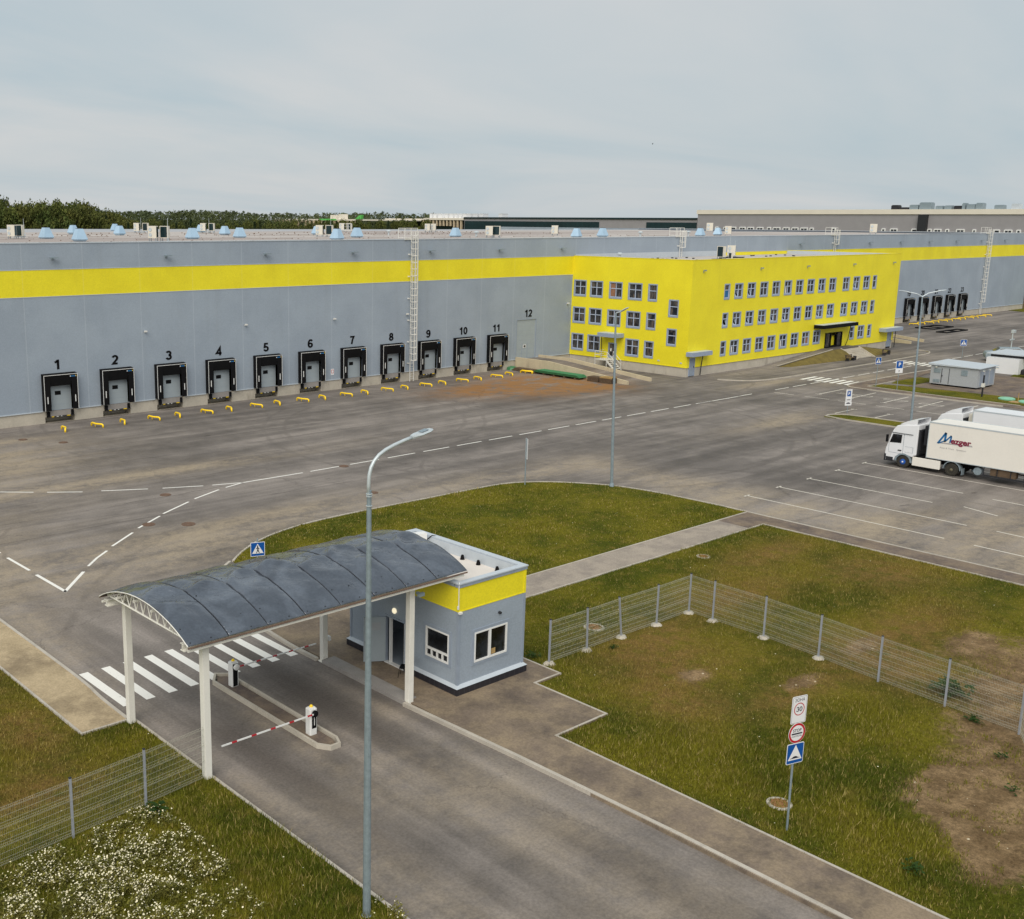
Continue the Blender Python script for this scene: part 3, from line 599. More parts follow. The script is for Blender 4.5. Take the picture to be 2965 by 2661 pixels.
def daisies(name, poly, bbox, dens, hgt, label, seed=3, keep=None):
    x0, x1, y0, y1 = bbox; n = int((x1-x0)*(y1-y0)*dens); x = RNG.uniform(x0, x1, n); y = RNG.uniform(y0, y1, n)
    k = inpoly(x, y, poly) & (RNG.uniform(0, 1, n) < np.clip(fbm(x, y, .8, seed)*4.6-1.75, .05, 1)*(.25+.75*spots(x, y, [(10.3, 24.0, 4.6, 4.8), (13, 27, 2, 2), (17.9, 20.6, 2, 2)]))*np.clip(fbm(x, y, 2.6, seed+7)*4.2-1.45, .04, 1)); x = x[k]; y = y[k]; n = len(x)
    z = hgt*(.3+1.0*np.clip(fbm(x, y, 1.1, seed+20)*1.5-.25, 0, 1))*RNG.uniform(.5, 1.2, n)*(.45+.6*spots(x, y, [(10.5, 24.5, 5, 5.5), (17.9, 20.6, 1, 1.5)]))+.05; V = []; T = []; M = []; r = RNG.uniform(.013, .028, n)
    ang = np.arange(7)*2*PI/7; vs = []; 
    tx = RNG.normal(0, .45, n); ty = RNG.normal(-.1, .45, n)
    for k_ in range(7): vs.append(np.stack([x+r*np.cos(ang[k_]), y+r*np.sin(ang[k_]), z+r*(np.cos(ang[k_])*tx+np.sin(ang[k_])*ty)], 1))
    c = np.stack([x, y, z+.002], 1); P = np.stack(vs+[c], 1).reshape(-1, 3); base = np.arange(n)*8
    tr = np.concatenate([np.stack([base+7, base+k_, base+(k_+1) % 7], 1) for k_ in range(7)])
    me1 = tri_mesh(name, P, tr, mats=('petal', 'pollen', 'leafD'))
    # yellow centres and stems
    pc = np.stack([np.stack([x+r*.36*np.cos(a), y+r*.36*np.sin(a), z+.006+r*.36*(np.cos(a)*tx+np.sin(a)*ty)], 1) for a in (0, 2*PI/3, 4*PI/3)], 1).reshape(-1, 3)
    sx = x+RNG.normal(0, .08, n); sy = y+RNG.normal(0, .08, n); aa = RNG.uniform(0, PI, n)
    st = np.stack([np.stack([sx-.006*np.cos(aa), sy-.006*np.sin(aa), np.zeros(n)], 1), np.stack([sx+.006*np.cos(aa), sy+.006*np.sin(aa), np.zeros(n)], 1), np.stack([x, y, z-.003], 1)], 1).reshape(-1, 3)
    # leaves up the stems
    m_ = n*7; ix = RNG.integers(0, n, m_); f = RNG.uniform(.05, .85, m_); bx = sx[ix]*(1-f)+x[ix]*f+RNG.normal(0, .05, m_); by = sy[ix]*(1-f)+y[ix]*f+RNG.normal(0, .05, m_); bz = z[ix]*f; la = RNG.uniform(0, 2*PI, m_); L = RNG.uniform(.05, .13, m_)
    lf = np.stack([np.stack([bx, by, bz], 1), np.stack([bx+L*np.cos(la+.25), by+L*np.sin(la+.25), bz+L*.5], 1), np.stack([bx+L*np.cos(la-.25), by+L*np.sin(la-.25), bz+L*.4], 1)], 1).reshape(-1, 3)
    Vall = np.concatenate([P, pc, st, lf]); o1 = len(P); o2 = o1+len(pc); o3 = o2+len(st)
    Tall = np.concatenate([tr, np.arange(o1, o2).reshape(-1, 3), np.arange(o2, o3).reshape(-1, 3), np.arange(o3, len(Vall)).reshape(-1, 3)])
    ti = np.zeros(len(Vall)); ti[o2:] = np.repeat(RNG.uniform(0, .8, (len(Vall)-o2)//3), 3)
    bpy.data.meshes.remove(me1); me = tri_mesh(name, Vall, Tall, ti, mats=('petal', 'pollen', 'leafD'))
    mi = np.zeros(len(Tall), np.int32); mi[len(tr):len(tr)+n] = 1; mi[len(tr)+n:] = 2; me.polygons.foreach_set('material_index', mi)
    o = bpy.data.objects.new(name, me); COL.objects.link(o); tag(o, label, 'flowers', kind='stuff'); return o
DP = [(5, 16), (5, 29.2), (10.4, 29.5), (12.9, 29.7), (13.6, 30), (14.7, 30.6), (15.9, 29.9), (15.9, 28), (15.8, 26.2), (15.5, 24.5), (15.5, 22.2), (14.9, 20), (14, 16)]
daisies('daisies', DP, (5, 16.5, 17, 31), 330, .55, 'mass of white daisies with yellow centres in front of the left mesh fence')
daisies('daisy_patch', [(17.3, 19.6), (17.5, 21.6), (18.3, 21.6), (18.4, 19.6)], (17, 18.6, 19.4, 21.8), 160, .42, 'small clump of white daisies at the foot of the near lamp post', 5)
# scattered flowers and stones
n = 500; x = RNG.uniform(8, 62, n); y = RNG.uniform(10, 54, n)
k = (inpoly(x, y, G_RIGHT) | inpoly(x, y, G_LEFT) | inpoly(x, y, G_OVAL)) & (fbm(x, y, .5, 77) > .52); x = x[k]; y = y[k]
mb = MB()
for a, b in zip(x, y):
    r = random.uniform(.012, .035); z = .08+random.random()*.12
    mb.add([(a+r*math.cos(t), b+r*math.sin(t), z) for t in (0, 1.2, 2.5, 3.8, 5)], [(0, 1, 2, 3, 4)])
tag(mb.build('wildflowers', 'petal', normals=False), 'single white wildflowers dotted over the lawns', 'flowers', kind='stuff')
mb = MB()
for i in range(110):
    c = random.choice(BARE); a = random.gauss(c[0], c[2]*.7); b = random.gauss(c[1], c[3]*.7); r = random.choice([.015, .02, .02, .03, .06]); z = .05
    if a < 30.4: continue
    q = [(a+r*math.cos(t)*random.uniform(.7, 1.2), b+r*math.sin(t)*random.uniform(.5, 1), z) for t in (0, 1.1, 2.2, 3.3, 4.4, 5.4)]
    mb.add(q+[(a, b, z+r*.6)], [(i_, (i_+1) % 6, 6) for i_ in range(6)])
tag(mb.build('stones', 'concY', normals=False), 'pale stones and clods on the bare soil at the lower right', 'stones', kind='stuff')
# broad leaved weeds
def weed(x, y, s, lab, n=60):
    mb = MB(); rd = random.Random(int(x*97+y))
    for i in range(n):
        a = rd.uniform(0, 2*PI); d = rd.uniform(0, .7)*s; h = rd.uniform(.12, .55)*s; cx, cy = d*math.cos(a), d*math.sin(a); L = rd.uniform(.12, .22)*s; b = rd.uniform(0, 2*PI); wv = Vector((math.cos(b), math.sin(b), rd.uniform(-.3, .3)))*L; n_ = Vector((-wv.y, wv.x, rd.uniform(-.05, .05)))*.42; c = Vector((cx, cy, h))
        mb.add([c-wv, c-n_+wv*.1, c+wv, c+n_+wv*.1], [(0, 1, 2, 3)]); mb.add([(cx*.4, cy*.4, 0), (cx*.4+.008, cy*.4, 0), tuple(c)], [(0, 1, 2)])
    o = mb.build('weed', 'weed', loc=(x, y, .04), normals=False); tag(o, lab, 'weed', 'leafy weeds in the plot'); return o
weed(45.9, 17.2, 1.25, 'large bright green leafy weed behind the last mesh panels at the right', 90); weed(44.0, 15.6, .5, 'small weed tuft on bare soil below the corner of the right fence')
weed(35.2, 30.9, .5, 'weed beside the mesh fence end near the booth'); weed(15.6, 29.9, .6, 'dark leafy weed at the base of a left fence post'); weed(38.9, 29.3, .35, 'small weed on the dry brown patch inside the right fence'); weed(31.8, 12.4, .5, 'grey green weed close to the kerb below the stacked road signs')
for i, (a, b) in enumerate([(44.5, 12.2), (46.3, 11.6), (41.6, 13.6), (39.3, 12.4)]): weed(a, b, .45, 'low %s weed on the bare soil at the lower right' % ['narrow', 'yellowish', 'upright', 'ragged'][i], 30)
# manholes
def manhole(x, y, r, ring, lab, z=.006):
    t = thing('manhole', lab, 'manhole', (x, y, z), 0, 'manhole covers')
    if ring: MB().lathe((0, 0, 0), [(r*1.5, -.03), (r*1.45, .04), (r*1.15, .05), (r*1.12, .03)], 28).build('concrete_ring', 'conc', t)
    mb = MB(); mb.lathe((0, 0, 0), [(r, 0), (r, .02), (r*.86, .03), (r*.82, .012), (r*.6, .012), (r*.58, .028), (r*.4, .028), (r*.38, .012), (r*.1, .012)], 28)
    mb.build('cover', 'ochre' if ring else 'rust', t, loc=(0, 0, .03 if ring else .0))
for a in ((36.97, 92.91, .4, 0, 'rusty manhole cover in dusty asphalt left of dock one'), (39.25, 89.54, .4, 0, 'rusty manhole cover in the yard below dock one'), (37.05, 67.54, .4, 0, 'manhole cover just below the curved dashed line'), (32.38, 61.39, .42, 0, 'manhole cover touching the long dashed turn line'),
          (34.43, 59.87, .45, 0, 'orange brown manhole cover in the road bend'), (52.79, 66.97, .4, 0, 'dark manhole cover in a gap of the centre line'), (49.11, 58.84, .35, 0, 'small drain cover beside the near lamp post top')): manhole(*a)
for a in ((40.33, 31.59, .34, 1, 'concrete manhole in weeds behind the mesh fence'), (54.38, 34.91, .27, 1, 'sandy manhole ring in grass below the footpath'), (32.25, 17.1, .29, 1, 'rusty manhole with pale ring behind the stacked road signs')): manhole(*a, z=.05)
# ================================================================== WAREHOUSE
YF = 99.04; XL, XR = -70.0, 275.8; ZT = 16.93
wh = thing('warehouse', 'long grey warehouse with yellow band, numbered loading docks and flat roof', 'warehouse', (XL, YF, 0))
docks = [(n, 43.25+6*(n-1)) for n in range(1, 12)]+[(n, 218.5+6*(n-19)) for n in range(19, 24)]+[(0, 37.25-6*k) for k in range(0)]
fput = lambda u, v: (u, YF, v)
holes = [(x-1.72+.25, x+1.72-.25, 1.25, 3.9) for _, x in docks]+[(107.1, 110.8, 1.3, 6.35)]
w = MB(); w.mat(0); w.wall(XL, XR, 1.2, 12.03, [(a, b, c, d) for a, b, c, d in holes], fput)
w.mat(1); w.wall(XL, XR, 12.03, 14.53, [], fput); w.mat(0); w.wall(XL, XR, 14.53, ZT, [], fput)
w.add([(XR, YF, 1.2), (XR, 270, 1.2), (XR, 270, ZT), (XR, YF, ZT), (XL, YF, 1.2), (XL, 270, 1.2), (XL, 270, ZT), (XL, YF, ZT)], [(0, 1, 2, 3), (7, 6, 5, 4)])
w.add([(XL, 275, 0), (XR, 207, 0), (XR, 207, 16.4), (XL, 275, 16.4)], [(0, 1, 2, 3)])
w.build('wall', ['clad', 'yellow'], wh, world=True, normals=False)
pl = MB(); pits = [(x-1.5, x+1.5, 0.0, .58) for _, x in docks]
pl.wall(XL, XR, -.05, 1.2, [(a, b, -.05, d) for a, b, c, d in pits], lambda u, v: (u, YF+.05, v))
pl.add([(XR-.05, YF+.05, -.05), (XR-.05, 270, -.05), (XR-.05, 270, 1.2), (XR-.05, YF+.05, 1.2)], [(0, 1, 2, 3)])
for a, b, c, d in pits:
    y0, y1 = YF+.05, YF+1.3
    pl.add([(a, y0, .004), (b, y0, .004), (b, y1, .004), (a, y1, .004), (a, y0, d), (b, y0, d), (b, y1, d), (a, y1, d)], [(0, 1, 2, 3), (4, 7, 6, 5), (0, 3, 7, 4), (1, 5, 6, 2), (3, 2, 6, 7)])
pl.build('plinth', 'conc', wh, world=True, normals=False)
jl = MB()
edges = sorted([XL]+[v for _, x in docks for v in (x-1.74, x+1.74)]+[107.05, 110.85, XR])
for a, b in zip(edges[::2], edges[1::2]):
    if b-a > .3: jl.box(a, b, YF-.06, YF+.02, 1.14, 1.23)
jl.box(XL, XR, YF-.03, YF+.01, 12.0, 12.05); jl.box(XL, XR, YF-.03, YF+.01, 14.51, 14.55)
jl.build('base_flashing', 'trimL', wh, world=True)
cp = MB(); cp.box(XL, XR, YF-.05, YF+.5, ZT, ZT+.09); cp.box(XR-.45, XR+.05, YF+.5, 207, ZT, ZT+.09); cp.build('parapet_coping', 'trimL', wh, world=True)
cw = MB(); cw.box(XL, XR, YF+.42, YF+.47, 16.3, ZT); cw.build('parapet_inside', 'roof', wh, world=True)
rf = MB(); rf.add([(XL, YF+.4, 16.38), (XR, YF+.4, 16.38), (XR, 140, 16.62), (XL, 140, 16.62), (XL, 176, 16.4), (XR, 176, 16.4), (XL, 275, 16.75), (XR, 207, 16.6)], [(0, 1, 2, 3), (3, 2, 5, 4), (4, 5, 7, 6)])
rf.build('roof', 'roof', wh, world=True, normals=False)
# roof clutter: cable trays with feet, ballast, as one uncountable litter of the roof
ct = MB()
for y in (104, 108.5, 117, 127, 136, 148, 160, 172, 185):
    x = 20+random.uniform(0, 8)
    while x < 185:
        L = random.uniform(1.5, 5)
        if random.random() < .5: ct.box(x, x+L, y-.03, y+.03, 16.58, 16.61)
        ct.box(x, x+.1, y-.06, y+.06, 16.4, 16.64)
        if random.random() < .4: yy = y+random.uniform(-3, 3); ct.box(x, x+.16, yy, yy+.16, 16.4, 16.6)
        x += L
ct = ct.build('roof_clutter', 'brown', wh, world=True); ct['kind'] = 'stuff'
# floodlights on the wall
fl = MB(); fl.box(-.42, .42, -.62, -.3, -.06, .04); fl.box(-.06, .06, -.34, 0, -.05, 0); fl.box(-.12, .12, -.06, 0, -.2, .04)
flm = fl.mesh('floodlight', ['galv'])
for k, x in enumerate([31.3-12, 31.3]+[43.3+12.0*k for k in range(7)]+[176.3+12.06*k for k in range(8)]):
    o = bpy.data.objects.new('floodlight', flm); COL.objects.link(o); o.parent = wh; o.location = Vector((x, YF, 15.63))-wh.location
cm = MB(); cm.box(-.1, .1, -.42, -.1, -.07, .07); cm.box(-.05, .05, -.15, 0, -.14, -.04); cmm = cm.mesh('security_camera', ['white'])
for x in (52.61, 64.57, 76.55, 87.6, 116.9):
    o = bpy.data.objects.new('security_camera', cmm); COL.objects.link(o); o.parent = wh; o.location = Vector((x, YF, 8.2))-wh.location
# dock prototype (local origin: dock centre on the wall plane at ground level)
D = .6
def dock_parts():
    a = MB(); hw = 1.71; z0, z1 = 1.27, 4.68
    a.box(-hw, -hw+.06, -D, 0, z0, z1); a.box(hw-.06, hw, -D, 0, z0, z1)
    a.add([(-hw, -D, z1), (hw, -D, z1), (hw, 0, z1+.1), (-hw, 0, z1+.1), (-hw, -D, z1-.05), (hw, -D, z1-.05), (hw, 0, z1-.05), (-hw, 0, z1-.05)], [(0, 1, 2, 3), (7, 6, 5, 4), (0, 4, 5, 1), (0, 3, 7, 4), (1, 5, 6, 2)])
    sh = a.mesh('dock_shelter', ['black'])
    c = MB(); c.box(-hw+.06, -1.07, -D, -D+.03, z0, z1-.05); c.box(1.07, hw-.06, -D, -D+.03, z0, z1-.05)
    c.add([(-1.07, -D+.001, z1-.06), (1.07, -D+.001, z1-.06), (1.07, -D+.06, 4.0), (-1.07, -D+.06, 4.0), (1.09, -D+.12, 3.6), (-1.09, -D+.12, 3.6)], [(0, 1, 2, 3), (3, 2, 4, 5)])
    c.add([(-1.09, -D+.12, 3.6), (1.09, -D+.12, 3.6), (1.09, 0, 3.75), (-1.09, 0, 3.75)], [(0, 1, 2, 3)])
    cu = c.mesh('shelter_curtain', ['black'])
    e = MB(); t = .045; e.box(-hw, -hw+t, -D-.012, -D, z0, z1); e.box(hw-t, hw, -D-.012, -D, z0, z1); e.box(-hw+t, hw-t, -D-.012, -D, z1-t, z1)
    ed = e.mesh('edge_stripe', ['pvc'])
    g_ = MB(); g_.box(-.04, .04, -D-.02, -D, -.33, .33); gl = g_.mesh('guide_strip', ['pvc'])
    d = MB(); d.mat(0).box(-1.22, 1.22, .02, .07, 1.22, 3.95); d.mat(1)
    for z in (1.75, 2.3, 2.85, 3.4): d.box(-1.22, 1.22, .016, .021, z, z+.012)
    d.mat(2).box(-.42, .18, .0, .03, 2.66, 3.04); do = d.mesh('dock_door', ['doorg', 'trimB', 'black'])
    l = MB(); l.mat(0).box(-1.12, 1.12, -.14, .02, .62, 1.16); l.mat(1).box(-1.2, 1.2, -.2, -.14, .58, .66); l.mat(2).box(-.95, -.7, -.215, -.2, .585, .65).box(.6, .95, -.215, -.2, .585, .65); l.mat(3).box(-.45, -.25, -.215, -.2, .59, .645).box(-.02, .12, -.215, -.2, .59, .645)
    le = l.mesh('dock_leveller', ['slab', 'dark', 'ypaint', 'pvc'])
    b = MB(); b.box(-.15, .15, -.22, 0, -.27, .27); bu = b.mesh('dock_bumper', ['black'])
    bd = MB(); bd.mat(0).box(-.28, .3, -D-.014, -D, -.05, .05); bd.mat(1).box(-.28, -.2, -D-.018, -D-.012, -.05, .05); bd.mat(2).box(.3, .36, -D-.014, -D, -.04, .06)
    return sh, cu, ed, gl, do, le, bu, bd.mesh('name_badge', ['logoblue', 'pvc', 'ypaint'])
dk = dock_parts()
def mobj(name, me, parent, loc=(0, 0, 0)):
    o = bpy.data.objects.new(name, me); COL.objects.link(o); o.parent = parent; o.location = loc; return o
def numbers(txt, x, z, size, parent):
    mb = MB(); digits(mb, txt, size*.79, ((x, YF-.02, z), (1, 0, 0), (0, 0, 1)), wt=.21)
    return mb.build('dock_number', 'black', parent, world=True, normals=False)
for n, x in docks:
    s_ = mobj('dock_shelter', dk[0], wh, Vector((x, YF, 0))-wh.location)
    for nm, me in (('shelter_curtain', dk[1]), ('edge_stripe', dk[2]), ('dock_door', dk[4]), ('dock_leveller', dk[5])): mobj(nm, me, s_)
    for sx in (-1.4, 1.4): mobj('guide_strip', dk[3], s_, (sx, 0, 2.3))
    for sx in (-1.2, 1.2): mobj('dock_bumper', dk[6], s_, (sx, .05, .86))
    mobj('name_badge', dk[7], s_, (1.2, 0, 4.45)); numbers(str(n), x-.02 if n < 12 else x-.2, 5.58, 1.18, s_)
    s_['label'] = 'dock %d with black shelter and grey door' % n
d = MB(); d.mat(0).box(107.1, 110.8, YF+.06, YF+.12, 1.25, 6.35); d.mat(1)
for z in np.arange(1.9, 6.3, .6): d.box(107.1, 110.8, YF+.052, YF+.06, float(z), float(z)+.015)
d.mat(2).box(108.45, 109.0, YF+.03, YF+.06, 2.65, 3.05); d.mat(3).box(108.55, 108.9, YF+.02, YF+.03, 2.73, 2.97); d.mat(1).box(108.2, 108.25, YF+.04, YF+.06, 1.3, 3.3).box(109.25, 109.3, YF+.04, YF+.06, 1.3, 3.3)
rd_ = d.build('roller_door', ['doorg', 'trimB', 'pvc', 'black'], wh, world=True)
e = MB(); e.box(107.0, 107.1, YF-.02, YF+.12, 1.25, 6.45); e.box(110.8, 110.9, YF-.02, YF+.12, 1.25, 6.45); e.box(107.1, 110.8, YF-.02, YF+.12, 6.35, 6.45); e.build('door_frame', 'trimB', rd_, world=True)
numbers('12', 109.2, 7.2, 1.2, rd_)
# caged ladders
def ladder(mb, x, z0=.0, zc=2.6, ztop=18.2, y=YF, s=1):
    for dx in (-.3, .3): mb.box(x+dx-.035, x+dx+.035, y-.32, y-.25, z0, ztop)
    z = z0+.3
    while z < ztop-1.2: mb.tube([(x-.3, y-.285, z), (x+.3, y-.285, z)], .018, 5); z += .3
    for z in np.arange(zc, ztop+.01, .78):
        pts = [(x+.45*math.cos(a)*.95, y-.5-.5*math.sin(a), z) for a in np.linspace(0, PI, 9)]; pts = [(x+.36, y-.28, z)]+pts+[(x-.36, y-.28, z)]; mb.tube(pts, .038, 5)
    for a in (.35, 1.1, PI/2, PI-1.1, PI-.35): p = (x+.45*math.cos(a)*.95, y-.5-.5*math.sin(a)); mb.box(p[0]-.025, p[0]+.025, p[1]-.02, p[1]+.02, zc, ztop)
    for z in np.arange(z0+2.2, ztop-1, 2.6): mb.box(x-.55, x+.3, y-.3, y-.26, z, z+.05); mb.box(x-.58, x-.52, y-.3, y, z-.05, z+.1)
def rail(mb, x, y=YF):
    for (a, b) in (((x-1.25, y-.15), (x-1.25, y+1.0)), ((x+.75, y-.15), (x+.75, y+1.0)), ((x-1.25, y+1.0), (x+.75, y+1.0)), ((x-1.25, y-.15), (x+.75, y-.15))):
        for z in (17.15, 17.7, 18.25): mb.tube([(a[0], a[1], z), (b[0], b[1], z)], .035 if z != 17.7 else .02, 6)
    for p in ((x-1.25, y-.15), (x-.3, y-.15), (x+.75, y-.15), (x-1.25, y+1.0), (x+.75, y+1.0)): mb.tube([(p[0], p[1], 16.9), (p[0], p[1], 18.25)], .04, 6)
    mb.box(x-1.25, x+.75, y-.15, y-.11, 16.93, 17.08)
for x, z0, z1 in ((88.35, 0, 17.9), (251.9, 0, 17.9), (142.0, 13.4, 17.9), (187.5, 13.4, 17.9)):
    mb = MB(); ladder(mb, x, z0, 2.6 if z0 < 1 else 15.4, z1); lo = mb.build('caged_ladder', 'white', wh, world=True); mb = MB(); rail(mb, x); mb.build('roof_guardrail', 'white', lo, world=True)
sg = MB(); sg.mat(0).box(76.15, 76.6, YF-.03, YF, 1.75, 2.45); sg.mat(1).box(76.2, 76.55, YF-.036, YF-.03, 1.95, 2.35); sg.mat(0).box(76.25, 76.5, YF-.04, YF-.036, 2.0, 2.3); sg.build('wall_notice', ['signw', 'red'], wh, world=True)
dp = MB(); dp.tube([(XR-.3, YF-.12, .1), (XR-.3, YF-.12, 16.8)], .09, 8); dp.build('drainpipe', 'rust', wh, world=True)

# ================================================================== OFFICE BLOCK
X0, X1, Y0, Y1, ZO = 117.89, 172.62, 80.06, YF, 14.53
of = thing('office_building', 'bright yellow three storey office block with rows of grey framed windows', 'building', (X0, Y0, 0))
FW = {}
r3 = [(125.1, 126.3)]+[(127.45+3.0*k, 129.3+3.0*k) for k in range(9)]+[(155.35+3.02*k, 157.2+3.02*k) for k in range(3)]+[(164.25, 165.4)]
r1 = [(125.1, 126.3)]+[(127.3+2.99*k, 129.2+2.99*k) for k in range(8)]+[(158.75, 160.0), (161.1, 163.0), (164.1, 165.2)]
front = [(a, b, 9.5, 11.4) for a, b in r3]+[(a, b, 5.85, 7.7) for a, b in r3]+[(a, b, 2.2, 4.07) for a, b in r1]
doorF = (151.7, 156.3, 1.4, 3.4); doorL = (118.45, 119.65, .1, 2.4); doorR = (170.65, 172.0, .25, 2.5)
side = [(96.6, 98.7, 9.25, 11.35), (93.8, 95.9, 9.25, 11.35), (90.6, 92.7, 9.25, 11.35), (87.45, 89.6, 9.25, 11.35), (85.1, 86.45, 9.25, 11.35), (96.6, 98.7, 5.6, 7.7), (93.8, 95.9, 5.6, 7.7), (90.65, 92.8, 5.6, 7.7), (87.5, 89.65, 5.6, 7.7), (85.1, 86.5, 5.6, 7.7),
        (96.7, 98.75, 1.9, 4.1), (93.85, 95.95, 1.9, 4.1), (87.5, 89.6, 1.9, 4.1), (85.2, 86.6, 1.95, 4.05), (81.8, 83.2, 7.45, 9.55), (81.85, 83.25, 3.8, 5.9)]
doorS = (91.0, 92.4, 1.25, 3.35)
w = MB(); fp = lambda u, v: (u, Y0, v); sp = lambda u, v: (X0, u, v)
ZC = 1.22
w.wall(X0, X1, ZC, ZO, [h for h in front]+[(doorF[0], doorF[1], ZC, doorF[3]), (doorL[0], doorL[1], ZC, doorL[3]), (doorR[0], doorR[1], ZC, doorR[3])], fp)
w.wall(Y0, Y1, ZC, ZO, side+[doorS], sp)
w.add([(X1, Y0, ZC), (X1, Y1, ZC), (X1, Y1, ZO), (X1, Y0, ZO)], [(0, 1, 2, 3)])
w.build('wall', 'yellow', of, world=True, normals=False)
b = MB(); b.wall(X0+.08, X1-.08, -.05, ZC, [(doorL[0], doorL[1], -.05, ZC), (doorR[0], doorR[1], -.05, ZC)], lambda u, v: (u, Y0+.08, v)); b.wall(Y0+.08, Y1, -.05, ZC, [], lambda u, v: (X0+.08, u, v))
b.add([(X1-.08, Y0+.08, -.05), (X1-.08, Y1, -.05), (X1-.08, Y1, ZC), (X1-.08, Y0+.08, ZC)], [(0, 1, 2, 3)]); b.build('plinth', 'conc', of, world=True, normals=False)
t = MB(); t.box(X0-.03, doorL[0]-.1, Y0-.03, Y0+.05, ZC-.05, ZC+.03).box(doorL[1]+.1, doorF[0], Y0-.03, Y0+.05, ZC-.05, ZC+.03).box(doorF[1], doorR[0]-.1, Y0-.03, Y0+.05, ZC-.05, ZC+.03).box(X0-.03, X0+.05, Y0+.06, Y1-.06, ZC-.05, ZC+.03)
t.box(X0-.03, X1+.03, Y0-.03, Y0+.3, ZO, ZO+.06).box(X0-.03, X0+.3, Y0+.3, Y1-.06, ZO, ZO+.06).box(X1-.3, X1+.03, Y0+.3, Y1-.06, ZO, ZO+.06); t.build('edge_trim', 'yellow', of, world=True)
t = MB(); t.box(X0+.3, X1-.3, Y0+.3, Y1-.03, 13.85, 13.98); t.build('roof', 'roof', of, world=True)
t = MB(); t.box(X0+.28, X1-.28, Y0+.24, Y0+.29, 13.98, ZO).box(X0+.24, X0+.29, Y0+.3, Y1-.03, 13.98, ZO).box(X1-.29, X1-.24, Y0+.3, Y1-.03, 13.98, ZO).box(X0+.3, 152, Y1-.12, Y1-.05, 13.98, ZO+.25); t.build('parapet_inside', 'trimL', of, world=True)
def window(u0, u1, v0, v1, put, parent, tilt=0, blind=0):
    """put(u, v, d) -> world, d = depth out of the wall"""
    m = MB(); wdt = u1-u0; hgt = v1-v0; fr = .11; two = wdt > 1.5
    def bx(a, b, c, d, e0, e1):
        q = [put(a, c, e0), put(b, c, e0), put(b, d, e0), put(a, d, e0), put(a, c, e1), put(b, c, e1), put(b, d, e1), put(a, d, e1)]
        m.add(q, [(0, 1, 2, 3), (4, 7, 6, 5), (0, 4, 5, 1), (1, 5, 6, 2), (2, 6, 7, 3), (3, 7, 4, 0)])
    m.mat(0); bx(u0-.05, u0+fr, v0-.08, v1+.05, -.14, .03); bx(u1-fr, u1+.05, v0-.08, v1+.05, -.14, .03); bx(u0+fr, u1-fr, v1-fr, v1+.05, -.14, .03); bx(u0+fr, u1-fr, v0-.08, v0+fr+.03, -.14, .05)
    m.mat(1); a0, a1, b0, b1 = u0+fr, u1-fr, v0+fr+.03, v1-fr; tz = b0+(b1-b0)*.6; t_ = .045
    for q in ((a0, a0+t_, b0, b1), (a1-t_, a1, b0, b1), (a0+t_, a1-t_, b1-t_, b1), (a0+t_, a1-t_, b0, b0+.07), (a0+t_, a1-t_, tz-t_, tz+t_)): bx(*q, -.12, -.04)
    mid = (a0+a1)/2
    if two: bx(mid-t_, mid+t_, b0+.07, tz-t_, -.12, -.035); bx(mid-t_, mid+t_, tz+t_, b1-t_, -.12, -.035)
    if tilt:
        tc = (s0_, s1_) = ((a0+t_, mid-t_) if two else (a0+t_, a1-t_)); s0, s1 = (a0+t_, mid-t_) if two else (a0+t_, a1-t_); zb, zt = b0+.09, tz-t_-.02; dd = .33
        def P_(u, v): return put(u, v, -.03-dd*(v-zb)/(zt-zb))
        for (a, b, c, d) in ((s0, s0+.07, zb, zt), (s1-.07, s1, zb, zt), (s0+.07, s1-.07, zb, zb+.08), (s0+.07, s1-.07, zt-.07, zt)):
            m.add([P_(a, c), P_(b, c), P_(b, d), P_(a, d)], [(0, 1, 2, 3)])
        m.add([put(s1-.01, zb, -.04), put(s1-.01, zt, -.04), put(s1-.01, zt, -.36)], [(0, 1, 2)]); m.add([P_(s0+.07, zb+.08), P_(s0+.3, zb+.08), P_(s0+.16, zt-.07), P_(s0+.07, zt-.07)], [(0, 1, 2, 3)])
    o = m.build('window', ['winframe', 'winsash'], parent, world=True)
    p = MB(); p.mat(0); e_ = -.10
    if tilt:
        p.add([put(a0, tz, e_), put(a1, tz, e_), put(a1, b1, e_), put(a0, b1, e_)], [(0, 1, 2, 3)])
        if two: p.add([put(mid, b0, e_), put(a1, b0, e_), put(a1, tz, e_), put(mid, tz, e_)], [(0, 1, 2, 3)])
        p.add([put(a0, b0, -1.2), put(mid+.4, b0, -1.2), put(mid+.4, tz, -1.2), put(a0, tz, -1.2)], [(0, 1, 2, 3)])
    else: p.add([put(a0, b0, e_), put(a1, b0, e_), put(a1, b1, e_), put(a0, b1, e_)], [(0, 1, 2, 3)])
    if blind == 1: p.mat(1); hw = (a1-a0)*.42; p.add([put(a1-hw, b0+.1, e_+.01), put(a1-.08, b0+.1, e_+.01), put(a1-.08, b1-.1 if hgt > 2 else tz-.08, e_+.01), put(a1-hw, b1-.1 if hgt > 2 else tz-.08, e_+.01)], [(0, 1, 2, 3)])
    if blind == 2: p.mat(2); p.add([put(a0+.06, b0+.1, e_+.01), put(a1-.1, b0+.1, e_+.01), put(a1-.1, tz-.08, e_+.01), put(a0+.06, tz-.08, e_+.01)], [(0, 1, 2, 3)])
    if blind == 3: p.mat(3); p.add([put(a0+.3, b0+.1, e_+.01), put(a0+.55, b0+.1, e_+.01), put(a0+.55, tz-.08, e_+.01), put(a0+.3, tz-.08, e_+.01)], [(0, 1, 2, 3)])
    p.build('pane', ['glass', 'orange', 'logoblue', 'pvc'], o, world=True, normals=False)
putF = lambda u, v, d: (u, Y0-d, v); putS = lambda u, v, d: (X0-d, u, v)
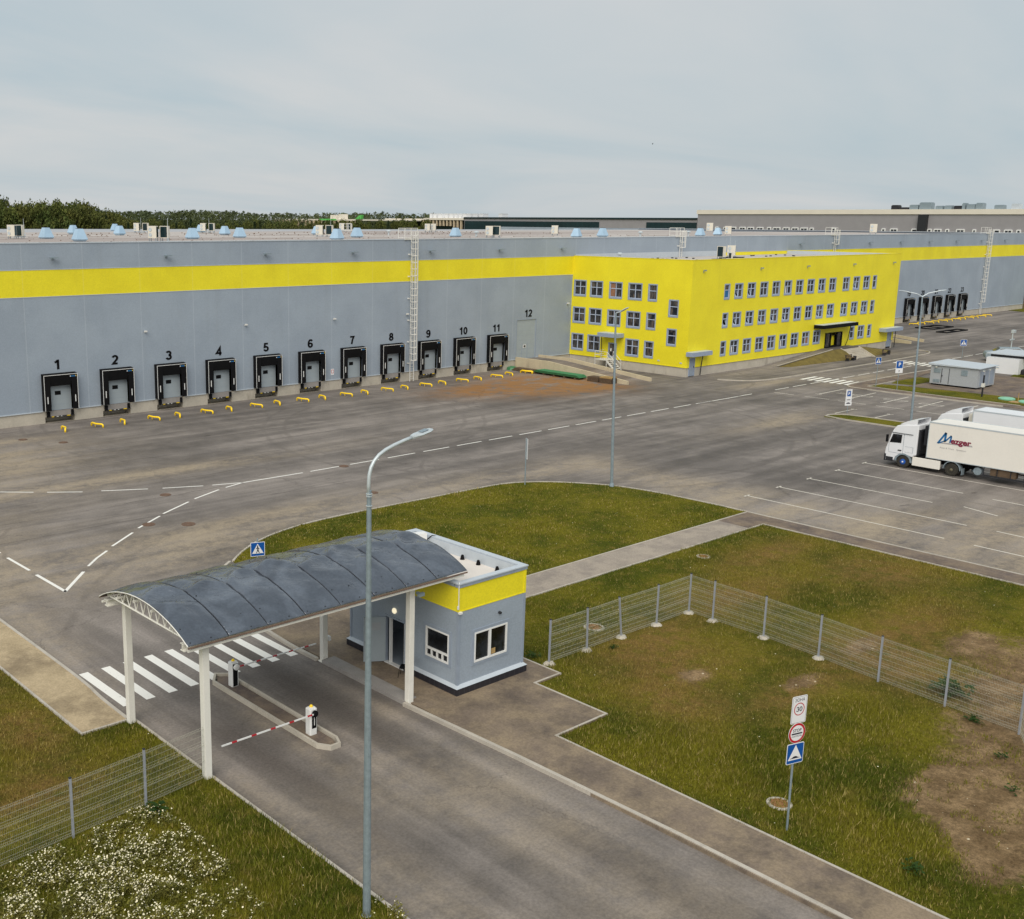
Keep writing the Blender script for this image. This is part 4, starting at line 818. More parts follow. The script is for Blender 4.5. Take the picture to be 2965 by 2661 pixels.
tilts3 = {1, 2, 8, 11}; tilts2 = {0, 1, 2, 3, 4, 5, 8, 9, 10, 11, 12}
for i, (a, b, c, d) in enumerate(front):
    row, k = (3, i) if i < 14 else ((2, i-14) if i < 28 else (1, i-28))
    window(a, b, c, d, putF, of, tilt=(row == 3 and k in tilts3) or (row == 2 and k in tilts2), blind={(3, 0): 2, (1, 7): 1, (1, 1): 3, (3, 5): 3, (1, 5): 3}.get((row, k), 0))
for i, (a, b, c, d) in enumerate(side): window(a, b, c, d, putS, of, blind={2: 0, 1: 0}.get(i, 0) or (1 if i == 2 else 0))
# entrance
en = MB(); en.mat(0); zt = 3.42
for (a, b, c, d) in ((151.6, 151.75, 1.38, zt+.1), (156.25, 156.4, 1.38, zt+.1), (151.75, 156.25, zt, zt+.1), (153.0, 153.15, 1.38, zt), (154.9, 155.05, 1.38, zt), (153.15, 154.9, 3.1, 3.2), (151.75, 153.0, 1.38, 1.5), (155.05, 156.25, 1.38, 1.5)): en.box(a, b, Y0-.12, Y0+.06, c, d)
en.mat(1).box(151.75, 153.0, Y0-.02, Y0, 1.5, zt).box(155.05, 156.25, Y0-.02, Y0, 1.5, zt); en.mat(2).box(153.15, 154.9, Y0+.3, Y0+.33, 1.6, 3.1)
en.mat(0).box(153.15, 153.3, Y0-.1, Y0-.04, 1.4, 3.1).box(154.75, 154.9, Y0-.1, Y0-.04, 1.4, 3.1).box(153.3, 154.75, Y0-.1, Y0-.04, 1.4, 1.6)
en.build('entrance_door', ['black', 'glass', 'yellow'], of, world=True)
c = MB(); c.mat(0).box(148.2, 158.0, 78.5, 80.03, 4.42, 4.9); c.mat(1).box(148.4, 157.8, 78.7, 80.0, 4.9, 4.93); c.build('entrance_canopy', ['black', 'trimL'], of, world=True)
c = MB(); c.tube([(157.6, 79.4, 4.4), (157.6, 79.7, 2.2), (157.5, 79.9, 1.4)], .05, 8); c.build('canopy_strut', 'black', of, world=True)
def small_door(u0, u1, v0, v1, put, name='side_door'):
    m = MB()
    def bx(a, b, c, d, e0, e1):
        q = [put(a, c, e0), put(b, c, e0), put(b, d, e0), put(a, d, e0), put(a, c, e1), put(b, c, e1), put(b, d, e1), put(a, d, e1)]; m.add(q, [(0, 1, 2, 3), (4, 7, 6, 5), (0, 4, 5, 1), (1, 5, 6, 2), (2, 6, 7, 3), (3, 7, 4, 0)])
    m.mat(0); bx(u0, u0+.09, v0, v1, -.1, .03); bx(u1-.09, u1, v0, v1, -.1, .03); bx(u0+.09, u1-.09, v1-.09, v1, -.1, .03)
    m.mat(1); bx(u0+.09, u1-.09, v0, v1-.09, -.09, -.04); m.mat(2); bx(u1-.22, u1-.17, (v0+v1)/2-.1, (v0+v1)/2+.05, -.04, .03)
    return m
small_door(*doorL, putF).build('side_door', ['winframe', 'trimB', 'dark'], of, world=True)
small_door(*doorR, putF).build('side_door', ['winframe', 'trimB', 'dark'], of, world=True)
m = small_door(*doorS, putS); m.mat(3)
m.add([putS(91.2, 1.6, -.03), putS(92.2, 1.6, -.03), putS(92.2, 3.2, -.03), putS(91.2, 3.2, -.03)], [(0, 1, 2, 3)]); m.mat(4); m.add([putS(91.85, 2.2, -.02), putS(92.1, 2.2, -.02), putS(92.1, 2.6, -.02), putS(91.85, 2.6, -.02)], [(0, 1, 2, 3)])
m.build('side_door', ['winframe', 'winframe', 'dark', 'glass', 'pvc'], of, world=True)
for (a, b, c_, d, e_, f) in ((117.6, 121.9, 79.05, 80.03, 2.68, 3.2), (167.8, 173.3, 78.9, 80.03, 2.78, 3.3), (116.25, 117.86, 89.9, 93.05, 4.22, 4.72)):
    c = MB(); c.mat(0).box(a, b, c_, d, e_, f); c.mat(1).box(a+.08, b-.08, c_+.08, d-.05, f, f+.03); c.build('door_canopy', ['winframe', 'trimL'], of, world=True)
for pts in ([(120.8, 79.7, 2.68), (120.8, 79.85, 1.5), (120.8, 79.95, .1)], [(117.5, 93.3, 4.6), (117.6, 93.3, 1.3)], [(172.8, 79.8, 2.78), (172.85, 79.85, .1)]):
    c = MB(); c.tube(pts, .06, 8); c.build('drainpipe', 'dark', of, world=True)
for x in (120.2, 133.2, 145.0, 157.9, 170.2):
    o = bpy.data.objects.new('floodlight', flm); COL.objects.link(o); o.parent = of; o.location = Vector((x, Y0, 13.27))-of.location; o.scale = (.4, .6, 1.6)
for y in (84.26, 80.9): c = MB(); c.box(X0-.04, X0, y-.17, y+.17, 1.65, 1.82); c.build('wall_socket', 'trimL', of, world=True)
# entrance ramp, steps, berm
sp_ = MB(); sp_.add([(134.5, 80.0, .0), (134.5, 78.35, .0), (150.8, 78.35, 1.36), (150.8, 80.0, 1.36), (158.4, 78.35, 1.36), (158.4, 80.0, 1.36), (158.4, 80, -.02), (158.4, 78.35, -.02), (134.5, 78.35, -.02), (169.0, 80.0, .03), (169, 78.35, .03)],
    [(0, 1, 2, 3), (3, 2, 4, 5), (1, 8, 7, 4, 2), (5, 4, 10, 9)])
tag(sp_.build('entrance_ramp', 'asphalt', normals=False), 'sloping asphalt ramp along the front of the yellow office block', 'ramp')
st = MB(); n_ = 8
for k in range(n_): st.box(153.4, 158.4, 78.35-.3*(k+1), 78.35-.3*k, -.02, 1.36-.17*(k+1)+.0)
st.add([(153.2, 78.4, 1.4), (153.4, 78.4, 1.4), (153.4, 75.8, .1), (153.2, 75.8, .1), (153.2, 78.4, -.02), (153.4, 78.4, -.02), (153.4, 75.8, -.02), (153.2, 75.8, -.02)], [(0, 3, 2, 1), (0, 4, 7, 3), (1, 2, 6, 5), (3, 7, 6, 2)])
st.add([(158.4, 78.4, 1.4), (158.6, 78.4, 1.4), (158.6, 75.8, .1), (158.4, 75.8, .1), (158.4, 78.4, -.02), (158.6, 78.4, -.02), (158.6, 75.8, -.02), (158.4, 75.8, -.02)], [(0, 3, 2, 1), (0, 4, 7, 3), (1, 2, 6, 5), (3, 7, 6, 2)])
tag(st.build('entrance_steps', 'conc', normals=False), 'concrete steps with side walls before the main entrance', 'steps')
bm_ = MB(); bm_.add([(136.5, 78.33, .02), (153.2, 78.33, 1.33), (153.2, 77.5, 1.0), (153.2, 76.2, .03), (138, 77.2, .03), (150.8, 78.33, 1.33)], [(0, 4, 3, 2, 5), (5, 2, 1)])
tag(bm_.build('grass_berm', 'bank', normals=False), 'grass and earth bank rising to the left of the entrance steps', 'bank')
bm_ = MB(); bm_.add([(158.6, 78.33, 1.33), (168.5, 78.33, .02), (166, 77.0, .03), (158.6, 76.2, .03)], [(0, 1, 2, 3)]); tag(bm_.build('grass_berm', 'bank', normals=False), 'smaller brown bank to the right of the entrance steps', 'bank')
e = MB(); curb(e, [(136.3, 78.3), (150.8, 78.3)], .12, 0, .08)
for v in range(len(e.v)): x_, y_, z_ = e.v[v]; e.v[v] = (x_, y_, z_+max(0, (x_-134.5)/16.3*1.36))
struct('ramp_edging', e, 'conc')
def bench(x, y, rz, lab):
    t = thing('park_bench', lab, 'bench', (x, y, .02), rz, 'benches by the entrance steps')
    m = MB(); m.box(-.95, .95, -.22, -.08, .42, .46).box(-.95, .95, -.06, .08, .42, .46).box(-.95, .95, .1, .24, .42, .46); m.build('seat', 'wood', t)
    m = MB(); m.box(-.95, .95, .26, .3, .52, .64).box(-.95, .95, .29, .33, .7, .84); m.build('backrest', 'wood', t)
    for s in (-.8, .8): m = MB(); m.box(s-.05, s+.05, -.22, .24, 0, .42).box(s-.04, s+.04, .22, .28, .4, .84); m.build('leg', 'dark', t)
    m = MB(); m.lathe((1.4, .05, 0), [(.2, 0), (.24, .55), (.2, .58), (.18, .3)], 14); tag(m.build('litter_bin', 'dark', loc=(x+math.cos(rz)*.0, y, .02)), 'black litter bin next to the '+lab, 'bin', 'litter bins by the benches')
bench(151.0, 75.7, 0, 'brown wooden bench left of the entrance steps'); bench(161.6, 75.9, R(20), 'brown wooden bench right of the entrance steps')
# white steel stair on the side
sr = thing('steel_stair', 'white steel stair with railings at the side door of the yellow office', 'stair', (116.9, 91.5, 0))
m = MB(); m.box(115.9, 117.8, 91.0, 93.0, 1.17, 1.25); m.build('landing', 'white', sr, world=True)
m = MB()
for x in (115.9, 117.2): 
    m.hull([(x-.04, 91.0, 1.25), (x+.04, 91.0, 1.25), (x+.04, 89.5, 0), (x-.04, 89.5, 0), (x-.04, 91.0, 1.0), (x+.04, 91.0, 1.0), (x+.04, 89.8, 0), (x-.04, 89.8, 0)], [(0, 1, 2, 3), (4, 7, 6, 5), (0, 3, 7, 4), (1, 5, 6, 2)])
m.build('stringer', 'white', sr, world=True)
m = MB()
for k in range(5): m.box(115.94, 117.16, 91.0-.28*(k+1), 91.0-.28*k-.04, 1.02-.21*k, 1.06-.21*k)
m.build('tread', 'white', sr, world=True)
for p in ((115.95, 92.95), (115.95, 91.05), (117.2, 91.05)): m = MB(); m.box(p[0]-.035, p[0]+.035, p[1]-.035, p[1]+.035, 0, 1.17); m.build('leg', 'white', sr, world=True)
m = MB()
for pts in ([(115.95, 93, 2.3), (115.95, 91, 2.3), (115.95, 89.6, 1.15)], [(115.95, 93, 1.8), (115.95, 91, 1.8), (115.95, 89.6, .65)], [(117.2, 91, 2.3), (117.2, 89.6, 1.15)], [(117.2, 91, 1.8), (117.2, 89.6, .65)], [(115.95, 93, 2.3), (117.8, 93, 2.3)], [(115.95, 93, 1.8), (117.8, 93, 1.8)]): m.tube(pts, .03, 6)
for p, a, b_ in (((115.95, 93), 1.25, 2.3), ((115.95, 92), 1.25, 2.3), ((115.95, 91), 1.25, 2.3), ((115.95, 89.65), .1, 1.2), ((117.2, 91), 1.25, 2.3), ((117.2, 89.65), .1, 1.2), ((115.95, 90.3), .6, 1.75)): m.tube([(p[0], p[1], a), (p[0], p[1], b_)], .03, 6)
m.build('railing', 'white', sr, world=True)
# concrete loading ramps
def load_ramp(xa, xb, lab, flip=0):
    t = thing('loading_ramp', lab, 'ramp', ((xa+xb)/2, 90, 0))
    def side_wall(x0, x1):
        pr = [(99.0, 1.52), (93.4, 1.55), (86.9, .96), (80.7, .42)]; m = MB(); vs = []
        for y, z in pr: vs += [(x0, y, -.02), (x1, y, -.02), (x1, y, z), (x0, y, z)]
        fs = [(0, 1, 2, 3), (12, 15, 14, 13)]
        for i in range(3): a = 4*i; b_ = a+4; fs += [(a+3, a+2, b_+2, b_+3), (a, a+3, b_+3, b_), (a+1, b_+1, b_+2, a+2)]
        m.add(vs, fs); m.build('ramp_wall', 'concY', t, world=True)
    side_wall(xa, xa+.3); side_wall(xb-.3, xb)
    m = MB(); m.add([(xa+.3, 99, 1.2), (xb-.3, 99, 1.2), (xb-.3, 94.2, 1.2), (xa+.3, 94.2, 1.2), (xb-.3, 81.2, .01), (xa+.3, 81.2, .01)], [(0, 3, 2, 1), (3, 5, 4, 2)]); m.build('ramp_surface', 'asphalt', t, world=True, normals=False)
load_ramp(106.95, 111.75, 'concrete loading ramp with pale side walls leading to door 12'); load_ramp(180.4, 185.2, 'far concrete loading ramp beyond the yellow office block')
# piles beside the ramp
t = thing('sheet_stack', 'stack of green corrugated sheets lying beside the loading ramp', 'stack', (106, 90.4, 0))
for k in range(5):
    m = MB(); nseg = 14; y0_, y1_ = 86.7+.1*k, 94.3-.12*k; vs = []; 
    for i in range(nseg+1): xx = 105.2+1.55*i/nseg; zz = .26+.055*k+.04*math.cos(i*PI); vs += [(xx, y0_, zz), (xx, y1_, zz), (xx, y0_, zz+.03), (xx, y1_, zz+.03)]
    fs = []
    for i in range(nseg): a = 4*i; fs += [(a+2, a+3, a+7, a+6), (a, a+4, a+5, a+1), (a, a+2, a+6, a+4), (a+1, a+5, a+7, a+3)]
    m.add(vs, fs+[(0, 1, 3, 2), (4*nseg, 4*nseg+2, 4*nseg+3, 4*nseg+1)]); m.build('sheet', 'greensheet', t, world=True)
m = MB()
for y in (87.3, 89, 90.7, 92.4, 94): m = MB(); m.box(105.1, 106.8, y, y+.12, 0, .22); m.build('bearer', 'wood', t, world=True)
for k, (y, hgt, lab) in enumerate(((84.9, 4, 'brown timber pallet stack next to the green sheets'), (83.0, 5, 'pale topped pallet stack at the foot of the loading ramp'), )):
    t = thing('pallet_stack', lab, 'pallets', (106.2, y, 0), R(4*k))
    for j in range(hgt):
        m = MB(); z = .155*j
        for x_ in (-.6, -.05, .5): m.box(x_, x_+.1, -.85, .85, z, z+.1)
        for i in range(7): m.box(-.62, .62, -.85+.25*i, -.69+.25*i, z+.1, z+.135)
        m.build('pallet', 'woodL' if (j == hgt-1 and k == 1) else 'wood', t)
t = thing('timber_pile', 'low dark pile of boards at the upper end of the loading ramp wall', 'boards', (106.1, 96.3, 0))
for k in range(4): m = MB(); m.box(-.8+.1*k, .6, -2.2+.2*k, 2.1-.15*k, .08*k+.05, .08*k+.12); m.build('board', 'wood', t)
m = MB(); m.lathe((0, 0, 0), [(.8, 0), (.7, .3), (.3, .45)], 9); m.build('dark_heap', 'greensheet', loc=(105.9, 98.5, 0)); bpy.data.objects['dark_heap'].name = 'tarpaulin_bundle'; tag(bpy.data.objects['tarpaulin_bundle'], 'dark green bundle in the corner under door 12 by the wall', 'bundle')
# steel frames lying in the yard
for (a, b, c_, d, lab) in ((208, 216, 89.0, 92.6, 'dark steel frame lying flat in the yard nearer the docks'), (203, 211.5, 84.6, 86.6, 'second dark steel frame lying flat in the yard')):
    m = MB(); m.box(a, b, c_, c_+.25, 0, .2).box(a, b, d-.25, d, 0, .2).box(a, a+.25, c_+.25, d-.25, 0, .2).box(b-.25, b, c_+.25, d-.25, 0, .2).box((a+b)/2, (a+b)/2+.2, c_+.25, d-.25, 0, .18)
    tag(m.build('metal_rack', 'black'), lab, 'steel frame', 'steel frames lying in the yard')
# wheel guides
def guide(mir):
    s = -1 if mir else 1; p = [(0, .78, 0), (0, .78, .2), (0, .72, .28), (0, .6, .32), (0, 0, .32), (.06*s, -.25, .32), (.3*s, -.7, .32), (.36*s, -.8, .28), (.38*s, -.84, .2), (.38*s, -.84, 0)]
    m = MB(); m.tube(p, .085, 10); m.tube([(0, 0, 0), (0, 0, .3)], .03, 6); return m.mesh('wheel_guide', ['ypaint'], smooth=True)
gm = (guide(1), guide(0)); NW = 'zero one two three four five six seven eight nine ten eleven twelve thirteen fourteen fifteen sixteen seventeen eighteen nineteen twenty twenty-one twenty-two twenty-three'.split()
for n, x in docks:
    for k, (dx, dn) in enumerate(((-1.5, 'left'), (1.5, 'right'))):
        o = bpy.data.objects.new('wheel_guide', gm[k]); COL.objects.link(o); o.location = (x+dx, 94.65+(.4 if n == 11 else 0)+(.8 if n > 12 else 0), 0); tag(o, 'yellow tubular wheel guide on the %s side before dock %s' % (dn, NW[n]), 'wheel guide', 'yellow wheel guides in front of the docks')
for i, (x, y) in enumerate(((104.5, 94.95), (247.3, 95.6), (213.6, 95.4))):
    o = bpy.data.objects.new('wheel_guide', gm[1]); COL.objects.link(o); o.location = (x, y, 0); tag(o, ['yellow wheel guide right of the dock 11 pair by the ramp', 'last yellow wheel guide at the far right end', 'first yellow wheel guide beside the office corner'][i], 'wheel guide', 'yellow wheel guides in front of the docks')
# ================================================================== ROOF EQUIPMENT
def scrx(p): d = Vector(p)-Vector((0, 0, CAMZ)); return CX+F*d.dot(r2)/d.dot(fw)
ordn = ['first', 'second', 'third', 'fourth', 'fifth', 'sixth', 'seventh', 'eighth', 'ninth', 'tenth', 'eleventh', 'twelfth', 'thirteenth', 'fourteenth', 'fifteenth', 'sixteenth', 'seventeenth', 'eighteenth']
v = MB(); b0 = [(-.55, -.55), (.55, -.55), (.55, .55), (-.55, .55)]
v.add([(x*.85, y*.85, 0) for x, y in b0]+[(x*1.32, y*1.32, .28) for x, y in b0]+[(x*1.22, y*1.22, .46) for x, y in b0]+[(x*.62, y*.62, 1.5) for x, y in b0],
      [(0, 1, 5, 4), (1, 2, 6, 5), (2, 3, 7, 6), (3, 0, 4, 7), (4, 5, 9, 8), (5, 6, 10, 9), (6, 7, 11, 10), (7, 4, 8, 11), (8, 9, 13, 12), (9, 10, 14, 13), (10, 11, 15, 14), (11, 8, 12, 15)]); hood = v.mesh('vent_hood', ['vent'])
v = MB(); v.add([(x*.62, y*.62, 1.5) for x, y in b0]+[(x*.56, y*.56, 1.55) for x, y in b0], [(0, 1, 5, 4), (1, 2, 6, 5), (2, 3, 7, 6), (3, 0, 4, 7), (4, 5, 6, 7)]); cap = v.mesh('vent_cap', ['dark'])
v = MB(); v.box(-.5, .5, -.5, .5, -.25, .2); curbm = v.mesh('vent_curb', ['galv'])
VP = [(62.8, 154.7), (59.3, 137.1), (82.1, 178.6), (57.4, 123.2), (107.9, 214.4), (84.7, 166.7), (76.5, 129.7), (115.7, 192.9), (101.2, 160.9), (87.2, 134.7), (118.9, 158.6), (91.5, 117.6), (105.9, 131.2), (124.2, 128.8), (141.4, 118.4), (150.9, 120.7), (176, 118.5), (190, 124)]
for i, (x, y) in enumerate(sorted(VP, key=lambda q: scrx((q[0], q[1], 17)))):
    t = thing('roof_vent', 'pale blue pyramid roof vent hood, %s from the left' % ordn[i], 'roof vent', (x, y, 16.5), R(8*(i % 3)), 'pyramid vents on the warehouse roof')
    for nm, me in (('vent_curb', curbm), ('vent_hood', hood), ('vent_cap', cap)): mobj(nm, me, t)
def ac_mesh():
    m = MB(); m.box(-.5, .5, -.2, .2, .35, 1.6); body = m.mesh('casing', ['acwhite'])
    m = MB(); m.box(-.4, .4, .2, .215, .42, 1.53).box(.501, .515, -.14, .16, .45, 1.5); g1 = m.mesh('coil_grille', ['teal'])
    m = MB()
    for z in (.68, 1.22): m.lathe((-.22, -.22, z), [(.2, 0), (.2, -.02), (.17, -.02), (.16, .0), (.05, -.01)], 14, 'y')
    f = m.mesh('fan', ['galvL']); m = MB()
    for x in (-.4, .4):
        for y in (-.18, .18): m.box(x-.03, x+.03, y-.03, y+.03, 0, .35)
    return body, g1, f, m.mesh('stand', ['galv'])
acm = ac_mesh()
def ac(x, y, z, rz, sc, lab, pair=0):
    t = thing('air_conditioner', lab, 'air conditioner', (x, y, z), rz, 'air conditioning units on the roofs'); t.scale = (sc, sc, sc)
    for nm, me in (('casing', acm[0]), ('coil_grille', acm[1]), ('fan', acm[2]), ('stand', acm[3])): mobj(nm, me, t)
AC = [(55.3, 138.3), (56.6, 139), (99.46, 188.7), (100.8, 187.8), (66.1, 121.3), (67.4, 120.8), (111.7, 185.2), (113.2, 184.6), (103.4, 137.2), (104.6, 136.3), (152.2, 193.8), (153.7, 193.2), (166.2, 181.2), (167.6, 180.8), (126.1, 123.1), (127.2, 122.6), (153, 133.1), (227.2, 150.5), (187.1, 119.9), (242, 119)]
for i, (x, y) in enumerate(sorted(AC, key=lambda q: scrx((q[0], q[1], 17)))):
    ac(x, y, 16.5, R([-62, 118][i % 2] if x < 160 else -58), 1.15 if x < 200 else 1.45, 'white air conditioner on the warehouse roof, %s from the left' % (ordn+['nineteenth', 'twentieth'])[i])
ac(136.7, 88.4, 13.95, R(80), 1.2, 'tall white air conditioner on the yellow office roof'); ac(138.6, 88.1, 13.95, R(70), .62, 'small air conditioner beside the tall one on the office roof'); ac(145.6, 92.5, 13.95, R(-60), 1.15, 'slim black and white air conditioner on the office roof')
m = MB()
for (a, b) in ((135.0, 87.3), (143.9, 91.3)):
    m.box(a, a+3.4, b, b+.1, 14.05, 14.15).box(a, a+3.4, b+1.4, b+1.5, 14.05, 14.15)
    for k in range(5): m.box(a+.8*k, a+.8*k+.1, b+.1, b+1.4, 13.98, 14.12)
m.build('support_frame', 'dark', of, world=True)
m = MB(); m.box(0, .25, 0, .25, 0, .14); bb_ = m.mesh('ballast_block', ['dark'])
for i in range(46): mobj('ballast_block', bb_, of, Vector((random.uniform(121, 165), random.uniform(81.5, 98), 13.98))-of.location)
for i, (x, y, h) in enumerate(((63.5, 154.4, 2.6), (100.2, 188.5, 2.8), (66.6, 118.6, 2.8), (113.2, 185.6, 2.8), (125.3, 162.9, 2.8), (139.3, 88.8, 3.2), (147.2, 93, 2.6))):
    m = MB(); m.tube([(0, 0, 0), (0, 0, h)], [.05, .02], 6); m.box(-.15, .15, -.15, .15, 0, .12); tag(m.build('lightning_rod', 'galvL', loc=(x, y, 16.5 if i < 5 else 13.97)), 'thin lightning rod on the %s, %s from the left' % ('warehouse roof' if i < 5 else 'office roof', ordn[i if i < 5 else i-5]), 'lightning rod', 'lightning rods')
for i, (x, y) in enumerate(((125.6, 162.8), (123.9, 144.9), (127.5, 127.4), (157, 117.5), (176, 121), (124.6, 96.5))):
    m = MB(); z = .7; m.lathe((0, 0, 0), [(.16, 0), (.16, z), (.42, z+.02), (.44, z+.12), (.2, z+.3)], 14); tag(m.build('roof_exhaust', 'galvL', loc=(x, y, 16.5 if i < 5 else 13.97), smooth=False), ['small mushroom exhaust near the pair of air conditioners', 'small mushroom exhaust behind the left caged ladder', 'small mushroom exhaust right of the left ladder', 'small mushroom exhaust above the office corner', 'small mushroom exhaust beyond the middle ladder', 'round exhaust on the yellow office roof near its corner'][i], 'exhaust', 'round roof exhausts')
m = MB(); rail(m, 133.5, 168); tag(m.build('roof_railing', 'white', loc=(0, 0, .1)), 'small white railing box far across the warehouse roof', 'railing')

# ================================================================== GATE BOOTH
BX0, BX1, BY0, BY1 = 29.69, 33.64, 30.12, 37.15
bt = thing('guard_booth', 'grey gate booth with yellow upper band, dark tiled plinth and flat roof', 'booth', (BX0, BY0, .12))
wF = (30.62, 32.57, 1.3, 2.62); wL = (30.62, 32.03, 1.29, 2.6); dL = (33.35, 34.65, .12, 2.28)
ZB = 3.73; ZR = 4.78
w = MB()
for (zz0, zz1, mi) in ((.5, ZB, 0), (ZB, ZR, 1)):
    w.mat(mi); hs = [wF] if mi == 0 else []; w.wall(BX0, BX1, zz0, zz1, hs, lambda u, v: (u, BY0, v))
    w.wall(BY0, BY1, zz0, zz1, [wL, (dL[0], dL[1], zz0, dL[3])] if mi == 0 else [], lambda u, v: (BX0, u, v))
    w.add([(BX1, BY0, zz0), (BX1, BY1, zz0), (BX1, BY1, zz1), (BX1, BY0, zz1), (BX0, BY1, zz0), (BX0, BY1, zz1)], [(0, 1, 2, 3), (1, 4, 5, 2)])
w.build('wall', ['clad', 'yellow'], bt, world=True, normals=False)
inn = MB(); inn.add([(BX0+.1, BY0+.1, .14), (BX1-.1, BY0+.1, .14), (BX1-.1, BY1-.1, .14), (BX0+.1, BY1-.1, .14), (BX0+.1, BY0+.1, 3), (BX1-.1, BY0+.1, 3), (BX1-.1, BY1-.1, 3), (BX0+.1, BY1-.1, 3)], [(0, 1, 2, 3), (4, 7, 6, 5), (1, 5, 6, 2), (2, 6, 7, 3)]); inn.mat(1).box(30.4, 33, 30.3, 30.9, .2, .95); inn.box(31.6, 32.3, 33.8, 34.6, .15, 1.0)
inn.build('interior', ['clad', 'wood'], bt, world=True)
tb = MB()
for (a, b, c_, d) in ((BX0-.025, BX0+.1, BY0-.025, BY0+.1), (BX1-.1, BX1+.025, BY0-.025, BY0+.1), (BX0-.025, BX0+.1, BY1-.1, BY1+.025)): tb.mat(0).box(a, b, c_, d, .5, ZB-.02).mat(1).box(a, b, c_, d, ZB-.02, ZR-.02)
tb.mat(1).box(BX0+.1, BX1-.1, BY0-.015, BY0+.02, ZB-.02, ZB+.02).box(BX0-.015, BX0+.02, BY0+.1, BY1-.1, ZB-.02, ZB+.02); tb.build('corner_trim', ['trimB', 'yellow'], bt, world=True)
p = MB(); p.mat(0)
for (a, b, c_, d) in ((BX0-.13, BX1+.13, BY0-.13, BY0+.02), (BX1-.02, BX1+.13, BY0+.02, BY1+.13), (BX0-.13, BX0+.02, BY0+.02, dL[0]-.05), (BX0-.13, BX0+.02, dL[1]+.05, BY1+.13), (BX0+.02, BX1-.02, BY1, BY1+.13)): p.box(a, b, c_, d, .1, .42)
p.mat(1)
def sill(a, b, c_, d, hi, s_): 
    p.box(a, b, c_, d, .42, .45)
p.add([(BX0-.15, BY0-.15, .42), (BX1+.15, BY0-.15, .42), (BX1+.01, BY0+.0, .54), (BX0-.01, BY0+.0, .54), (BX0-.15, dL[0]-.05, .42), (BX0-.01, dL[0]-.05, .54), (BX1+.15, BY1+.15, .42), (BX1+.01, BY1, .54), (BX0-.15, dL[1]+.05, .42), (BX0-.01, dL[1]+.05, .54), (BX0-.15, BY1+.15, .42), (BX0-.01, BY1, .54)],
      [(0, 1, 2, 3), (0, 3, 5, 4), (1, 6, 7, 2), (8, 9, 11, 10), (10, 11, 7, 6)])
p.build('plinth', ['tile', 'trimL'], bt, world=True)
cp = MB()
o_ = .08
for (a, b, c_, d) in ((BX0-o_, BX1+o_, BY0-o_, BY0+.22), (BX0-o_, BX1+o_, BY1-.22, BY1+o_), (BX0-o_, BX0+.22, BY0+.22, BY1-.22), (BX1-.22, BX1+o_, BY0+.22, BY1-.22)): cp.mat(0).box(a, b, c_, d, ZR+.12, ZR+.17); cp.mat(1).box(a+(.03 if a < BX1-1 else 0), b-.03, c_+(.03 if c_ < BY1-1 else 0), d-.03, ZR-.02, ZR+.12)
cp.build('roof_coping', ['trimL', 'trimB'], bt, world=True)
m = MB(); m.box(BX0+.2, BX1-.2, BY0+.2, BY1-.2, 4.3, 4.42); m.mat(1).box(BX1-.24, BX1-.2, BY0+.22, BY1-.22, 4.42, ZR+.1).box(BX0+.2, BX1-.24, BY1-.24, BY1-.2, 4.42, ZR+.1).box(BX0+.2, BX0+.24, BY0+.22, BY1-.24, 4.42, ZR+.1); m.build('roof', ['boothroof', 'trimL'], bt, world=True)
for (x, y) in ((33.22, 34.95), (33.22, 33.55), (33.22, 32.55), (33.22, 31.4)):
    m = MB(); m.lathe((x, y, 4.42), [(.11, 0), (.1, .03), (.06, .2), (.05, .21)], 10); m.build('roof_drain_cone', 'black', bt, world=True)
# booth windows
def bwin(put, u0, u1, v0, v1, kind):
    m = MB()
    def bx(a, b, c, d, e0, e1):
        q = [put(a, c, e0), put(b, c, e0), put(b, d, e0), put(a, d, e0), put(a, c, e1), put(b, c, e1), put(b, d, e1), put(a, d, e1)]; m.add(q, [(0, 1, 2, 3), (4, 7, 6, 5), (0, 4, 5, 1), (1, 5, 6, 2), (2, 6, 7, 3), (3, 7, 4, 0)])
    m.mat(1); k = .13
    for q in ((u0-k, u0, v0-k, v1+k), (u1, u1+k, v0-k, v1+k), (u0, u1, v1, v1+k), (u0, u1, v0-k, v0)): bx(*q, -.05, .03)
    m.mat(0); t_ = .07
    for q in ((u0, u0+t_, v0, v1), (u1-t_, u1, v0, v1), (u0+t_, u1-t_, v1-t_, v1), (u0+t_, u1-t_, v0, v0+t_)): bx(*q, -.06, .045)
    if kind == 2: c_ = (u0+u1)/2-.06; bx(c_-.06, c_+.06, v0+t_, v1-t_, -.06, .045)
    else:
        h = v0+.38; bx(u0+t_, u1-t_, h-.04, h+.04, -.06, .05)
        for f in (.27, .5, .74): c_ = u0+(u1-u0)*f; bx(c_-.035, c_+.035, v0+t_, h-.04, -.06, .045)
    o = m.build('window', ['pvc', 'trimB'], bt, world=True)
    p_ = MB(); p_.add([put(u0, v0, -.02), put(u1, v0, -.02), put(u1, v1, -.02), put(u0, v1, -.02)], [(0, 1, 2, 3)])
    if kind == 2: p_.mat(1); p_.add([put(u0+1.05, v0+.1, -.01), put(u0+1.3, v0+.1, -.01), put(u0+1.3, v0+.35, -.01), put(u0+1.05, v0+.35, -.01)], [(0, 1, 2, 3)])
    p_.build('pane', ['glassB', 'woodL'], o, world=True, normals=False)
bwin(lambda u, v, d: (u, BY0-d, v), *wF, 2); bwin(lambda u, v, d: (BX0-d, u, v), *wL, 1)
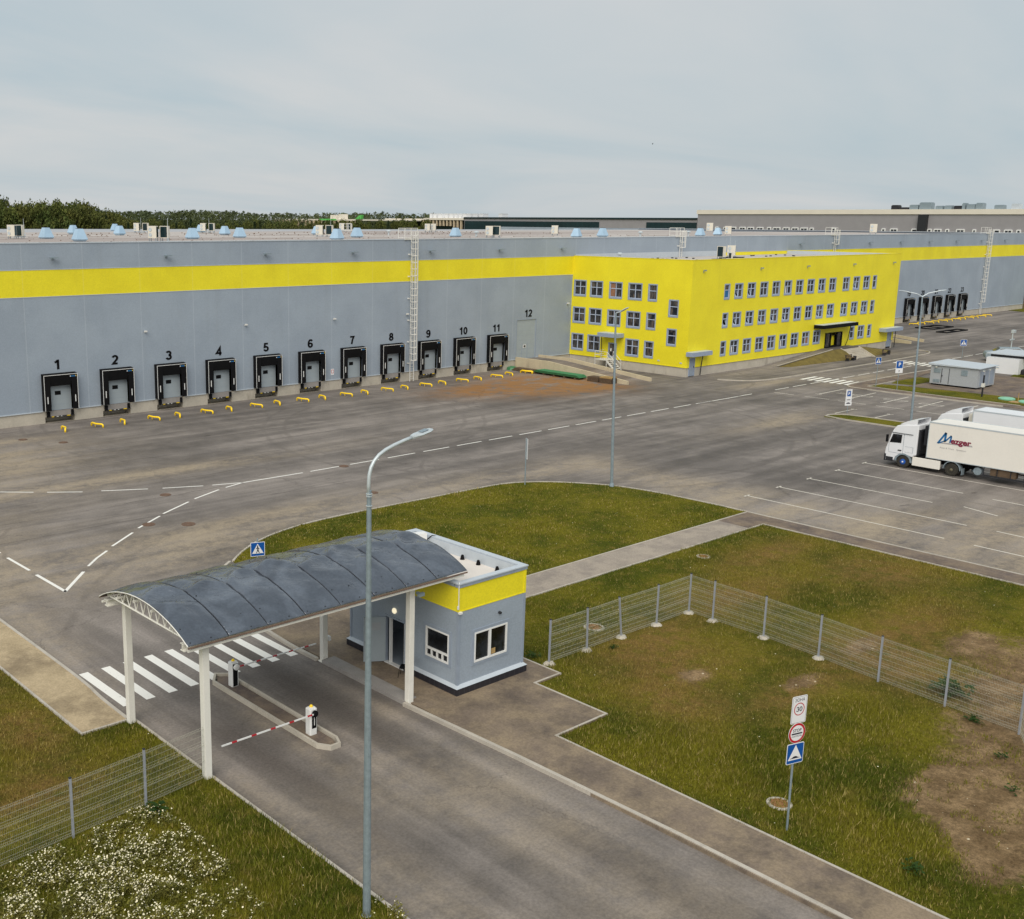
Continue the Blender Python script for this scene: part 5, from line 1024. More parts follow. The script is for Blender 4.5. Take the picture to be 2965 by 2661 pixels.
# door frame and open leaf
m = MB(); m.mat(0).box(BX0-.04, BX0+.12, dL[0]-.06, dL[0]+.02, .14, 2.34).box(BX0-.04, BX0+.12, dL[1]-.02, dL[1]+.06, .14, 2.34).box(BX0-.04, BX0+.12, dL[0]+.02, dL[1]-.02, 2.26, 2.34); m.mat(1).box(BX0-.03, BX0+.14, dL[0]+.02, dL[0]+.06, .14, 2.26).box(BX0-.02, BX0+.14, dL[1]-.3, dL[1]-.25, .14, 2.26).box(BX0-.1, BX0+.12, dL[0], dL[1], .12, .16)
fr = m.build('door_frame', ['trimB', 'pvc'], bt, world=True)
m = MB(); a = Vector((29.64, 34.62)); b = Vector((28.82, 35.15)); d_ = (b-a); L = d_.length; d_.normalize(); n_ = Vector((-d_.y, d_.x))*.025
def pl_(mb, s0, s1, z0, z1, off=0):
    q = [a+d_*s0+n_+n_*off, a+d_*s1+n_+n_*off, a+d_*s1-n_-n_*off, a+d_*s0-n_-n_*off]; mb.add([(p_.x, p_.y, z) for z in (z0, z1) for p_ in q], [(0, 1, 2, 3), (7, 6, 5, 4), (0, 4, 5, 1), (1, 5, 6, 2), (2, 6, 7, 3), (3, 7, 4, 0)])
m.mat(0); pl_(m, 0, L, .16, 2.22); m.mat(1); pl_(m, .22, .62, 1.62, 1.98, .15)
dr = m.build('door', ['doorg', 'kiosk'], bt, world=True); m = MB(); pl_(m, L-.12, L-.06, 1.05, 1.15, 1.2); m.build('handle', 'dark', dr, world=True)
m = MB(); m.lathe((BX0-.0, 34.05, 2.66), [(.05, 0), (.12, -.02), (.13, -.06), (.1, -.1)], 16, 'x'); m.build('wall_lamp', 'lampglow', bt, world=True)
m = MB(); m.lathe((32.06, BY0, 3.18), [(.05, 0), (.06, -.02), (.06, -.12), (.04, -.13)], 12, 'y'); m.build('round_grille', 'dark', bt, world=True)
m = MB(); m.box(BX0-.09, BX0-.03, BY0-.06, BY0-.0, 3.86, 4.0); m.tube([(BX0-.02, BY0-.04, 4.95), (BX0-.06, BY0-.05, 4.8), (BX0-.05, BY0-.05, 3.9)], .018, 6); m.tube([(BX0+.05, BY0+.1, 4.97), (BX0-.02, BY0-.04, 5.0), (BX0-.06, BY0-.05, 4.8)], .018, 6); m.box(BX0-.06, BX0+.1, BY0-.14, BY0-.03, 3.66, 3.74); m.build('security_camera', 'pvc', bt, world=True)
t = thing('air_conditioner', 'white air conditioner on the booth roof at the canopy end', 'air conditioner', (32.75, 36.1, 4.42), R(-15)); 
m = MB(); m.box(-.45, .45, -.17, .17, .1, .72); m.build('casing', 'pvc', t); m = MB(); m.lathe((-.1, -.17, .4), [(.25, 0), (.25, -.02), (.1, -.03)], 16, 'y'); m.build('fan_grille', 'dark', t); m = MB(); m.box(-.4, -.34, -.15, .15, 0, .1).box(.34, .4, -.15, .15, 0, .1); m.build('foot', 'galv', t)
m = MB(); m.tube([(.45, 0, .3), (.75, -.1, .55), (1.0, -.2, .5), (1.05, -.25, .2), (.95, -.3, .02)], .025, 6); m.build('cable', 'black', t)
# chair by the door
t = thing('chair', 'black visitor chair standing outside the booth door', 'chair', (29.25, 32.85, .12), R(215))
m = MB(); m.box(-.23, .23, -.22, .22, .42, .48); m.build('seat', 'black', t, bevel=.02); m = MB(); m.box(-.22, .22, .2, .25, .55, .9); m.build('backrest', 'black', t, bevel=.02)
for sx in (-.21, .21): 
    m = MB(); m.tube([(sx, -.26, 0), (sx, -.2, .44), (sx, .2, .44)], .014, 6); m.build('leg', 'black', t); m = MB(); m.tube([(sx, .3, 0), (sx, .2, .44), (sx, .24, .88)], .014, 6); m.build('leg', 'black', t)

# ================================================================== GATE CANOPY
ca = thing('gate_canopy', 'arched dark sheet canopy on white steel columns over the gate lanes', 'canopy', (18.15, 30.8, 0))
for (x, y) in ((18.15, 30.78), (27.73, 30.88), (18.12, 36.4), (27.72, 36.6)):
    m = MB(); m.box(x-.13, x+.13, y-.13, y+.13, 0, 4.96).box(x-.16, x+.16, y-.16, y+.16, 4.94, 4.98); c_ = m.build('column', 'postw', ca, world=True, bevel=.012)
    m = MB(); m.box(x-.19, x+.19, y-.19, y+.19, -.01, .03); m.build('base_plate', 'postw', c_, world=True)
for y in (30.85, 36.5):
    m = MB(); x0, x1 = 17.35, 29.6; m.box(x0, x1, y-.13, y+.13, 4.98, 5.01).box(x0, x1, y-.13, y+.13, 5.22, 5.25).box(x0, x1, y-.02, y+.02, 5.01, 5.22); m.build('beam', 'postw', ca, world=True)
def arc(y): return 5.31+.84*max(0, 1-((y-33.45)/3.35)**2)**.9
ys = [30.2+6.55*i/60 for i in range(61)]
for x in np.linspace(17.45, 29.9, 8):
    x = float(x); m = MB(); m.tube([(x, 30.45, 5.4), (x, 36.5, 5.4)], .04, 6); dz = .06 if x < 17.5 else .17; m.tube([(x, y, arc(y)-dz) for y in ys[2:-2:4]], .035, 6); N = 11
    for i in range(N): 
        ya, yb = 30.6+5.75*i/N, 30.6+5.75*(i+1)/N; ym = (ya+yb)/2; m.tube([(x, ya, 5.42), (x, ym, arc(ym)-.08)], .022, 5); m.tube([(x, ym, arc(ym)-.08), (x, yb, 5.42)], .022, 5)
    m.build('truss', 'postw', ca, world=True)
m = MB(); 
for y in (30.3, 31.5, 32.8, 34.1, 35.4, 36.65): m.box(17.25, 30.1, y-.03, y+.03, arc(y)-.3, arc(y)-.22)
m.build('purlin', 'postw', ca, world=True)
def sheet(x0, x1, nx, z_off=0, seed=0):
    m = MB(); vs = []; nx_ = nx
    for i in range(nx_+1):
        x = x0+(x1-x0)*i/nx_
        for y in ys:
            t_ = (y-ys[0])/(ys[-1]-ys[0])
            nz = .05+mnoise.noise(Vector((x*.55, y*.5, 3)))*.13+mnoise.noise(Vector((x*1.3, y*1.2, 8)))*.07
            ridge = .17*math.exp(-((t_-.47-.05*math.sin(x*1.5)-.03*math.sin(x*3.9))/.045)**2)+.08*math.exp(-((t_-.30-.06*math.sin(x*1.1+2))/.05)**2)
            edge = min(1, t_*6, (1-t_)*6); sx = abs(((x-17.2) % 1.62)-.81)/.81
            vs.append((x, y, arc(y)+z_off+(nz+ridge)*edge*(1-sx**6)))
    n_ = len(ys); fs = [(i*n_+j, (i+1)*n_+j, (i+1)*n_+j+1, i*n_+j+1) for i in range(nx_) for j in range(n_-1)]
    m.add(vs, fs); o = m.build('roof_sheet', 'canopy', ca, world=True, smooth=True, normals=False)
    s_ = o.modifiers.new('thick', 'SOLIDIFY'); s_.thickness = .012; s_.offset = -1; return o
pan = [17.2+1.62*k for k in range(9)]; pan[-1] = 30.2
for k in range(8): sheet(pan[k], pan[k+1]+.0, 26, .006*(k % 2))
m = MB()
for x in pan[1:-1]: m.tube([(x, y, arc(y)+.006) for y in ys[::3]], .011, 5)
for x in np.arange(17.35, 30.1, .81):
    for y in (30.3, 30.95, 31.7, 32.6, 33.5, 34.4, 35.3, 36.5): m.box(float(x)-.014, float(x)+.014, y-.014, y+.014, arc(y)+.0, arc(y)+.035)
m.build('seam_and_bolts', 'dark', ca, world=True)
for y in (30.17, 36.73): m = MB(); m.box(17.2, 30.2, y, y+.04, 5.28, 5.33); m.build('eaves_trim', 'brown', ca, world=True)
m = MB(); m.tube([(17.2, y, arc(y)-.012) for y in ys[::3]], .018, 6); m.build('end_trim', 'postw', ca, world=True)
m = MB(); m.box(27.9, 28.0, 30.6, 30.75, 4.72, 4.82).box(27.85, 28.15, 30.5, 30.62, 4.66, 4.8); m.build('security_camera', 'galv', ca, world=True)
m = MB(); m.box(27.85, 27.95, 36.5, 36.62, 1.0, 1.12).box(27.9, 28.02, 36.45, 36.66, .95, 1.15); m.build('sensor_box', 'pvc', ca, world=True)
# barriers
def barrier(x, y, d, L, lab, dark_side):
    t = thing('boom_barrier', lab, 'barrier', (x, y, .09), 0, 'boom barriers on the traffic island')
    m = MB(); h = 1.05; m.prism([(-.17, -.13), (-.13, -.17), (.13, -.17), (.17, -.13), (.17, .13), (.13, .17), (-.13, .17), (-.17, .13)], 0, h); m.prism([(-.13, -.1), (.13, -.1), (.13, .1), (-.13, .1)], h, h+.05); m.build('cabinet', 'pvc', t, bevel=.012)
    m = MB(); 
    if dark_side: m.box(-.12, .1, -.182, -.168, .03, h-.03)
    else: m.box(-.09, .11, -.182, -.168, .28, .85)
    m.build('front_panel', 'black', t)
    m = MB(); m.lathe((.02, -.17, .88), [(.0, .0), (.13, -.01), (.13, -.09), (.1, -.12), (.03, -.13)], 18, 'y'); m.build('pivot_disc', 'black', t) if not dark_side else m.build('pivot_disc', 'pvc', t)
    m = MB(); m.lathe((0, 0, h+.05), [(.07, 0), (.07, .04), (.04, .08)], 12); m.build('warning_light', 'ypaint', t)
    m = MB(); m.mat(0); seg = .1; X = 0.0; k = 0
    while X < L-.001:
        w_ = .62 if k % 2 == 0 else .22; 
        if X == 0: w_ = .15
        e_ = min(L, X+w_); m.mat(0 if k % 2 == 0 else 1); m.box(min(d*X, d*e_), max(d*X, d*e_), -.02, .02, -.026, .026); X = e_; k += 1
    b_ = m.build('boom', ['pvc', 'red'], t, loc=(0, -.26, .9)); b_.rotation_euler = (0, 0, 0)
    if not dark_side: m = MB(); m.box(.0, .03, -.19, -.182, .4, .72); m.build('logo_strip', 'pvc', t)
barrier(22.98, 31.15, -1, 4.15, 'near boom barrier with its striped arm lowered toward the left kerb', 0)
barrier(23.06, 36.75, 1, 4.15, 'far boom barrier with its striped arm lowered toward the booth side', 1)

# ================================================================== MESH FENCES
def fence_panel(mb, a, b, h=1.95, z0=.12):
    a, b = Vector(a), Vector(b); d = (b-a); L = d.length; d.normalize(); n_ = Vector((-d.y, d.x)); r = .0032
    folds = [z0+.03, z0+.62, z0+1.22, z0+1.82]
    def wire(p, q, r=.0025):
        p, q = Vector(p), Vector(q); dd = (q-p).normalized(); u = dd.cross(Vector((.3, .2, 1))).normalized()*r; w_ = dd.cross(u)
        vs = [p+u, p-u*.5+w_*.87, p-u*.5-w_*.87, q+u, q-u*.5+w_*.87, q-u*.5-w_*.87]; mb.add(vs, [(0, 1, 4, 3), (1, 2, 5, 4), (2, 0, 3, 5)])
    k = 0.03
    while k < L-.02:
        p = a+d*k; pr = [(0, z0)]
        for f in folds: pr += [(0, f), (.035, f+.05), (0, f+.1)]
        pr += [(0, z0+h)]
        for (o1, z1), (o2, z2) in zip(pr[:-1], pr[1:]):
            if z2-z1 > .001: wire((p.x+n_.x*o1, p.y+n_.y*o1, z1), (p.x+n_.x*o2, p.y+n_.y*o2, z2))
        k += .06
    zs = [z0+.23, z0+.42, z0+.82, z0+1.02, z0+1.42, z0+1.62]
    for z in zs: wire((a.x, a.y, z), (b.x, b.y, z), .005)
    for f in folds:
        for z, o in ((f, 0), (f+.05, .035), (f+.1, 0)): wire((a.x+n_.x*o, a.y+n_.y*o, z), (b.x+n_.x*o, b.y+n_.y*o, z), .0045)
def fence(name, lab, pts, tops, bases, skip=()):
    t = thing('mesh_fence', lab, 'fence', (pts[0][0], pts[0][1], 0))
    for i, p in enumerate(pts):
        if i in skip: continue
        q = tops.get(i, (0, 0)); m = MB(); x, y = p; h = 2.12; s = .035
        m.add([(x-s, y-s, -.02), (x+s, y-s, -.02), (x+s, y+s, -.02), (x-s, y+s, -.02), (x-s+q[0], y-s+q[1], h), (x+s+q[0], y-s+q[1], h), (x+s+q[0], y+s+q[1], h), (x-s+q[0], y+s+q[1], h)], [(0, 3, 2, 1), (4, 5, 6, 7), (0, 1, 5, 4), (1, 2, 6, 5), (2, 3, 7, 6), (3, 0, 4, 7)])
        po = m.build('post', 'fencep', t, world=True); m = MB(); m.box(x-.04+q[0], x+.04+q[0], y-.04+q[1], y+.04+q[1], h, h+.03); m.build('post_cap', 'dark', po, world=True)
        if i in bases:
            m = MB(); rd = random.Random(i); n_ = 11; q_ = [(x+(.3+.1*rd.random())*math.cos(2*PI*k/n_), y+(.24+.1*rd.random())*math.sin(2*PI*k/n_)) for k in range(n_)]
            m.add([(a, b, .02) for a, b in q_]+[(x+(a-x)*.6, y+(b-y)*.6, .13) for a, b in q_]+[(x, y, .15)], [(k, (k+1) % n_, n_+(k+1) % n_, n_+k) for k in range(n_)]+[(n_+k, n_+(k+1) % n_, 2*n_) for k in range(n_)]); m.build('concrete_footing', 'conc', po, world=True)
    for i in range(len(pts)-1):
        m = MB(); a, b = pts[i], pts[i+1]; fence_panel(m, a, b); m.build('mesh_panel', 'wire', t, world=True, normals=False)
FR = [(35.26, 30.0), (37.8, 29.95), (40.35, 29.97), (42.97, 29.9), (45.65, 29.9), (45.6, 28.5), (45.54, 25.7), (45.23, 22.79), (44.81, 19.85), (44.5, 16.95), (44.2, 14.05), (41.7, 12.6)]
fence('r', 'galvanised mesh fence with corner on the grass right of the booth', FR, {2: (-.32, .0), 1: (-.08, 0)}, {0, 1, 2, 3, 4, 5, 6, 7})
fence('l', 'galvanised mesh fence between the left canopy column and the frame edge', [(18.0, 30.72), (15.55, 30.42), (12.83, 30.15), (10.1, 29.9), (7.3, 29.6)], {}, {}, skip=(0,))
# ================================================================== STREET LAMPS
def lamp_head(mb, o, d, L=.72, w=.28, tilt=.22):
    o = Vector(o); d = Vector(d).normalized(); s = d.cross(Vector((0, 0, 1))).normalized(); u = s.cross(d)
    pr = [(0, .06, .06), (.14, .1, .07), (.26, w*.5, .05), (L*.8, w*.5, .045), (L, w*.3, .03), (L+.03, w*.1, .02)]; vs = []
    for (t_, hw, hh) in pr: vs += [o+d*t_-s*hw+u*hh*.2, o+d*t_-s*hw*.8+u*hh, o+d*t_+s*hw*.8+u*hh, o+d*t_+s*hw+u*hh*.2, o+d*t_+s*hw*.8-u*hh*.5, o+d*t_-s*hw*.8-u*hh*.5]
    fs = [(0, 5, 4, 3, 2, 1)]+[(i*6+k, i*6+(k+1) % 6, i*6+6+(k+1) % 6, i*6+6+k) for i in range(5) for k in range(6)]+[tuple(range(30, 36))]
    mb.add(vs, fs)
# near lamp
t = thing('street_lamp', 'near galvanised street lamp with curved arm, its pole crossing the gate canopy', 'street lamp', (17.58, 21.24, 0), 0, 'street lamps')
m = MB(); m.tube([(0, 0, -.05), (0, 0, 4), (0, 0, 8), (0, 0, 12.45)], [.115, .105, .085, .062], 12); m.build('pole', 'galv', t, smooth=False)
m = MB(); m.lathe((0, 0, 0), [(.17, 0), (.17, .04), (.13, .06)], 12); m.build('base_flange', 'galv', t)
m = MB()
for z in (12.02, 12.28, 12.34): m.lathe((0, 0, z), [(.085, 0), (.085, .025)], 12)
m.build('clamp_ring', 'galvL', t)
m = MB(); m.tube([(-.02, 0, 12.3), (-.02, 0, 12.6), (.0, 0, 12.85), (.06, 0, 13.05), (.16, 0, 13.2), (.32, 0, 13.34), (.55, 0, 13.45), (.85, 0, 13.54), (1.2, 0, 13.62), (1.48, 0, 13.67)], [.05]*10, 10); m.build('curved_arm', 'galvL', t, smooth=True)
m = MB(); lamp_head(m, (1.45, 0, 13.66), (1, 0, .2), .72, .3); hd = m.build('lamp_head', 'galvL', t)
m = MB(); m.hull([(1.75, -.09, 13.79), (2.0, -.09, 13.84), (2.0, .09, 13.84), (1.75, .09, 13.79)], [(0, 1, 2, 3)]); m.build('driver_cover', 'galv', hd)
# middle lamp (leans a little), right lamp with two arms
def far_lamp(x, y, h, lean, arms, lab):
    t = thing('street_lamp', lab, 'street lamp', (x, y, 0), 0, 'street lamps'); top = (lean[0], lean[1], h)
    m = MB(); m.tube([(0, 0, -.05), (lean[0]*.5, lean[1]*.5, h*.5), top], [.115, .095, .06], 10); m.build('pole', 'galv', t)
    m = MB(); m.lathe((0, 0, 0), [(.2, 0), (.2, .05), (.14, .3)], 10); m.build('base_flange', 'galv', t)
    for (ax, ay, dz) in arms:
        a = Vector(top); e = a+Vector((ax, ay, dz)); m = MB(); m.tube([a, a.lerp(e, .35)+Vector((0, 0, dz*.25)), e], .045, 8); m.build('arm', 'galvL', t); m = MB(); lamp_head(m, e, (ax, ay, .2), .7, .34); m.build('lamp_head', 'galvL', t)
far_lamp(64.1, 49.27, 12.8, (-.25, .25), [(.05, -.35, .12)], 'tall lamp post at the edge of the grass island before the yellow office')
far_lamp(105.46, 46.32, 12.5, (-.1, .2), [(.9, -1.0, .55), (-.9, 1.1, .45)], 'lamp post with two arms rising behind the white truck')
# dark bollard lamp by the kiosk
t = thing('utility_post', 'dark post with pale box beside the grey kiosk', 'post', (131.3, 50.2, 0)); m = MB(); m.box(-.07, .07, -.07, .07, 0, 2.5); m.build('pole', 'dark', t); m = MB(); m.box(-.22, .22, -.12, .12, 1.15, 1.6); m.build('meter_box', 'white', t)

# ================================================================== ROAD SIGNS (plates face -Y in local space)
def rrect(w, h, r, n=4):
    q = []
    for cx_, cz_, a0 in ((w/2-r, h/2-r, 0), (-w/2+r, h/2-r, 90), (-w/2+r, -h/2+r, 180), (w/2-r, -h/2+r, 270)):
        for k in range(n+1): a = R(a0+90*k/n); q.append((cx_+r*math.cos(a), cz_+r*math.sin(a)))
    return q
def plate(mb, pts, y0, y1, zc, xc=0):
    n = len(pts); vs = [(xc+p[0], y0, zc+p[1]) for p in pts]+[(xc+p[0], y1, zc+p[1]) for p in pts]
    mb.add(vs, [tuple(range(n)), tuple(range(2*n-1, n-1, -1))]+[(i, n+i, n+(i+1) % n, (i+1) % n) for i in range(n)])
circ = lambda r, n=40: [(r*math.cos(2*PI*k/n), r*math.sin(2*PI*k/n)) for k in range(n)]
def ring(mb, r0, r1, y, zc, n=40):
    a = circ(r0, n); b = circ(r1, n); mb.add([(p[0], y, zc+p[1]) for p in a]+[(p[0], y, zc+p[1]) for p in b], [(i, (i+1) % n, n+(i+1) % n, n+i) for i in range(n)])
def txt(mb, s_, size, x, z, y, bold=.012, sx=1.0): text_mb(mb, s_, size, ((x, y, z), (1, 0, 0), (0, 0, 1)), bold=bold, sx=sx, thick=.001)
def sign_post(x, y, rz, h, lab, r=.032, lean=(0, 0), z0=0):
    t = thing('road_sign', lab, 'road sign', (x, y, z0), rz); m = MB(); m.tube([(0, .03, -.05), (lean[0], .03+lean[1], h)], r, 10); m.build('post', 'galv', t); return t
# pedestrian crossing plate (walker with legs)
def walker(mb, zc, s, y):
    def q(*pts): mb.add([(a*s, y, zc+b*s) for a, b in pts], [tuple(range(len(pts)))])
    mb.add([(.0*s+p[0]*s, y, zc+.235*s+p[1]*s) for p in circ(.045, 12)], [tuple(range(12))])
    q((-.045, .18), (.035, .18), (.045, .0), (-.03, .0)); q((-.03, .0), (.045, .0), (.12, -.2), (.075, -.2), (.0, -.08)); q((-.03, .0), (.02, -.02), (-.06, -.2), (-.11, -.2)); q((.03, .17), (.045, .14), (.13, .04), (.11, .02), (.03, .09)); q((-.04, .17), (-.12, .06), (-.1, .04), (-.03, .1))
    for xx in (-.2, -.02, .16): q((xx, -.27), (xx+.06, -.27), (xx+.04, -.23), (xx+.01, -.23))
def crossing_plate(t, zc, s, full=True):
    m = MB(); m.mat(0); plate(m, rrect(s, s, .05*s), -.01, 0, zc); m.mat(1); plate(m, rrect(s*.93, s*.93, .04*s), -.013, -.0101, zc); m.mat(0); m.add([(-.4*s, -.016, zc-.3*s), (.4*s, -.016, zc-.3*s), (0, -.016, zc+.4*s)], [(0, 1, 2)])
    m.mat(2); walker(m, zc-.04*s, s*1.12, -.019); return m.build('crossing_plate', ['signw', 'blue', 'navy'], t, normals=False)
t = sign_post(28.6, 43.1, R(-20), 3.9, 'blue pedestrian crossing sign standing behind the gate canopy', z0=.12); crossing_plate(t, 3.36, .72)
t = sign_post(129.6, 61.5, R(-22), 3.5, 'blue crossing sign on a thin post near the far zebra crossing', z0=.05); crossing_plate(t, 3.05, .82)
t = sign_post(166.8, 67.1, R(-42), 2.9, 'most distant blue crossing sign above the white cabin'); crossing_plate(t, 2.3, .9)
# stacked signs at right foreground
t = sign_post(30.95, 16.05, R(-16), 4.6, 'stack of three road signs, zone 30, stop control and speed hump, on one post', r=.036, lean=(-.05, 0), z0=.05)
m = MB(); m.mat(0); plate(m, rrect(.62, .93, .05), -.01, 0, 4.22); m.mat(1); a = rrect(.57, .88, .04); b = rrect(.555, .865, .036); n = len(a); m.add([(p[0], -.012, 4.22+p[1]) for p in a]+[(p[0], -.012, 4.22+p[1]) for p in b], [(i, (i+1) % n, n+(i+1) % n, n+i) for i in range(n)])
txt(m, 'ЗОНА', .15, 0, 4.545, -.012, .0, .98); digits(m, '30', .17, ((0, -.013, 4.24), (1, 0, 0), (0, 0, 1)), wt=.15); m.mat(2); ring(m, .215, .185, -.013, 4.24); m.build('zone_plate', ['signw', 'navy', 'red'], t, normals=False)
m = MB(); m.mat(0); plate(m, circ(.345), -.01, 0, 3.42); m.mat(2); ring(m, .335, .265, -.013, 3.42); m.mat(1); m.add([(-.22, -.013, 3.375), (.22, -.013, 3.375), (.22, -.013, 3.425), (-.22, -.013, 3.425)], [(0, 1, 2, 3)]); txt(m, 'STOP', .145, 0, 3.505, -.012, .002); txt(m, 'КОНТРОЛЬ', .075, 0, 3.31, -.012, .0); m.build('stop_plate', ['signw', 'navy', 'red'], t, normals=False)
m = MB(); m.mat(0); plate(m, rrect(.7, .7, .05), -.01, 0, 2.72); m.mat(2); plate(m, rrect(.655, .655, .035), -.013, -.0101, 2.72); m.mat(0); m.add([(-.29, -.016, 2.5), (.29, -.016, 2.5), (0, -.016, 3.02)], [(0, 1, 2)]); m.mat(1)
m.add([(-.2, -.019, 2.55), (.2, -.019, 2.55), (.2, -.019, 2.565), (.13, -.019, 2.575), (.07, -.019, 2.615), (.0, -.019, 2.63), (-.07, -.019, 2.615), (-.13, -.019, 2.575), (-.2, -.019, 2.565)], [tuple(range(9))]); m.build('hump_plate', ['signw', 'navy', 'blue'], t, normals=False)
# parking signs
def parking(t, zc, w, h, blue_z, sub):
    m = MB(); m.mat(0); plate(m, rrect(w, h, .04), -.01, 0, zc); m.mat(1); plate(m, rrect(w*.88 if sub == 'wheel' else w*.6, w*.88 if sub == 'wheel' else w*.75, .03), -.013, -.0101, blue_z); m.mat(0); txt(m, 'P', w*.62 if sub == 'wheel' else w*.5, 0, blue_z, -.015, .02)
    m.mat(2)
    if sub == 'truck': m.add([(-w*.3, -.013, zc-h*.4), (w*.3, -.013, zc-h*.4), (w*.32, -.013, zc-h*.34), (-w*.32, -.013, zc-h*.34)], [(0, 1, 2, 3)]); txt(m, 'ЗОНА', w*.17, 0, zc+h*.42, -.012, .0)
    else: ring(m, .1, .08, -.013, zc-h*.33, 16); m.add([(-.02, -.013, zc-h*.28), (.02, -.013, zc-h*.28), (.06, -.013, zc-h*.4), (.02, -.013, zc-h*.4)], [(0, 1, 2, 3)])
    m.build('parking_plate', ['signw', 'blue', 'navy'], t, normals=False)
t = sign_post(128.7, 58.55, R(-28), 3.3, 'blue parking sign with white wheelchair plate on the grass by the kiosk', z0=.05); parking(t, 2.72, .95, 1.45, 2.98, 'wheel')
t = sign_post(109.0, 54.4, R(-25), 2.5, 'white zone board with a small blue P at the parking bays corner'); parking(t, 1.85, .72, 1.25, 2.02, 'truck'); m = MB(); plate(m, rrect(.8, .42, .05), -.01, 0, 1.0); m.mat(1); m.add([(-.28, -.013, .97), (.28, -.013, .97), (.2, -.013, 1.07), (0, -.013, 1.12), (-.2, -.013, 1.07)], [(0, 4, 3, 2, 1)]); m.build('tow_plate', ['signw', 'navy'], t, normals=False)
t = sign_post(59.47, 53.62, R(58), 3.5, 'narrow edge-on blue and white sign at the top edge of the grass island', z0=.05, r=.045)
m = MB(); m.mat(0); plate(m, rrect(.62, 1.55, .05), -.01, 0, 2.72); m.mat(1); plate(m, rrect(.54, .54, .03), -.013, -.0101, 2.82); m.mat(2); m.add([(-.2, -.013, 2.25), (.2, -.013, 2.25), (.2, -.013, 2.33), (-.2, -.013, 2.33)], [(0, 1, 2, 3)]); m.mat(0); m.add([(-.2, -.016, 2.64), (.2, -.016, 2.64), (0, -.016, 3.02)], [(0, 1, 2)]); m.build('sign_plate', ['signw', 'blue', 'navy'], t, normals=False)

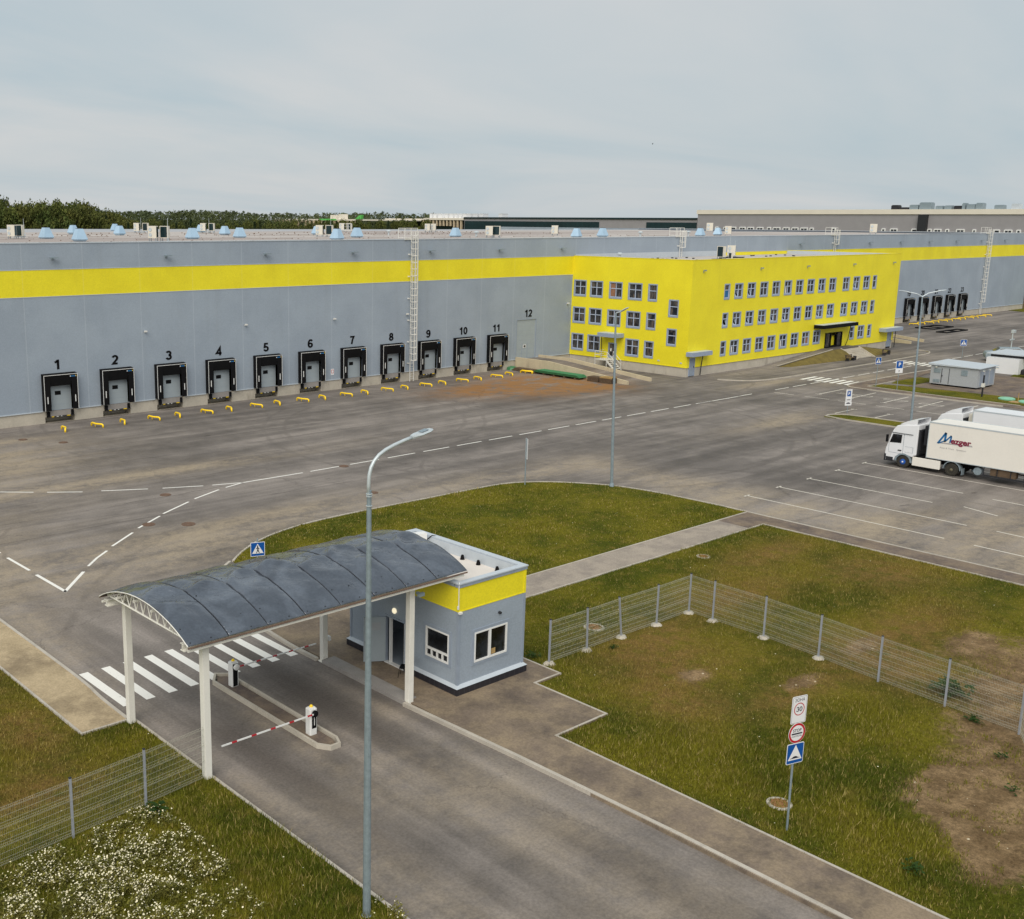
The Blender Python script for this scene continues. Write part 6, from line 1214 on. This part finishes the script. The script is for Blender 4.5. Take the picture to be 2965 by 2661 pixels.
# ================================================================== TRUCKS (local: x across, y forward, front bumper at y=0)
def truck(x, y, lab, kind):
    t = thing('semi_truck', lab, 'truck', (x, y, 0), 0, 'white articulated trucks in the truck bays')
    hw = 1.25
    # cab: side profile extruded
    pr = [(-.02, .55), (.0, 1.1), (-.05, 1.5), (-.12, 1.72), (-.4, 2.72), (-.52, 3.0), (-.72, 3.32), (-1.05, 3.45), (-2.45, 3.6), (-2.45, 1.15), (-2.3, 1.1), (-2.15, .95), (-1.9, 1.03), (-1.5, 1.13), (-1.1, 1.03), (-.85, .8), (-.75, .5), (-.1, .38)]
    m = MB(); n = len(pr); vs = [(-hw+(.05 if z > 3 else 0), y_, z) for y_, z in pr]+[(hw-(.05 if z > 3 else 0), y_, z) for y_, z in pr]
    m.add(vs, [tuple(range(n)), tuple(range(2*n-1, n-1, -1))]+[(i, n+i, n+(i+1) % n, (i+1) % n) for i in range(n)]); cab = m.build('cab', 'truckw', t, bevel=.05)
    m = MB()
    m.add([(-hw+.1, -.95, 3.47), (hw-.1, -.95, 3.47), (hw-.1, -1.5, 3.78), (-hw+.1, -1.5, 3.78), (hw-.12, -2.3, 3.98), (-hw+.12, -2.3, 3.98), (-hw+.1, -2.3, 3.57), (hw-.1, -2.3, 3.57), (hw-.1, -1.5, 3.5), (-hw+.1, -1.5, 3.5)], [(0, 1, 2, 3), (3, 2, 4, 5), (0, 3, 9), (3, 5, 6, 9), (1, 8, 2), (2, 8, 7, 4)]); m.build('roof_deflector', 'truckw', cab)
    m = MB(); m.mat(0); m.add([(-hw+.12, -.095, 1.78), (hw-.12, -.095, 1.78), (hw-.15, -.395, 2.78), (-hw+.15, -.395, 2.78)], [(0, 1, 2, 3)]); m.build('windscreen', 'glassB', cab, normals=False)
    for s in (-1, 1):
        X = s*(hw+.006); m = MB(); m.add([(X, -.3, 1.92), (X, -1.22, 1.98), (X, -1.25, 2.66), (X, -.52, 2.64)], [(0, 1, 2, 3)]); m.build('side_window', 'glassB', cab, normals=False)
        m = MB(); m.box(min(s*1.3, s*1.52), max(s*1.3, s*1.52), -.22, -.08, 1.95, 2.55); m.build('mirror', 'black', cab, bevel=.03)
        m = MB(); X2 = sorted((s*(hw+.0), s*(hw+.008)))
        for (a, b, c_, d) in ((-1.42, -1.4, 1.12, 2.75), (-.28, -.26, 1.15, 1.9), (-1.4, -.28, 1.12, 1.14), (-2.2, -2.18, 1.3, 1.75), (-2.2, -1.55, 1.3, 1.31), (-2.2, -1.55, 1.75, 1.76)): m.box(X2[0], X2[1], a, b, c_, d)
        m.build('door_seam', 'galv', cab); m = MB(); m.box(min(s*hw, s*(hw+.03)), max(s*hw, s*(hw+.03)), -1.3, -1.02, 1.33, 1.42).box(min(s*hw, s*(hw+.03)), max(s*hw, s*(hw+.03)), -2.1, -.45, 2.74, 2.78); m.build('door_handle', 'dark', cab)
        m = MB()
        for k in range(9): # wheel arch
            a0, a1 = PI*k/9, PI*(k+1)/9; q = lambda a, r_: (-1.5+r_*math.cos(a), .5+r_*math.sin(a)); p0, p1, p2, p3 = q(a0, .56), q(a1, .56), q(a1, .68), q(a0, .68); xa, xb = s*(hw-.3), s*(hw+.02)
            m.add([(xx, *p) for xx in (xa, xb) for p in (p0, p1, p2, p3)], [(0, 1, 2, 3), (7, 6, 5, 4), (0, 4, 5, 1), (2, 6, 7, 3)])
        m.build('wheel_arch', 'galv', cab)
        m = MB(); m.hull([(s*hw, -2.45, 1.3), (s*hw, -2.95, 1.3), (s*hw, -2.95, 3.85), (s*hw, -2.45, 3.55), (s*(hw-.03), -2.45, 1.3), (s*(hw-.03), -2.95, 1.3), (s*(hw-.03), -2.95, 3.85), (s*(hw-.03), -2.45, 3.55)], [(0, 1, 2, 3), (7, 6, 5, 4), (1, 5, 6, 2)]) if False else m.box(-.01, .01, -2.5, -2.48, 1.3, 1.4)
    m = MB(); m.box(-hw-.01, hw+.01, -.12, .04, .38, .95); m.box(-hw-.01, -hw+.05, -.7, -.12, .4, .75).box(hw-.05, hw+.01, -.7, -.12, .4, .75); m.build('bumper', 'dark' if kind == 0 else 'galv', t, bevel=.02)
    for s in (-1, 1): m = MB(); m.box(s*.95-.2, s*.95+.2, .04, .05, .62, .8); m.build('headlight', 'pvc', t)
    m = MB(); m.box(-1.2, 1.2, -.06, .03, 1.0, 1.02)
    for k in range(4): m.box(-.95, .95, -.03, .02, 1.1+.13*k, 1.16+.13*k)
    m.build('grille', 'dark', t)
    m = MB(); m.box(-.45, .45, -6.6, -.6, .62, .92).box(-1.15, 1.15, -3.1, -2.5, .9, 1.12).box(-.8, .8, -6.8, -5.0, .92, 1.1); m.build('chassis', 'black', t)
    m = MB(); m.box(-1.1, 1.1, -2.6, -2.46, 1.15, 3.2); 
    for z in np.arange(1.3, 3.2, .16): m.box(-1.12, 1.12, -2.63, -2.6, float(z), float(z)+.06)
    m.build('cab_rear', 'dark', t)
    for s in (-1, 1):
        m = MB(); a, b = sorted((s*1.02, s*1.22)); m.box(a, b, -4.35, -2.2, .32, 1.02); m.build('side_skirt', 'trailer', t, bevel=.03)
        m = MB()
        for k in range(9):
            a0, a1 = PI*k/9, PI*(k+1)/9; q = lambda a, r_: (-5.24+r_*math.cos(a), .52+r_*math.sin(a)); p0, p1, p2, p3 = q(a0, .6), q(a1, .6), q(a1, .66), q(a0, .66); xa, xb = s*.7, s*1.22
            m.add([(xx, *p) for xx in (xa, xb) for p in (p0, p1, p2, p3)], [(0, 1, 2, 3), (7, 6, 5, 4), (0, 4, 5, 1), (2, 6, 7, 3)])
        m.box(min(s*.7, s*1.2), max(s*.7, s*1.2), -6.02, -5.98, .2, .7); m.build('mudguard', 'galv', t)
    def wheel(yy, X, s, hub, par):
        m = MB(); m.lathe((X, yy, .5), [(.3, -.3*s), (.46, -.3*s), (.5, -.24*s), (.5, -.06*s), (.46, 0), (.31, 0)], 28, 'x'); wt = m.build('wheel', 'tyre', par)
        m = MB(); m.lathe((X, yy, .5), [(.31 if hub != 'hubblue' else .25, -.05*s), (.31 if hub != 'hubblue' else .25, 0.004*s), (.28 if hub != 'hubblue' else .23, -.02*s), (.2, -.06*s if hub != 'hubblue' else .03*s), (.14, -.04*s if hub != 'hubblue' else .045*s), (.1, .02*s if hub != 'hubblue' else .055*s), (.02, .05*s)], 22, 'x'); m.build('rim', hub, wt)
        if hub == 'hubblue': m = MB(); m.lathe((X, yy, .5), [(.07, .05*s), (.07, .07*s), (.04, .08*s)], 12, 'x'); m.build('hub_cap', 'pvc', wt)
    for s in (-1, 1):
        wheel(-1.5, s*1.24, s, 'hubblue', t); wheel(-5.24, s*1.22, s, 'rim', t)
    # trailer
    T0, T1 = -3.25, -16.6
    m = MB(); m.box(-hw, hw, T1, T0, 1.17, 4.0); tr_ = m.build('trailer_box', 'trailer' if kind == 0 else 'truckw', t, bevel=.02)
    m = MB(); 
    for (a, b, c_, d) in ((-hw-.012, -hw+.03, 3.93, 4.03), (hw-.03, hw+.012, 3.93, 4.03), (-hw-.012, -hw+.02, 1.14, 1.2), (hw-.02, hw+.012, 1.14, 1.2)): m.box(a, b, T1, T0+.01, c_, d)
    for s in (-1, 1): m.box(min(s*hw, s*(hw+.012))-.0, max(s*hw, s*(hw+.012)), T0-.05, T0+.01, 1.2, 3.93)
    m.box(-hw, hw, T0-.04, T0+.012, 4.0, 4.03); m.build('edge_rail', 'galvL', tr_)
    m = MB(); m.box(-.9, .9, T0+.01, T0+.45, 2.0, 3.6); m.build('cooling_unit', 'acwhite' if kind else 'dark', tr_, bevel=.03)
    m = MB(); m.box(-.5, .5, T1, T0-1, .95, 1.16).box(-1.2, -1.14, -15.5, -7.5, .45, .55).box(1.14, 1.2, -15.5, -7.5, .45, .55)
    for k in range(9): m.box(-1.19, -1.15, -7.6-.95*k, -7.55-.95*k, .55, 1.16).box(-1.19, 1.19, -7.6-.95*k, -7.55-.95*k, 1.05, 1.16)
    m.build('trailer_frame', 'dark', tr_); m = MB(); m.box(-1.1, -.6, -9.8, -8.0, .55, 1.1); m.build('pallet_box', 'wood', tr_); m = MB(); m.tube([(-1.1, -7.1, .7), (-.6, -7.1, .7)], .3, 14); m.build('tank', 'galv', tr_)
    for yy in (-11.6, -12.95, -14.3):
        for s in (-1, 1): wheel(yy, s*1.2, s, 'rim', tr_)
    return t, tr_
t, tb_ = truck(89.02, 40.36, 'white truck with cream trailer lettered in blue and maroon, nearest the camera', 0)
m = MB(); X = -1.262
fr_ = lambda y, z: ((X, y, z), (0, -1, 0), (0, 0, 1))
m.mat(2); m.add([(X+.006, -3.95, 2.52), (X+.006, -6.55, 2.62), (X+.006, -6.6, 2.5), (X+.006, -3.9, 2.66), (X+.006, -4.1, 2.42)], [(0, 1, 2), (0, 2, 4)])
m.mat(1); text_mb(m, 'ezger', .62, fr_(-5.72, 2.74), bold=.022, sx=1.08, thick=.001)
m.mat(0)
def poly(pts): m.add([(X, y, z) for y, z in pts], [tuple(range(len(pts)))])
poly([(-3.95, 2.42), (-4.12, 2.45), (-4.65, 3.32), (-4.5, 3.36)]); poly([(-4.5, 3.36), (-4.65, 3.32), (-4.62, 2.62), (-4.45, 2.58)]); poly([(-4.45, 2.58), (-4.62, 2.62), (-5.02, 3.12), (-4.95, 3.2)]); poly([(-4.95, 3.2), (-5.05, 3.08), (-5.0, 2.62), (-4.86, 2.56)])
poly([(-3.95, 2.42), (-4.5, 2.72), (-4.55, 2.66), (-4.12, 2.4)])
m.mat(2); text_mb(m, 'Auto & Trans   Spedition', .17, fr_(-5.2, 2.12), bold=0, sx=1.15, thick=.001)
m.build('side_lettering', ['logoblue', 'logored', 'logogrey'], tb_, normals=False)
truck(97.5, 40.55, 'second white truck partly hidden behind the lettered one', 1)

# ================================================================== KIOSK, CABIN AND PARKED THINGS
t = thing('transformer_kiosk', 'small grey kiosk with pale roof and lit lamps on the grass plot', 'kiosk', (136.6, 53, 0))
m = MB(); m.box(136.6, 141.4, 52.9, 58.35, .22, 2.45); m.build('wall', 'kiosk', t, world=True); m = MB(); m.box(136.75, 141.25, 53.05, 58.2, -.02, .22); m.build('base', 'black', t, world=True)
m = MB(); m.add([(136.4, 52.65, 2.45), (141.75, 52.65, 2.5), (141.75, 58.6, 2.5), (136.4, 58.6, 2.45), (136.4, 52.65, 2.52), (141.75, 52.65, 2.56), (141.75, 58.6, 2.72), (136.4, 58.6, 2.68), (139.2, 55.6, 2.86)], [(0, 3, 2, 1), (0, 1, 5, 4), (1, 2, 6, 5), (2, 3, 7, 6), (3, 0, 4, 7), (4, 5, 6, 7)]); m.build('roof', 'trimL', t, world=True)
for (a, b, c_, d) in ((57.2, 57.95, 1.55, 2.05), (57.2, 57.95, .4, .75), (54.1, 54.8, 1.5, 2.15)): m = MB(); m.box(136.55, 136.6, a, b, c_, d); m.build('louvre', 'galv', t, world=True)
m = MB(); m.box(136.56, 136.6, 57.0, 57.06, .4, 2.1).box(136.5, 136.6, 56.9, 57.0, 1.2, 1.3).box(136.57, 136.6, 56.15, 56.2, .3, 2.2); m.build('door_edge', 'dark', t, world=True)
m = MB()
for x in (137.2, 138.6, 140): m.box(x, x+1.0, 52.87, 52.9, .4, 2.1)
m.build('door', 'trimB', t, world=True)
for (x, y) in ((136.3, 57.6), (136.9, 52.45), (138.7, 52.45), (140.6, 52.45)): m = MB(); m.box(x-.2, x+.2, y-.1, y+.1, 2.3, 2.38); m.mat(1).box(x-.08, x+.08, y-.06, y+.06, 2.24, 2.3); m.build('lamp', ['galv', 'lampglow'], t, world=True)
t = thing('site_cabin', 'white walled cabin with pale flat roof at the right frame edge', 'cabin', (154.5, 57, 0))
m = MB(); m.box(154.3, 160, 55.0, 59.0, 0, 2.0); m.build('wall', 'truckw', t, world=True); m = MB(); m.box(155.2, 161.5, 53.2, 59.4, 2.35, 2.5); m.build('roof', 'trimL', t, world=True); m = MB(); m.box(155.6, 161, 53.5, 59.0, 2.0, 2.35); m.build('window_strip', 'dark', t, world=True); m = MB(); m.box(155.2, 155.5, 52.7, 53.2, 2.05, 2.55); m.build('blue_fascia', 'blue', t, world=True)
def car(x, y, rz, body, lab, rack=0):
    t = thing('parked_car', lab, 'car', (x, y, 0), rz)
    pr = [(-2.2, .35), (-2.25, .75), (-2.1, 1.0), (-1.35, 1.08), (-.75, 1.5), (1.2, 1.55), (1.95, 1.15), (2.2, 1.0), (2.25, .4)]; m = MB(); n = len(pr); vs = []
    for s in (-1, 1): vs += [(a, s*(.88 if z < 1.2 else .7), z) for a, z in pr]
    m.add(vs, [tuple(range(n)), tuple(range(2*n-1, n-1, -1))]+[(i, n+i, n+(i+1) % n, (i+1) % n) for i in range(n)]); m.build('body', body, t, bevel=.06)
    m = MB()
    for s in (-1, 1): m.add([(-1.15, s*.87, 1.1), (1.7, s*.87, 1.15), (1.1, s*.74, 1.48), (-.7, s*.74, 1.44)], [(0, 1, 2, 3)])
    m.add([(-1.36, -.72, 1.12), (-1.36, .72, 1.12), (-.8, .62, 1.5), (-.8, -.62, 1.5)], [(0, 1, 2, 3)]); m.add([(1.97, -.72, 1.16), (1.97, .72, 1.16), (1.26, .62, 1.55), (1.26, -.62, 1.55)], [(0, 1, 2, 3)]); m.build('window', 'glassB', t, normals=False)
    for a in (-1.4, 1.4):
        for s in (-1, 1): m = MB(); m.lathe((a, s*.88, .33), [(.2, -.2*s), (.33, -.18*s), (.33, -.02*s), (.2, 0)], 18, 'y'); m.build('wheel', 'tyre', t)
    return t
t = car(168.6, 61.9, R(-60), 'galv', 'grey car behind the white cabin roof carrying a small mast'); t.scale = (1.25, 1.3, 1.3)
m = MB(); m.tube([(168.3, 61.3, 0), (168.3, 61.3, 4.3)], .07, 8); m.box(167.6, 169, 61.2, 61.35, 3.1, 3.25); m.box(168.2, 168.9, 61.1, 61.5, 4.1, 4.5); tag(m.build('antenna_mast', 'galvL'), 'pale small mast with cross arm above the grey car', 'mast')
car(152.9, 51.7, R(95), 'dark', 'dark car cut by the right frame edge beside the white cabin')
for (x, y, lab) in ((131.6, 47.7, 'round turquoise cover on the grass strip'), (130.9, 45.4, 'turquoise cover at the right frame edge')):
    m = MB(); m.lathe((x, y, .05), [(.85, 0), (.85, .12), (.7, .2), (.3, .22)], 24); tag(m.build('well_cover', 'bed'), lab, 'well cover')
m = MB(); m.box(129.7, 130.9, 45.8, 46.8, .05, .1); m.tube([(130.4, 46.1, 0), (130.4, 46.1, 1.1)], .05, 6); tag(m.build('marker_board', 'woodL'), 'pale boards with a short stake near the turquoise covers', 'boards')

# ================================================================== FAR BUILDINGS
t = thing('far_warehouse', 'tall grey warehouse with cream parapet beyond the roof at the right', 'building', (400, 140, 0))
m = MB(); m.box(400, 520, 60, 271, -.05, 21.9); m.build('wall', 'farwall', t, world=True); m = MB(); m.box(399.6, 520.4, 59.6, 271.4, 21.9, 23.6); m.build('parapet', 'farcream', t, world=True)
m = MB(); m.box(398.5, 400, 177.5, 180.5, 0, 21.9); m.build('shaft', 'dark', t, world=True)
fx_ = [(262.3, 260.8), (258.4, 252.6), (251.2, 248.4), (247.6, 244.7), (243.5, 240.6), (239, 237.3), (236.5, 233.3), (232.3, 229.5), (228.6, 225.8), (225, 222), (221.2, 219.6), (212.4, 210.7), (193.6, 192.2), (190.5, 187.8), (182.9, 180.8), (177.4, 175.9), (175.2, 172.6), (171.3, 170), (167.7, 164.9), (162.4, 161.2), (155.6, 153.6), (152.4, 149.8), (148.6, 147.2), (144.8, 142.2)]
for a, b in fx_:
    m = MB(); m.mat(0); z0, z1 = 15.2, 16.95; q = [(a, z0), (a, z1-.25), (a-.25, z1), (b+.25, z1), (b, z1-.25), (b, z0)]; n = len(q); m.add([(399.6, y, z) for y, z in q]+[(400, y, z) for y, z in q], [tuple(range(n)), tuple(range(2*n-1, n-1, -1))]+[(i, (i+1) % n, n+(i+1) % n, n+i) for i in range(n)])
    m.mat(1); k = 2 if a-b > 2.2 else 1; w_ = (a-b-.5)/k
    for j in range(k): m.box(399.5, 399.6, b+.3+j*w_, b+.3+j*w_+w_-.25, 15.95, 16.6)
    m.build('window', ['pvc', 'dark'], t, world=True)
roofs = [(191.5, 189.2, 1.35, 'dark'), (188.6, 185.9, .55, 'dark'), (185, 182, 1.4, 'galv'), (181.6, 177.6, 2.2, 'galv'), (176, 173.6, 1.0, 'galv'), (173, 170.6, 1.1, 'galv'), (169.8, 167.4, 1.0, 'dark'), (167.2, 166.2, 1.9, 'galv'), (165.7, 163, 1.5, 'galv'), (162.8, 160.6, 1.9, 'galv'), (156.8, 154.1, 1.2, 'galv'), (151.5, 149.2, 1.7, 'trimL')]
for i, (a, b, h, mt) in enumerate(roofs):
    m = MB(); m.box(401, 404, b, a, 23.6, 23.75+h*.9).box(401.2, 403.8, b+.2, a-.2, 23.75+h*.9, 23.8+h); tag(m.build('roof_plant', mt), 'grey plant box on the cream parapeted warehouse roof, %s from the left' % ordn[i], 'roof plant', 'plant boxes on the far warehouse roof')
t = thing('glazed_hall', 'long low hall with dark teal glazing and black roof edge in the far distance', 'building', (400, 340, 0))
m = MB(); m.box(400.5, 520, 271.5, 409, -.05, 19.7); m.build('wall', 'farwall', t, world=True); m = MB(); m.box(400, 520, 271.5, 409.2, 19.75, 20.4); m.build('roof_edge', 'teal', t, world=True)
for a, b in ((271.6, 296.7), (322.5, 408.5)): m = MB(); m.box(400.2, 400.5, a, b, 4, 18.5); m.build('glazing', 'teal', t, world=True)
t = thing('columned_hall', 'distant cream hall with hanging columns and white roof blocks', 'building', (402, 440, 0))
m = MB(); m.box(404, 480, 410, 470, -.05, 18.8); m.build('wall', 'teal', t, world=True); m = MB(); m.box(400, 480, 409.4, 439.3, 18.9, 19.9).box(400, 480, 439.3, 471, 18.9, 19.5); m.build('roof_slab', 'farcream', t, world=True)
for k in range(12): y = 411+2.6*k; L = 3.0 if 2 < k < 11 else 19; m = MB(); m.box(400.3, 401.2, y, y+.9, 18.9-L, 18.9); m.build('column', 'farcol', t, world=True)
for i, (a, b) in enumerate(((436.8, 435), (434, 431.6), (430.4, 427.4), (424.8, 422.9), (421.9, 419.0), (418, 416.4), (414.6, 412.9), (411.9, 405.6), (404.8, 401.3), (400, 397.5), (386.5, 384))):
    m = MB(); m.box(402, 406, b, a, 19.9, 22.0); m.box(401.9, 406.1, b-.1, a+.1, 22.0, 22.2); tag(m.build('roof_block', 'truckw'), 'white block on the distant hall roof, %s from the left' % ordn[i], 'roof block', 'white blocks on the distant hall roof')
t = thing('pillared_shed', 'far shed of thin cream pillars with green accents half hidden by trees', 'building', (380, 500, 0))
m = MB(); m.box(360, 400, 441, 520, 18.3, 19.0); m.build('roof', 'farcream', t, world=True)
for k in range(22): y = 442+3.6*k; m = MB(); m.box(359, 359.8, y, y+1.0, 0, 18.3); m.build('pillar', 'farcol', t, world=True)
m = MB(); m.hull([(358.5, 446, 19), (358.5, 441, 19.2), (358.5, 440.5, 21.2), (358.5, 442.5, 20.9), (360, 446, 19), (360, 441, 19.2), (360, 440.5, 21.2), (360, 442.5, 20.9)], [(0, 1, 2, 3), (7, 6, 5, 4), (0, 4, 5, 1), (1, 5, 6, 2), (2, 6, 7, 3), (3, 7, 4, 0)]); m.build('green_panel', 'fargreen', t, world=True); m = MB(); m.box(358.5, 359, 462, 476, 18.4, 19.2); m.build('green_panel', 'fargreen', t, world=True)
m = MB(); m.box(362, 366, 461, 464, 19, 21.6).box(362, 366, 466, 468.5, 19, 20.8).box(362, 366, 469.5, 471, 19, 21.2); m.build('roof_tower', 'farcream', t, world=True)

# ================================================================== TREES
def crown_mesh(name, kind, seed, nleaf, mat):
    rd = np.random.default_rng(seed)
    if kind == 'broad':
        nb = 26; cen = rd.normal(0, 1, (nb, 3)); cen /= np.linalg.norm(cen, axis=1)[:, None]; cen *= rd.uniform(.35, 1, nb)[:, None]**.6; cen = cen*np.array([.36, .36, .34])+np.array([0, 0, .62]); rad = rd.uniform(.09, .17, nb)
        i = rd.integers(0, nb, nleaf); d = rd.normal(0, 1, (nleaf, 3)); d /= np.linalg.norm(d, axis=1)[:, None]; c = cen[i]+d*rad[i][:, None]*rd.uniform(.55, 1.05, nleaf)[:, None]; sz = rd.uniform(.012, .026, nleaf); tint = np.clip(.45+d[:, 2]*.05+rd.normal(0, .16, nleaf)+(rd.uniform(-.25, .25, nb))[i], 0, 1)
    else:
        h = rd.uniform(.14, 1, nleaf)**.85; tier = 1-.35*((h*13) % 1); r = (1-h)**.8*.2*tier*(.75+.25*np.sin(h*40))+.008; a = rd.uniform(0, 2*PI, nleaf); rr = r*rd.uniform(.35, 1.08, nleaf); c = np.stack([rr*np.cos(a), rr*np.sin(a), h-.06*rr/.2], 1); sz = rd.uniform(.01, .022, nleaf); tint = np.clip(.4+rd.normal(0, .2, nleaf), 0, 1)
    u = rd.normal(0, 1, (nleaf, 3)); u /= np.linalg.norm(u, axis=1)[:, None]; v = np.cross(u, rd.normal(0, 1, (nleaf, 3))); v /= np.linalg.norm(v, axis=1)[:, None]
    P = np.stack([c-u*sz[:, None], c+v*sz[:, None]*.8, c+u*sz[:, None], c-v*sz[:, None]*.8], 1).reshape(-1, 3); b = np.arange(nleaf)*4
    T = np.concatenate([np.stack([b, b+1, b+2], 1), np.stack([b, b+2, b+3], 1)]); return tri_mesh(name, P, T, np.repeat(tint, 4), (mat,))
def trunk_mesh(kind, seed):
    rd = random.Random(seed); m = MB(); m.tube([(0, 0, -.01), (.01, 0, .3), (0, .012, .62), (0, 0, .92)], [.02, .015, .009, .002], 7)
    if kind == 'broad':
        for k in range(7): a = rd.uniform(0, 6.28); z = rd.uniform(.28, .6); m.tube([(0, 0, z), (.12*math.cos(a), .12*math.sin(a), z+.1), (.26*math.cos(a), .26*math.sin(a), z+.2)], [.009, .006, .002], 5)
    return m.mesh('trunk', ['bark'])
BR = [(crown_mesh('crown', 'broad', 100+i, 5200, 'leafA'), trunk_mesh('broad', i)) for i in range(4)]
CO = [(crown_mesh('crown', 'con', 200+i, 4200, 'leafC'), trunk_mesh('con', i)) for i in range(3)]
def tree(x, y, h, w, kind, lab, grp):
    p = (BR if kind == 'b' else CO); p = p[random.randrange(len(p))]; t = thing('broadleaf_tree' if kind == 'b' else 'pine_tree', lab, 'tree', (x, y, -.05), random.uniform(0, 6.28), grp); t.scale = (w, w, h)
    mobj('crown', p[0], t); mobj('trunk', p[1], t)
def ray(px, y): 
    a = (px-CX)/F; d = fw+r2*a; return d.x/d.y*y
# wooded rise at the left: (screen x, distance y, height)
sk = [(-60, 25), (0, 24.3), (28, 26), (60, 24.3), (95, 23.6), (120, 24.8), (160, 24.3), (190, 22.8), (215, 24.9), (245, 24.9), (270, 24), (292, 23.3), (312, 22.5), (332, 22), (352, 21.3), (375, 20.4)]
for i, (px, h) in enumerate(sk):
    for j in range(3):
        y = 322+9*j+random.uniform(-3, 3); p_ = px+random.uniform(-9, 9)+10*(j % 2); hh = (h-[1.2, .4, 0][j]+random.uniform(-.5, .2))*(1+(y-320)*.0004); k = 'c' if random.random() < .16 else 'b'
        tree(ray(p_, y), y, hh*.965, hh*(.56 if k == 'b' else .75), k, 'leafy tree of the wood on the left skyline' if k == 'b' else 'dark conifer in the wood on the left skyline', 'trees of the wood on the left skyline')
px = 385
while px < 1235:
    y = 300+random.uniform(-6, 14) if px > 700 else 308+random.uniform(-6, 16); k = 'c' if random.random() < .35 else 'b'; h = random.uniform(17.6, 18.9); 
    if px > 1000: y += 60; h += .1
    tree(ray(px, y), y, h, h*(.5 if k == 'b' else .75), k, 'low olive tree in the row behind the warehouse roof' if k == 'b' else 'low pine in the row behind the warehouse roof', 'row of trees behind the warehouse roof'); px += random.uniform(11, 19)
# far forest as one mass
def forest():
    rd = np.random.default_rng(5); V = []; T = []; TI = []; o = 0
    n = 1500; px_ = rd.uniform(-120, 1300, n); d = rd.uniform(470, 640, n)
    for i in range(n):
        y = d[i]; x = ray(px_[i], y); prof = 1.2*math.sin(px_[i]*.013)+.7*math.sin(px_[i]*.047); r_ = math.hypot(x, y)/560
        h = 19.34+(1.9+.7*prof*.4+rd.uniform(-1.3, .8)+(px_[i] < 700)*.5)*r_; con = rd.uniform() < .6; q = 42; a = rd.uniform(0, 2*PI, q)
        if con: hh = rd.uniform(.35, 1, q); rr = (1-hh)*3.0*rd.uniform(.5, 1.1, q)+.25; z = hh*h
        else: ph = rd.uniform(-.6, 1.57, q); rr = 3.4*np.cos(ph)*rd.uniform(.7, 1.05, q); z = h-4.2+4.2*np.sin(ph)
        c = np.stack([x+rr*np.cos(a), y+rr*np.sin(a), z], 1); s_ = .75; u = rd.normal(0, s_, (q, 3)); v = rd.normal(0, s_, (q, 3)); u[:, 2] = abs(u[:, 2])
        P = np.stack([c-u*.5, c+v*.6, c+u*.5], 1).reshape(-1, 3); V.append(P); T.append(np.arange(3*q).reshape(-1, 3)+o); o += 3*q; TI.append(np.repeat(np.clip(rd.normal(.4, .16, q)+(0 if con else .12), 0, 1), 3))
    # solid understorey so no gaps show the plain behind
    ob = bpy.data.objects.new('distant_forest', tri_mesh('distant_forest', np.concatenate(V), np.concatenate(T), np.concatenate(TI), ('leafF',))); COL.objects.link(ob); tag(ob, 'distant forest along the horizon left of the far halls', 'forest', kind='stuff')
forest()
m = MB(); P_ = [(ray(px, 600), 600) for px in range(-150, 1320, 30)]
vs = []
for i, (x, y) in enumerate(P_): vs += [(x, y, -1), (x, y, 17.2+.5*math.sin(i*1.7)), (x+5, y+40, 17.2+.5*math.sin(i*2.3)), (x+5, y+40, -1)]
fs = [(4*i+a, 4*i+4+a, 4*i+4+b, 4*i+b) for i in range(len(P_)-1) for a, b in ((0, 1), (1, 2), (2, 3))]
m.add(vs, fs); struct('wooded_hill', m, 'leafF', normals=False)
m = MB(); 
# helicopter far off
t = thing('helicopter', 'tiny dark helicopter flying high in the sky', 'helicopter', (3382, 2500, 288), R(20))
m = MB(); m.lathe((0, 0, 0), [(.1, -3.2), (1.2, -2.4), (1.7, -.5), (1.4, 1.2), (.5, 2.6), (.3, 3)], 12, 'x'); m.build('fuselage', 'navy', t, smooth=True); m = MB(); m.tube([(2.4, 0, .5), (9, 0, 1.2)], [.5, .2], 8); m.box(8.6, 9.4, -.1, .1, .8, 2.8); m.build('tail_boom', 'navy', t); m = MB(); m.box(-6, 6, -.2, .2, 2.2, 2.3).box(-.2, .2, -6, 6, 2.2, 2.3).box(-.15, .15, -.15, .15, 1.5, 2.2); m.build('rotor', 'dark', t); m = MB(); m.box(-2, 2, -1.2, -1, -2.2, -2).box(-2, 2, 1, 1.2, -2.2, -2).box(-1, -.9, -1.1, 1.1, -2, -1).box(1, 1.1, -1.1, 1.1, -2, -1); m.build('skid', 'dark', t)
# names left plain
for o in list(COL.objects):
    if o.name.split('.')[0] in ('l', 'r'): o.name = 'mesh_fence'
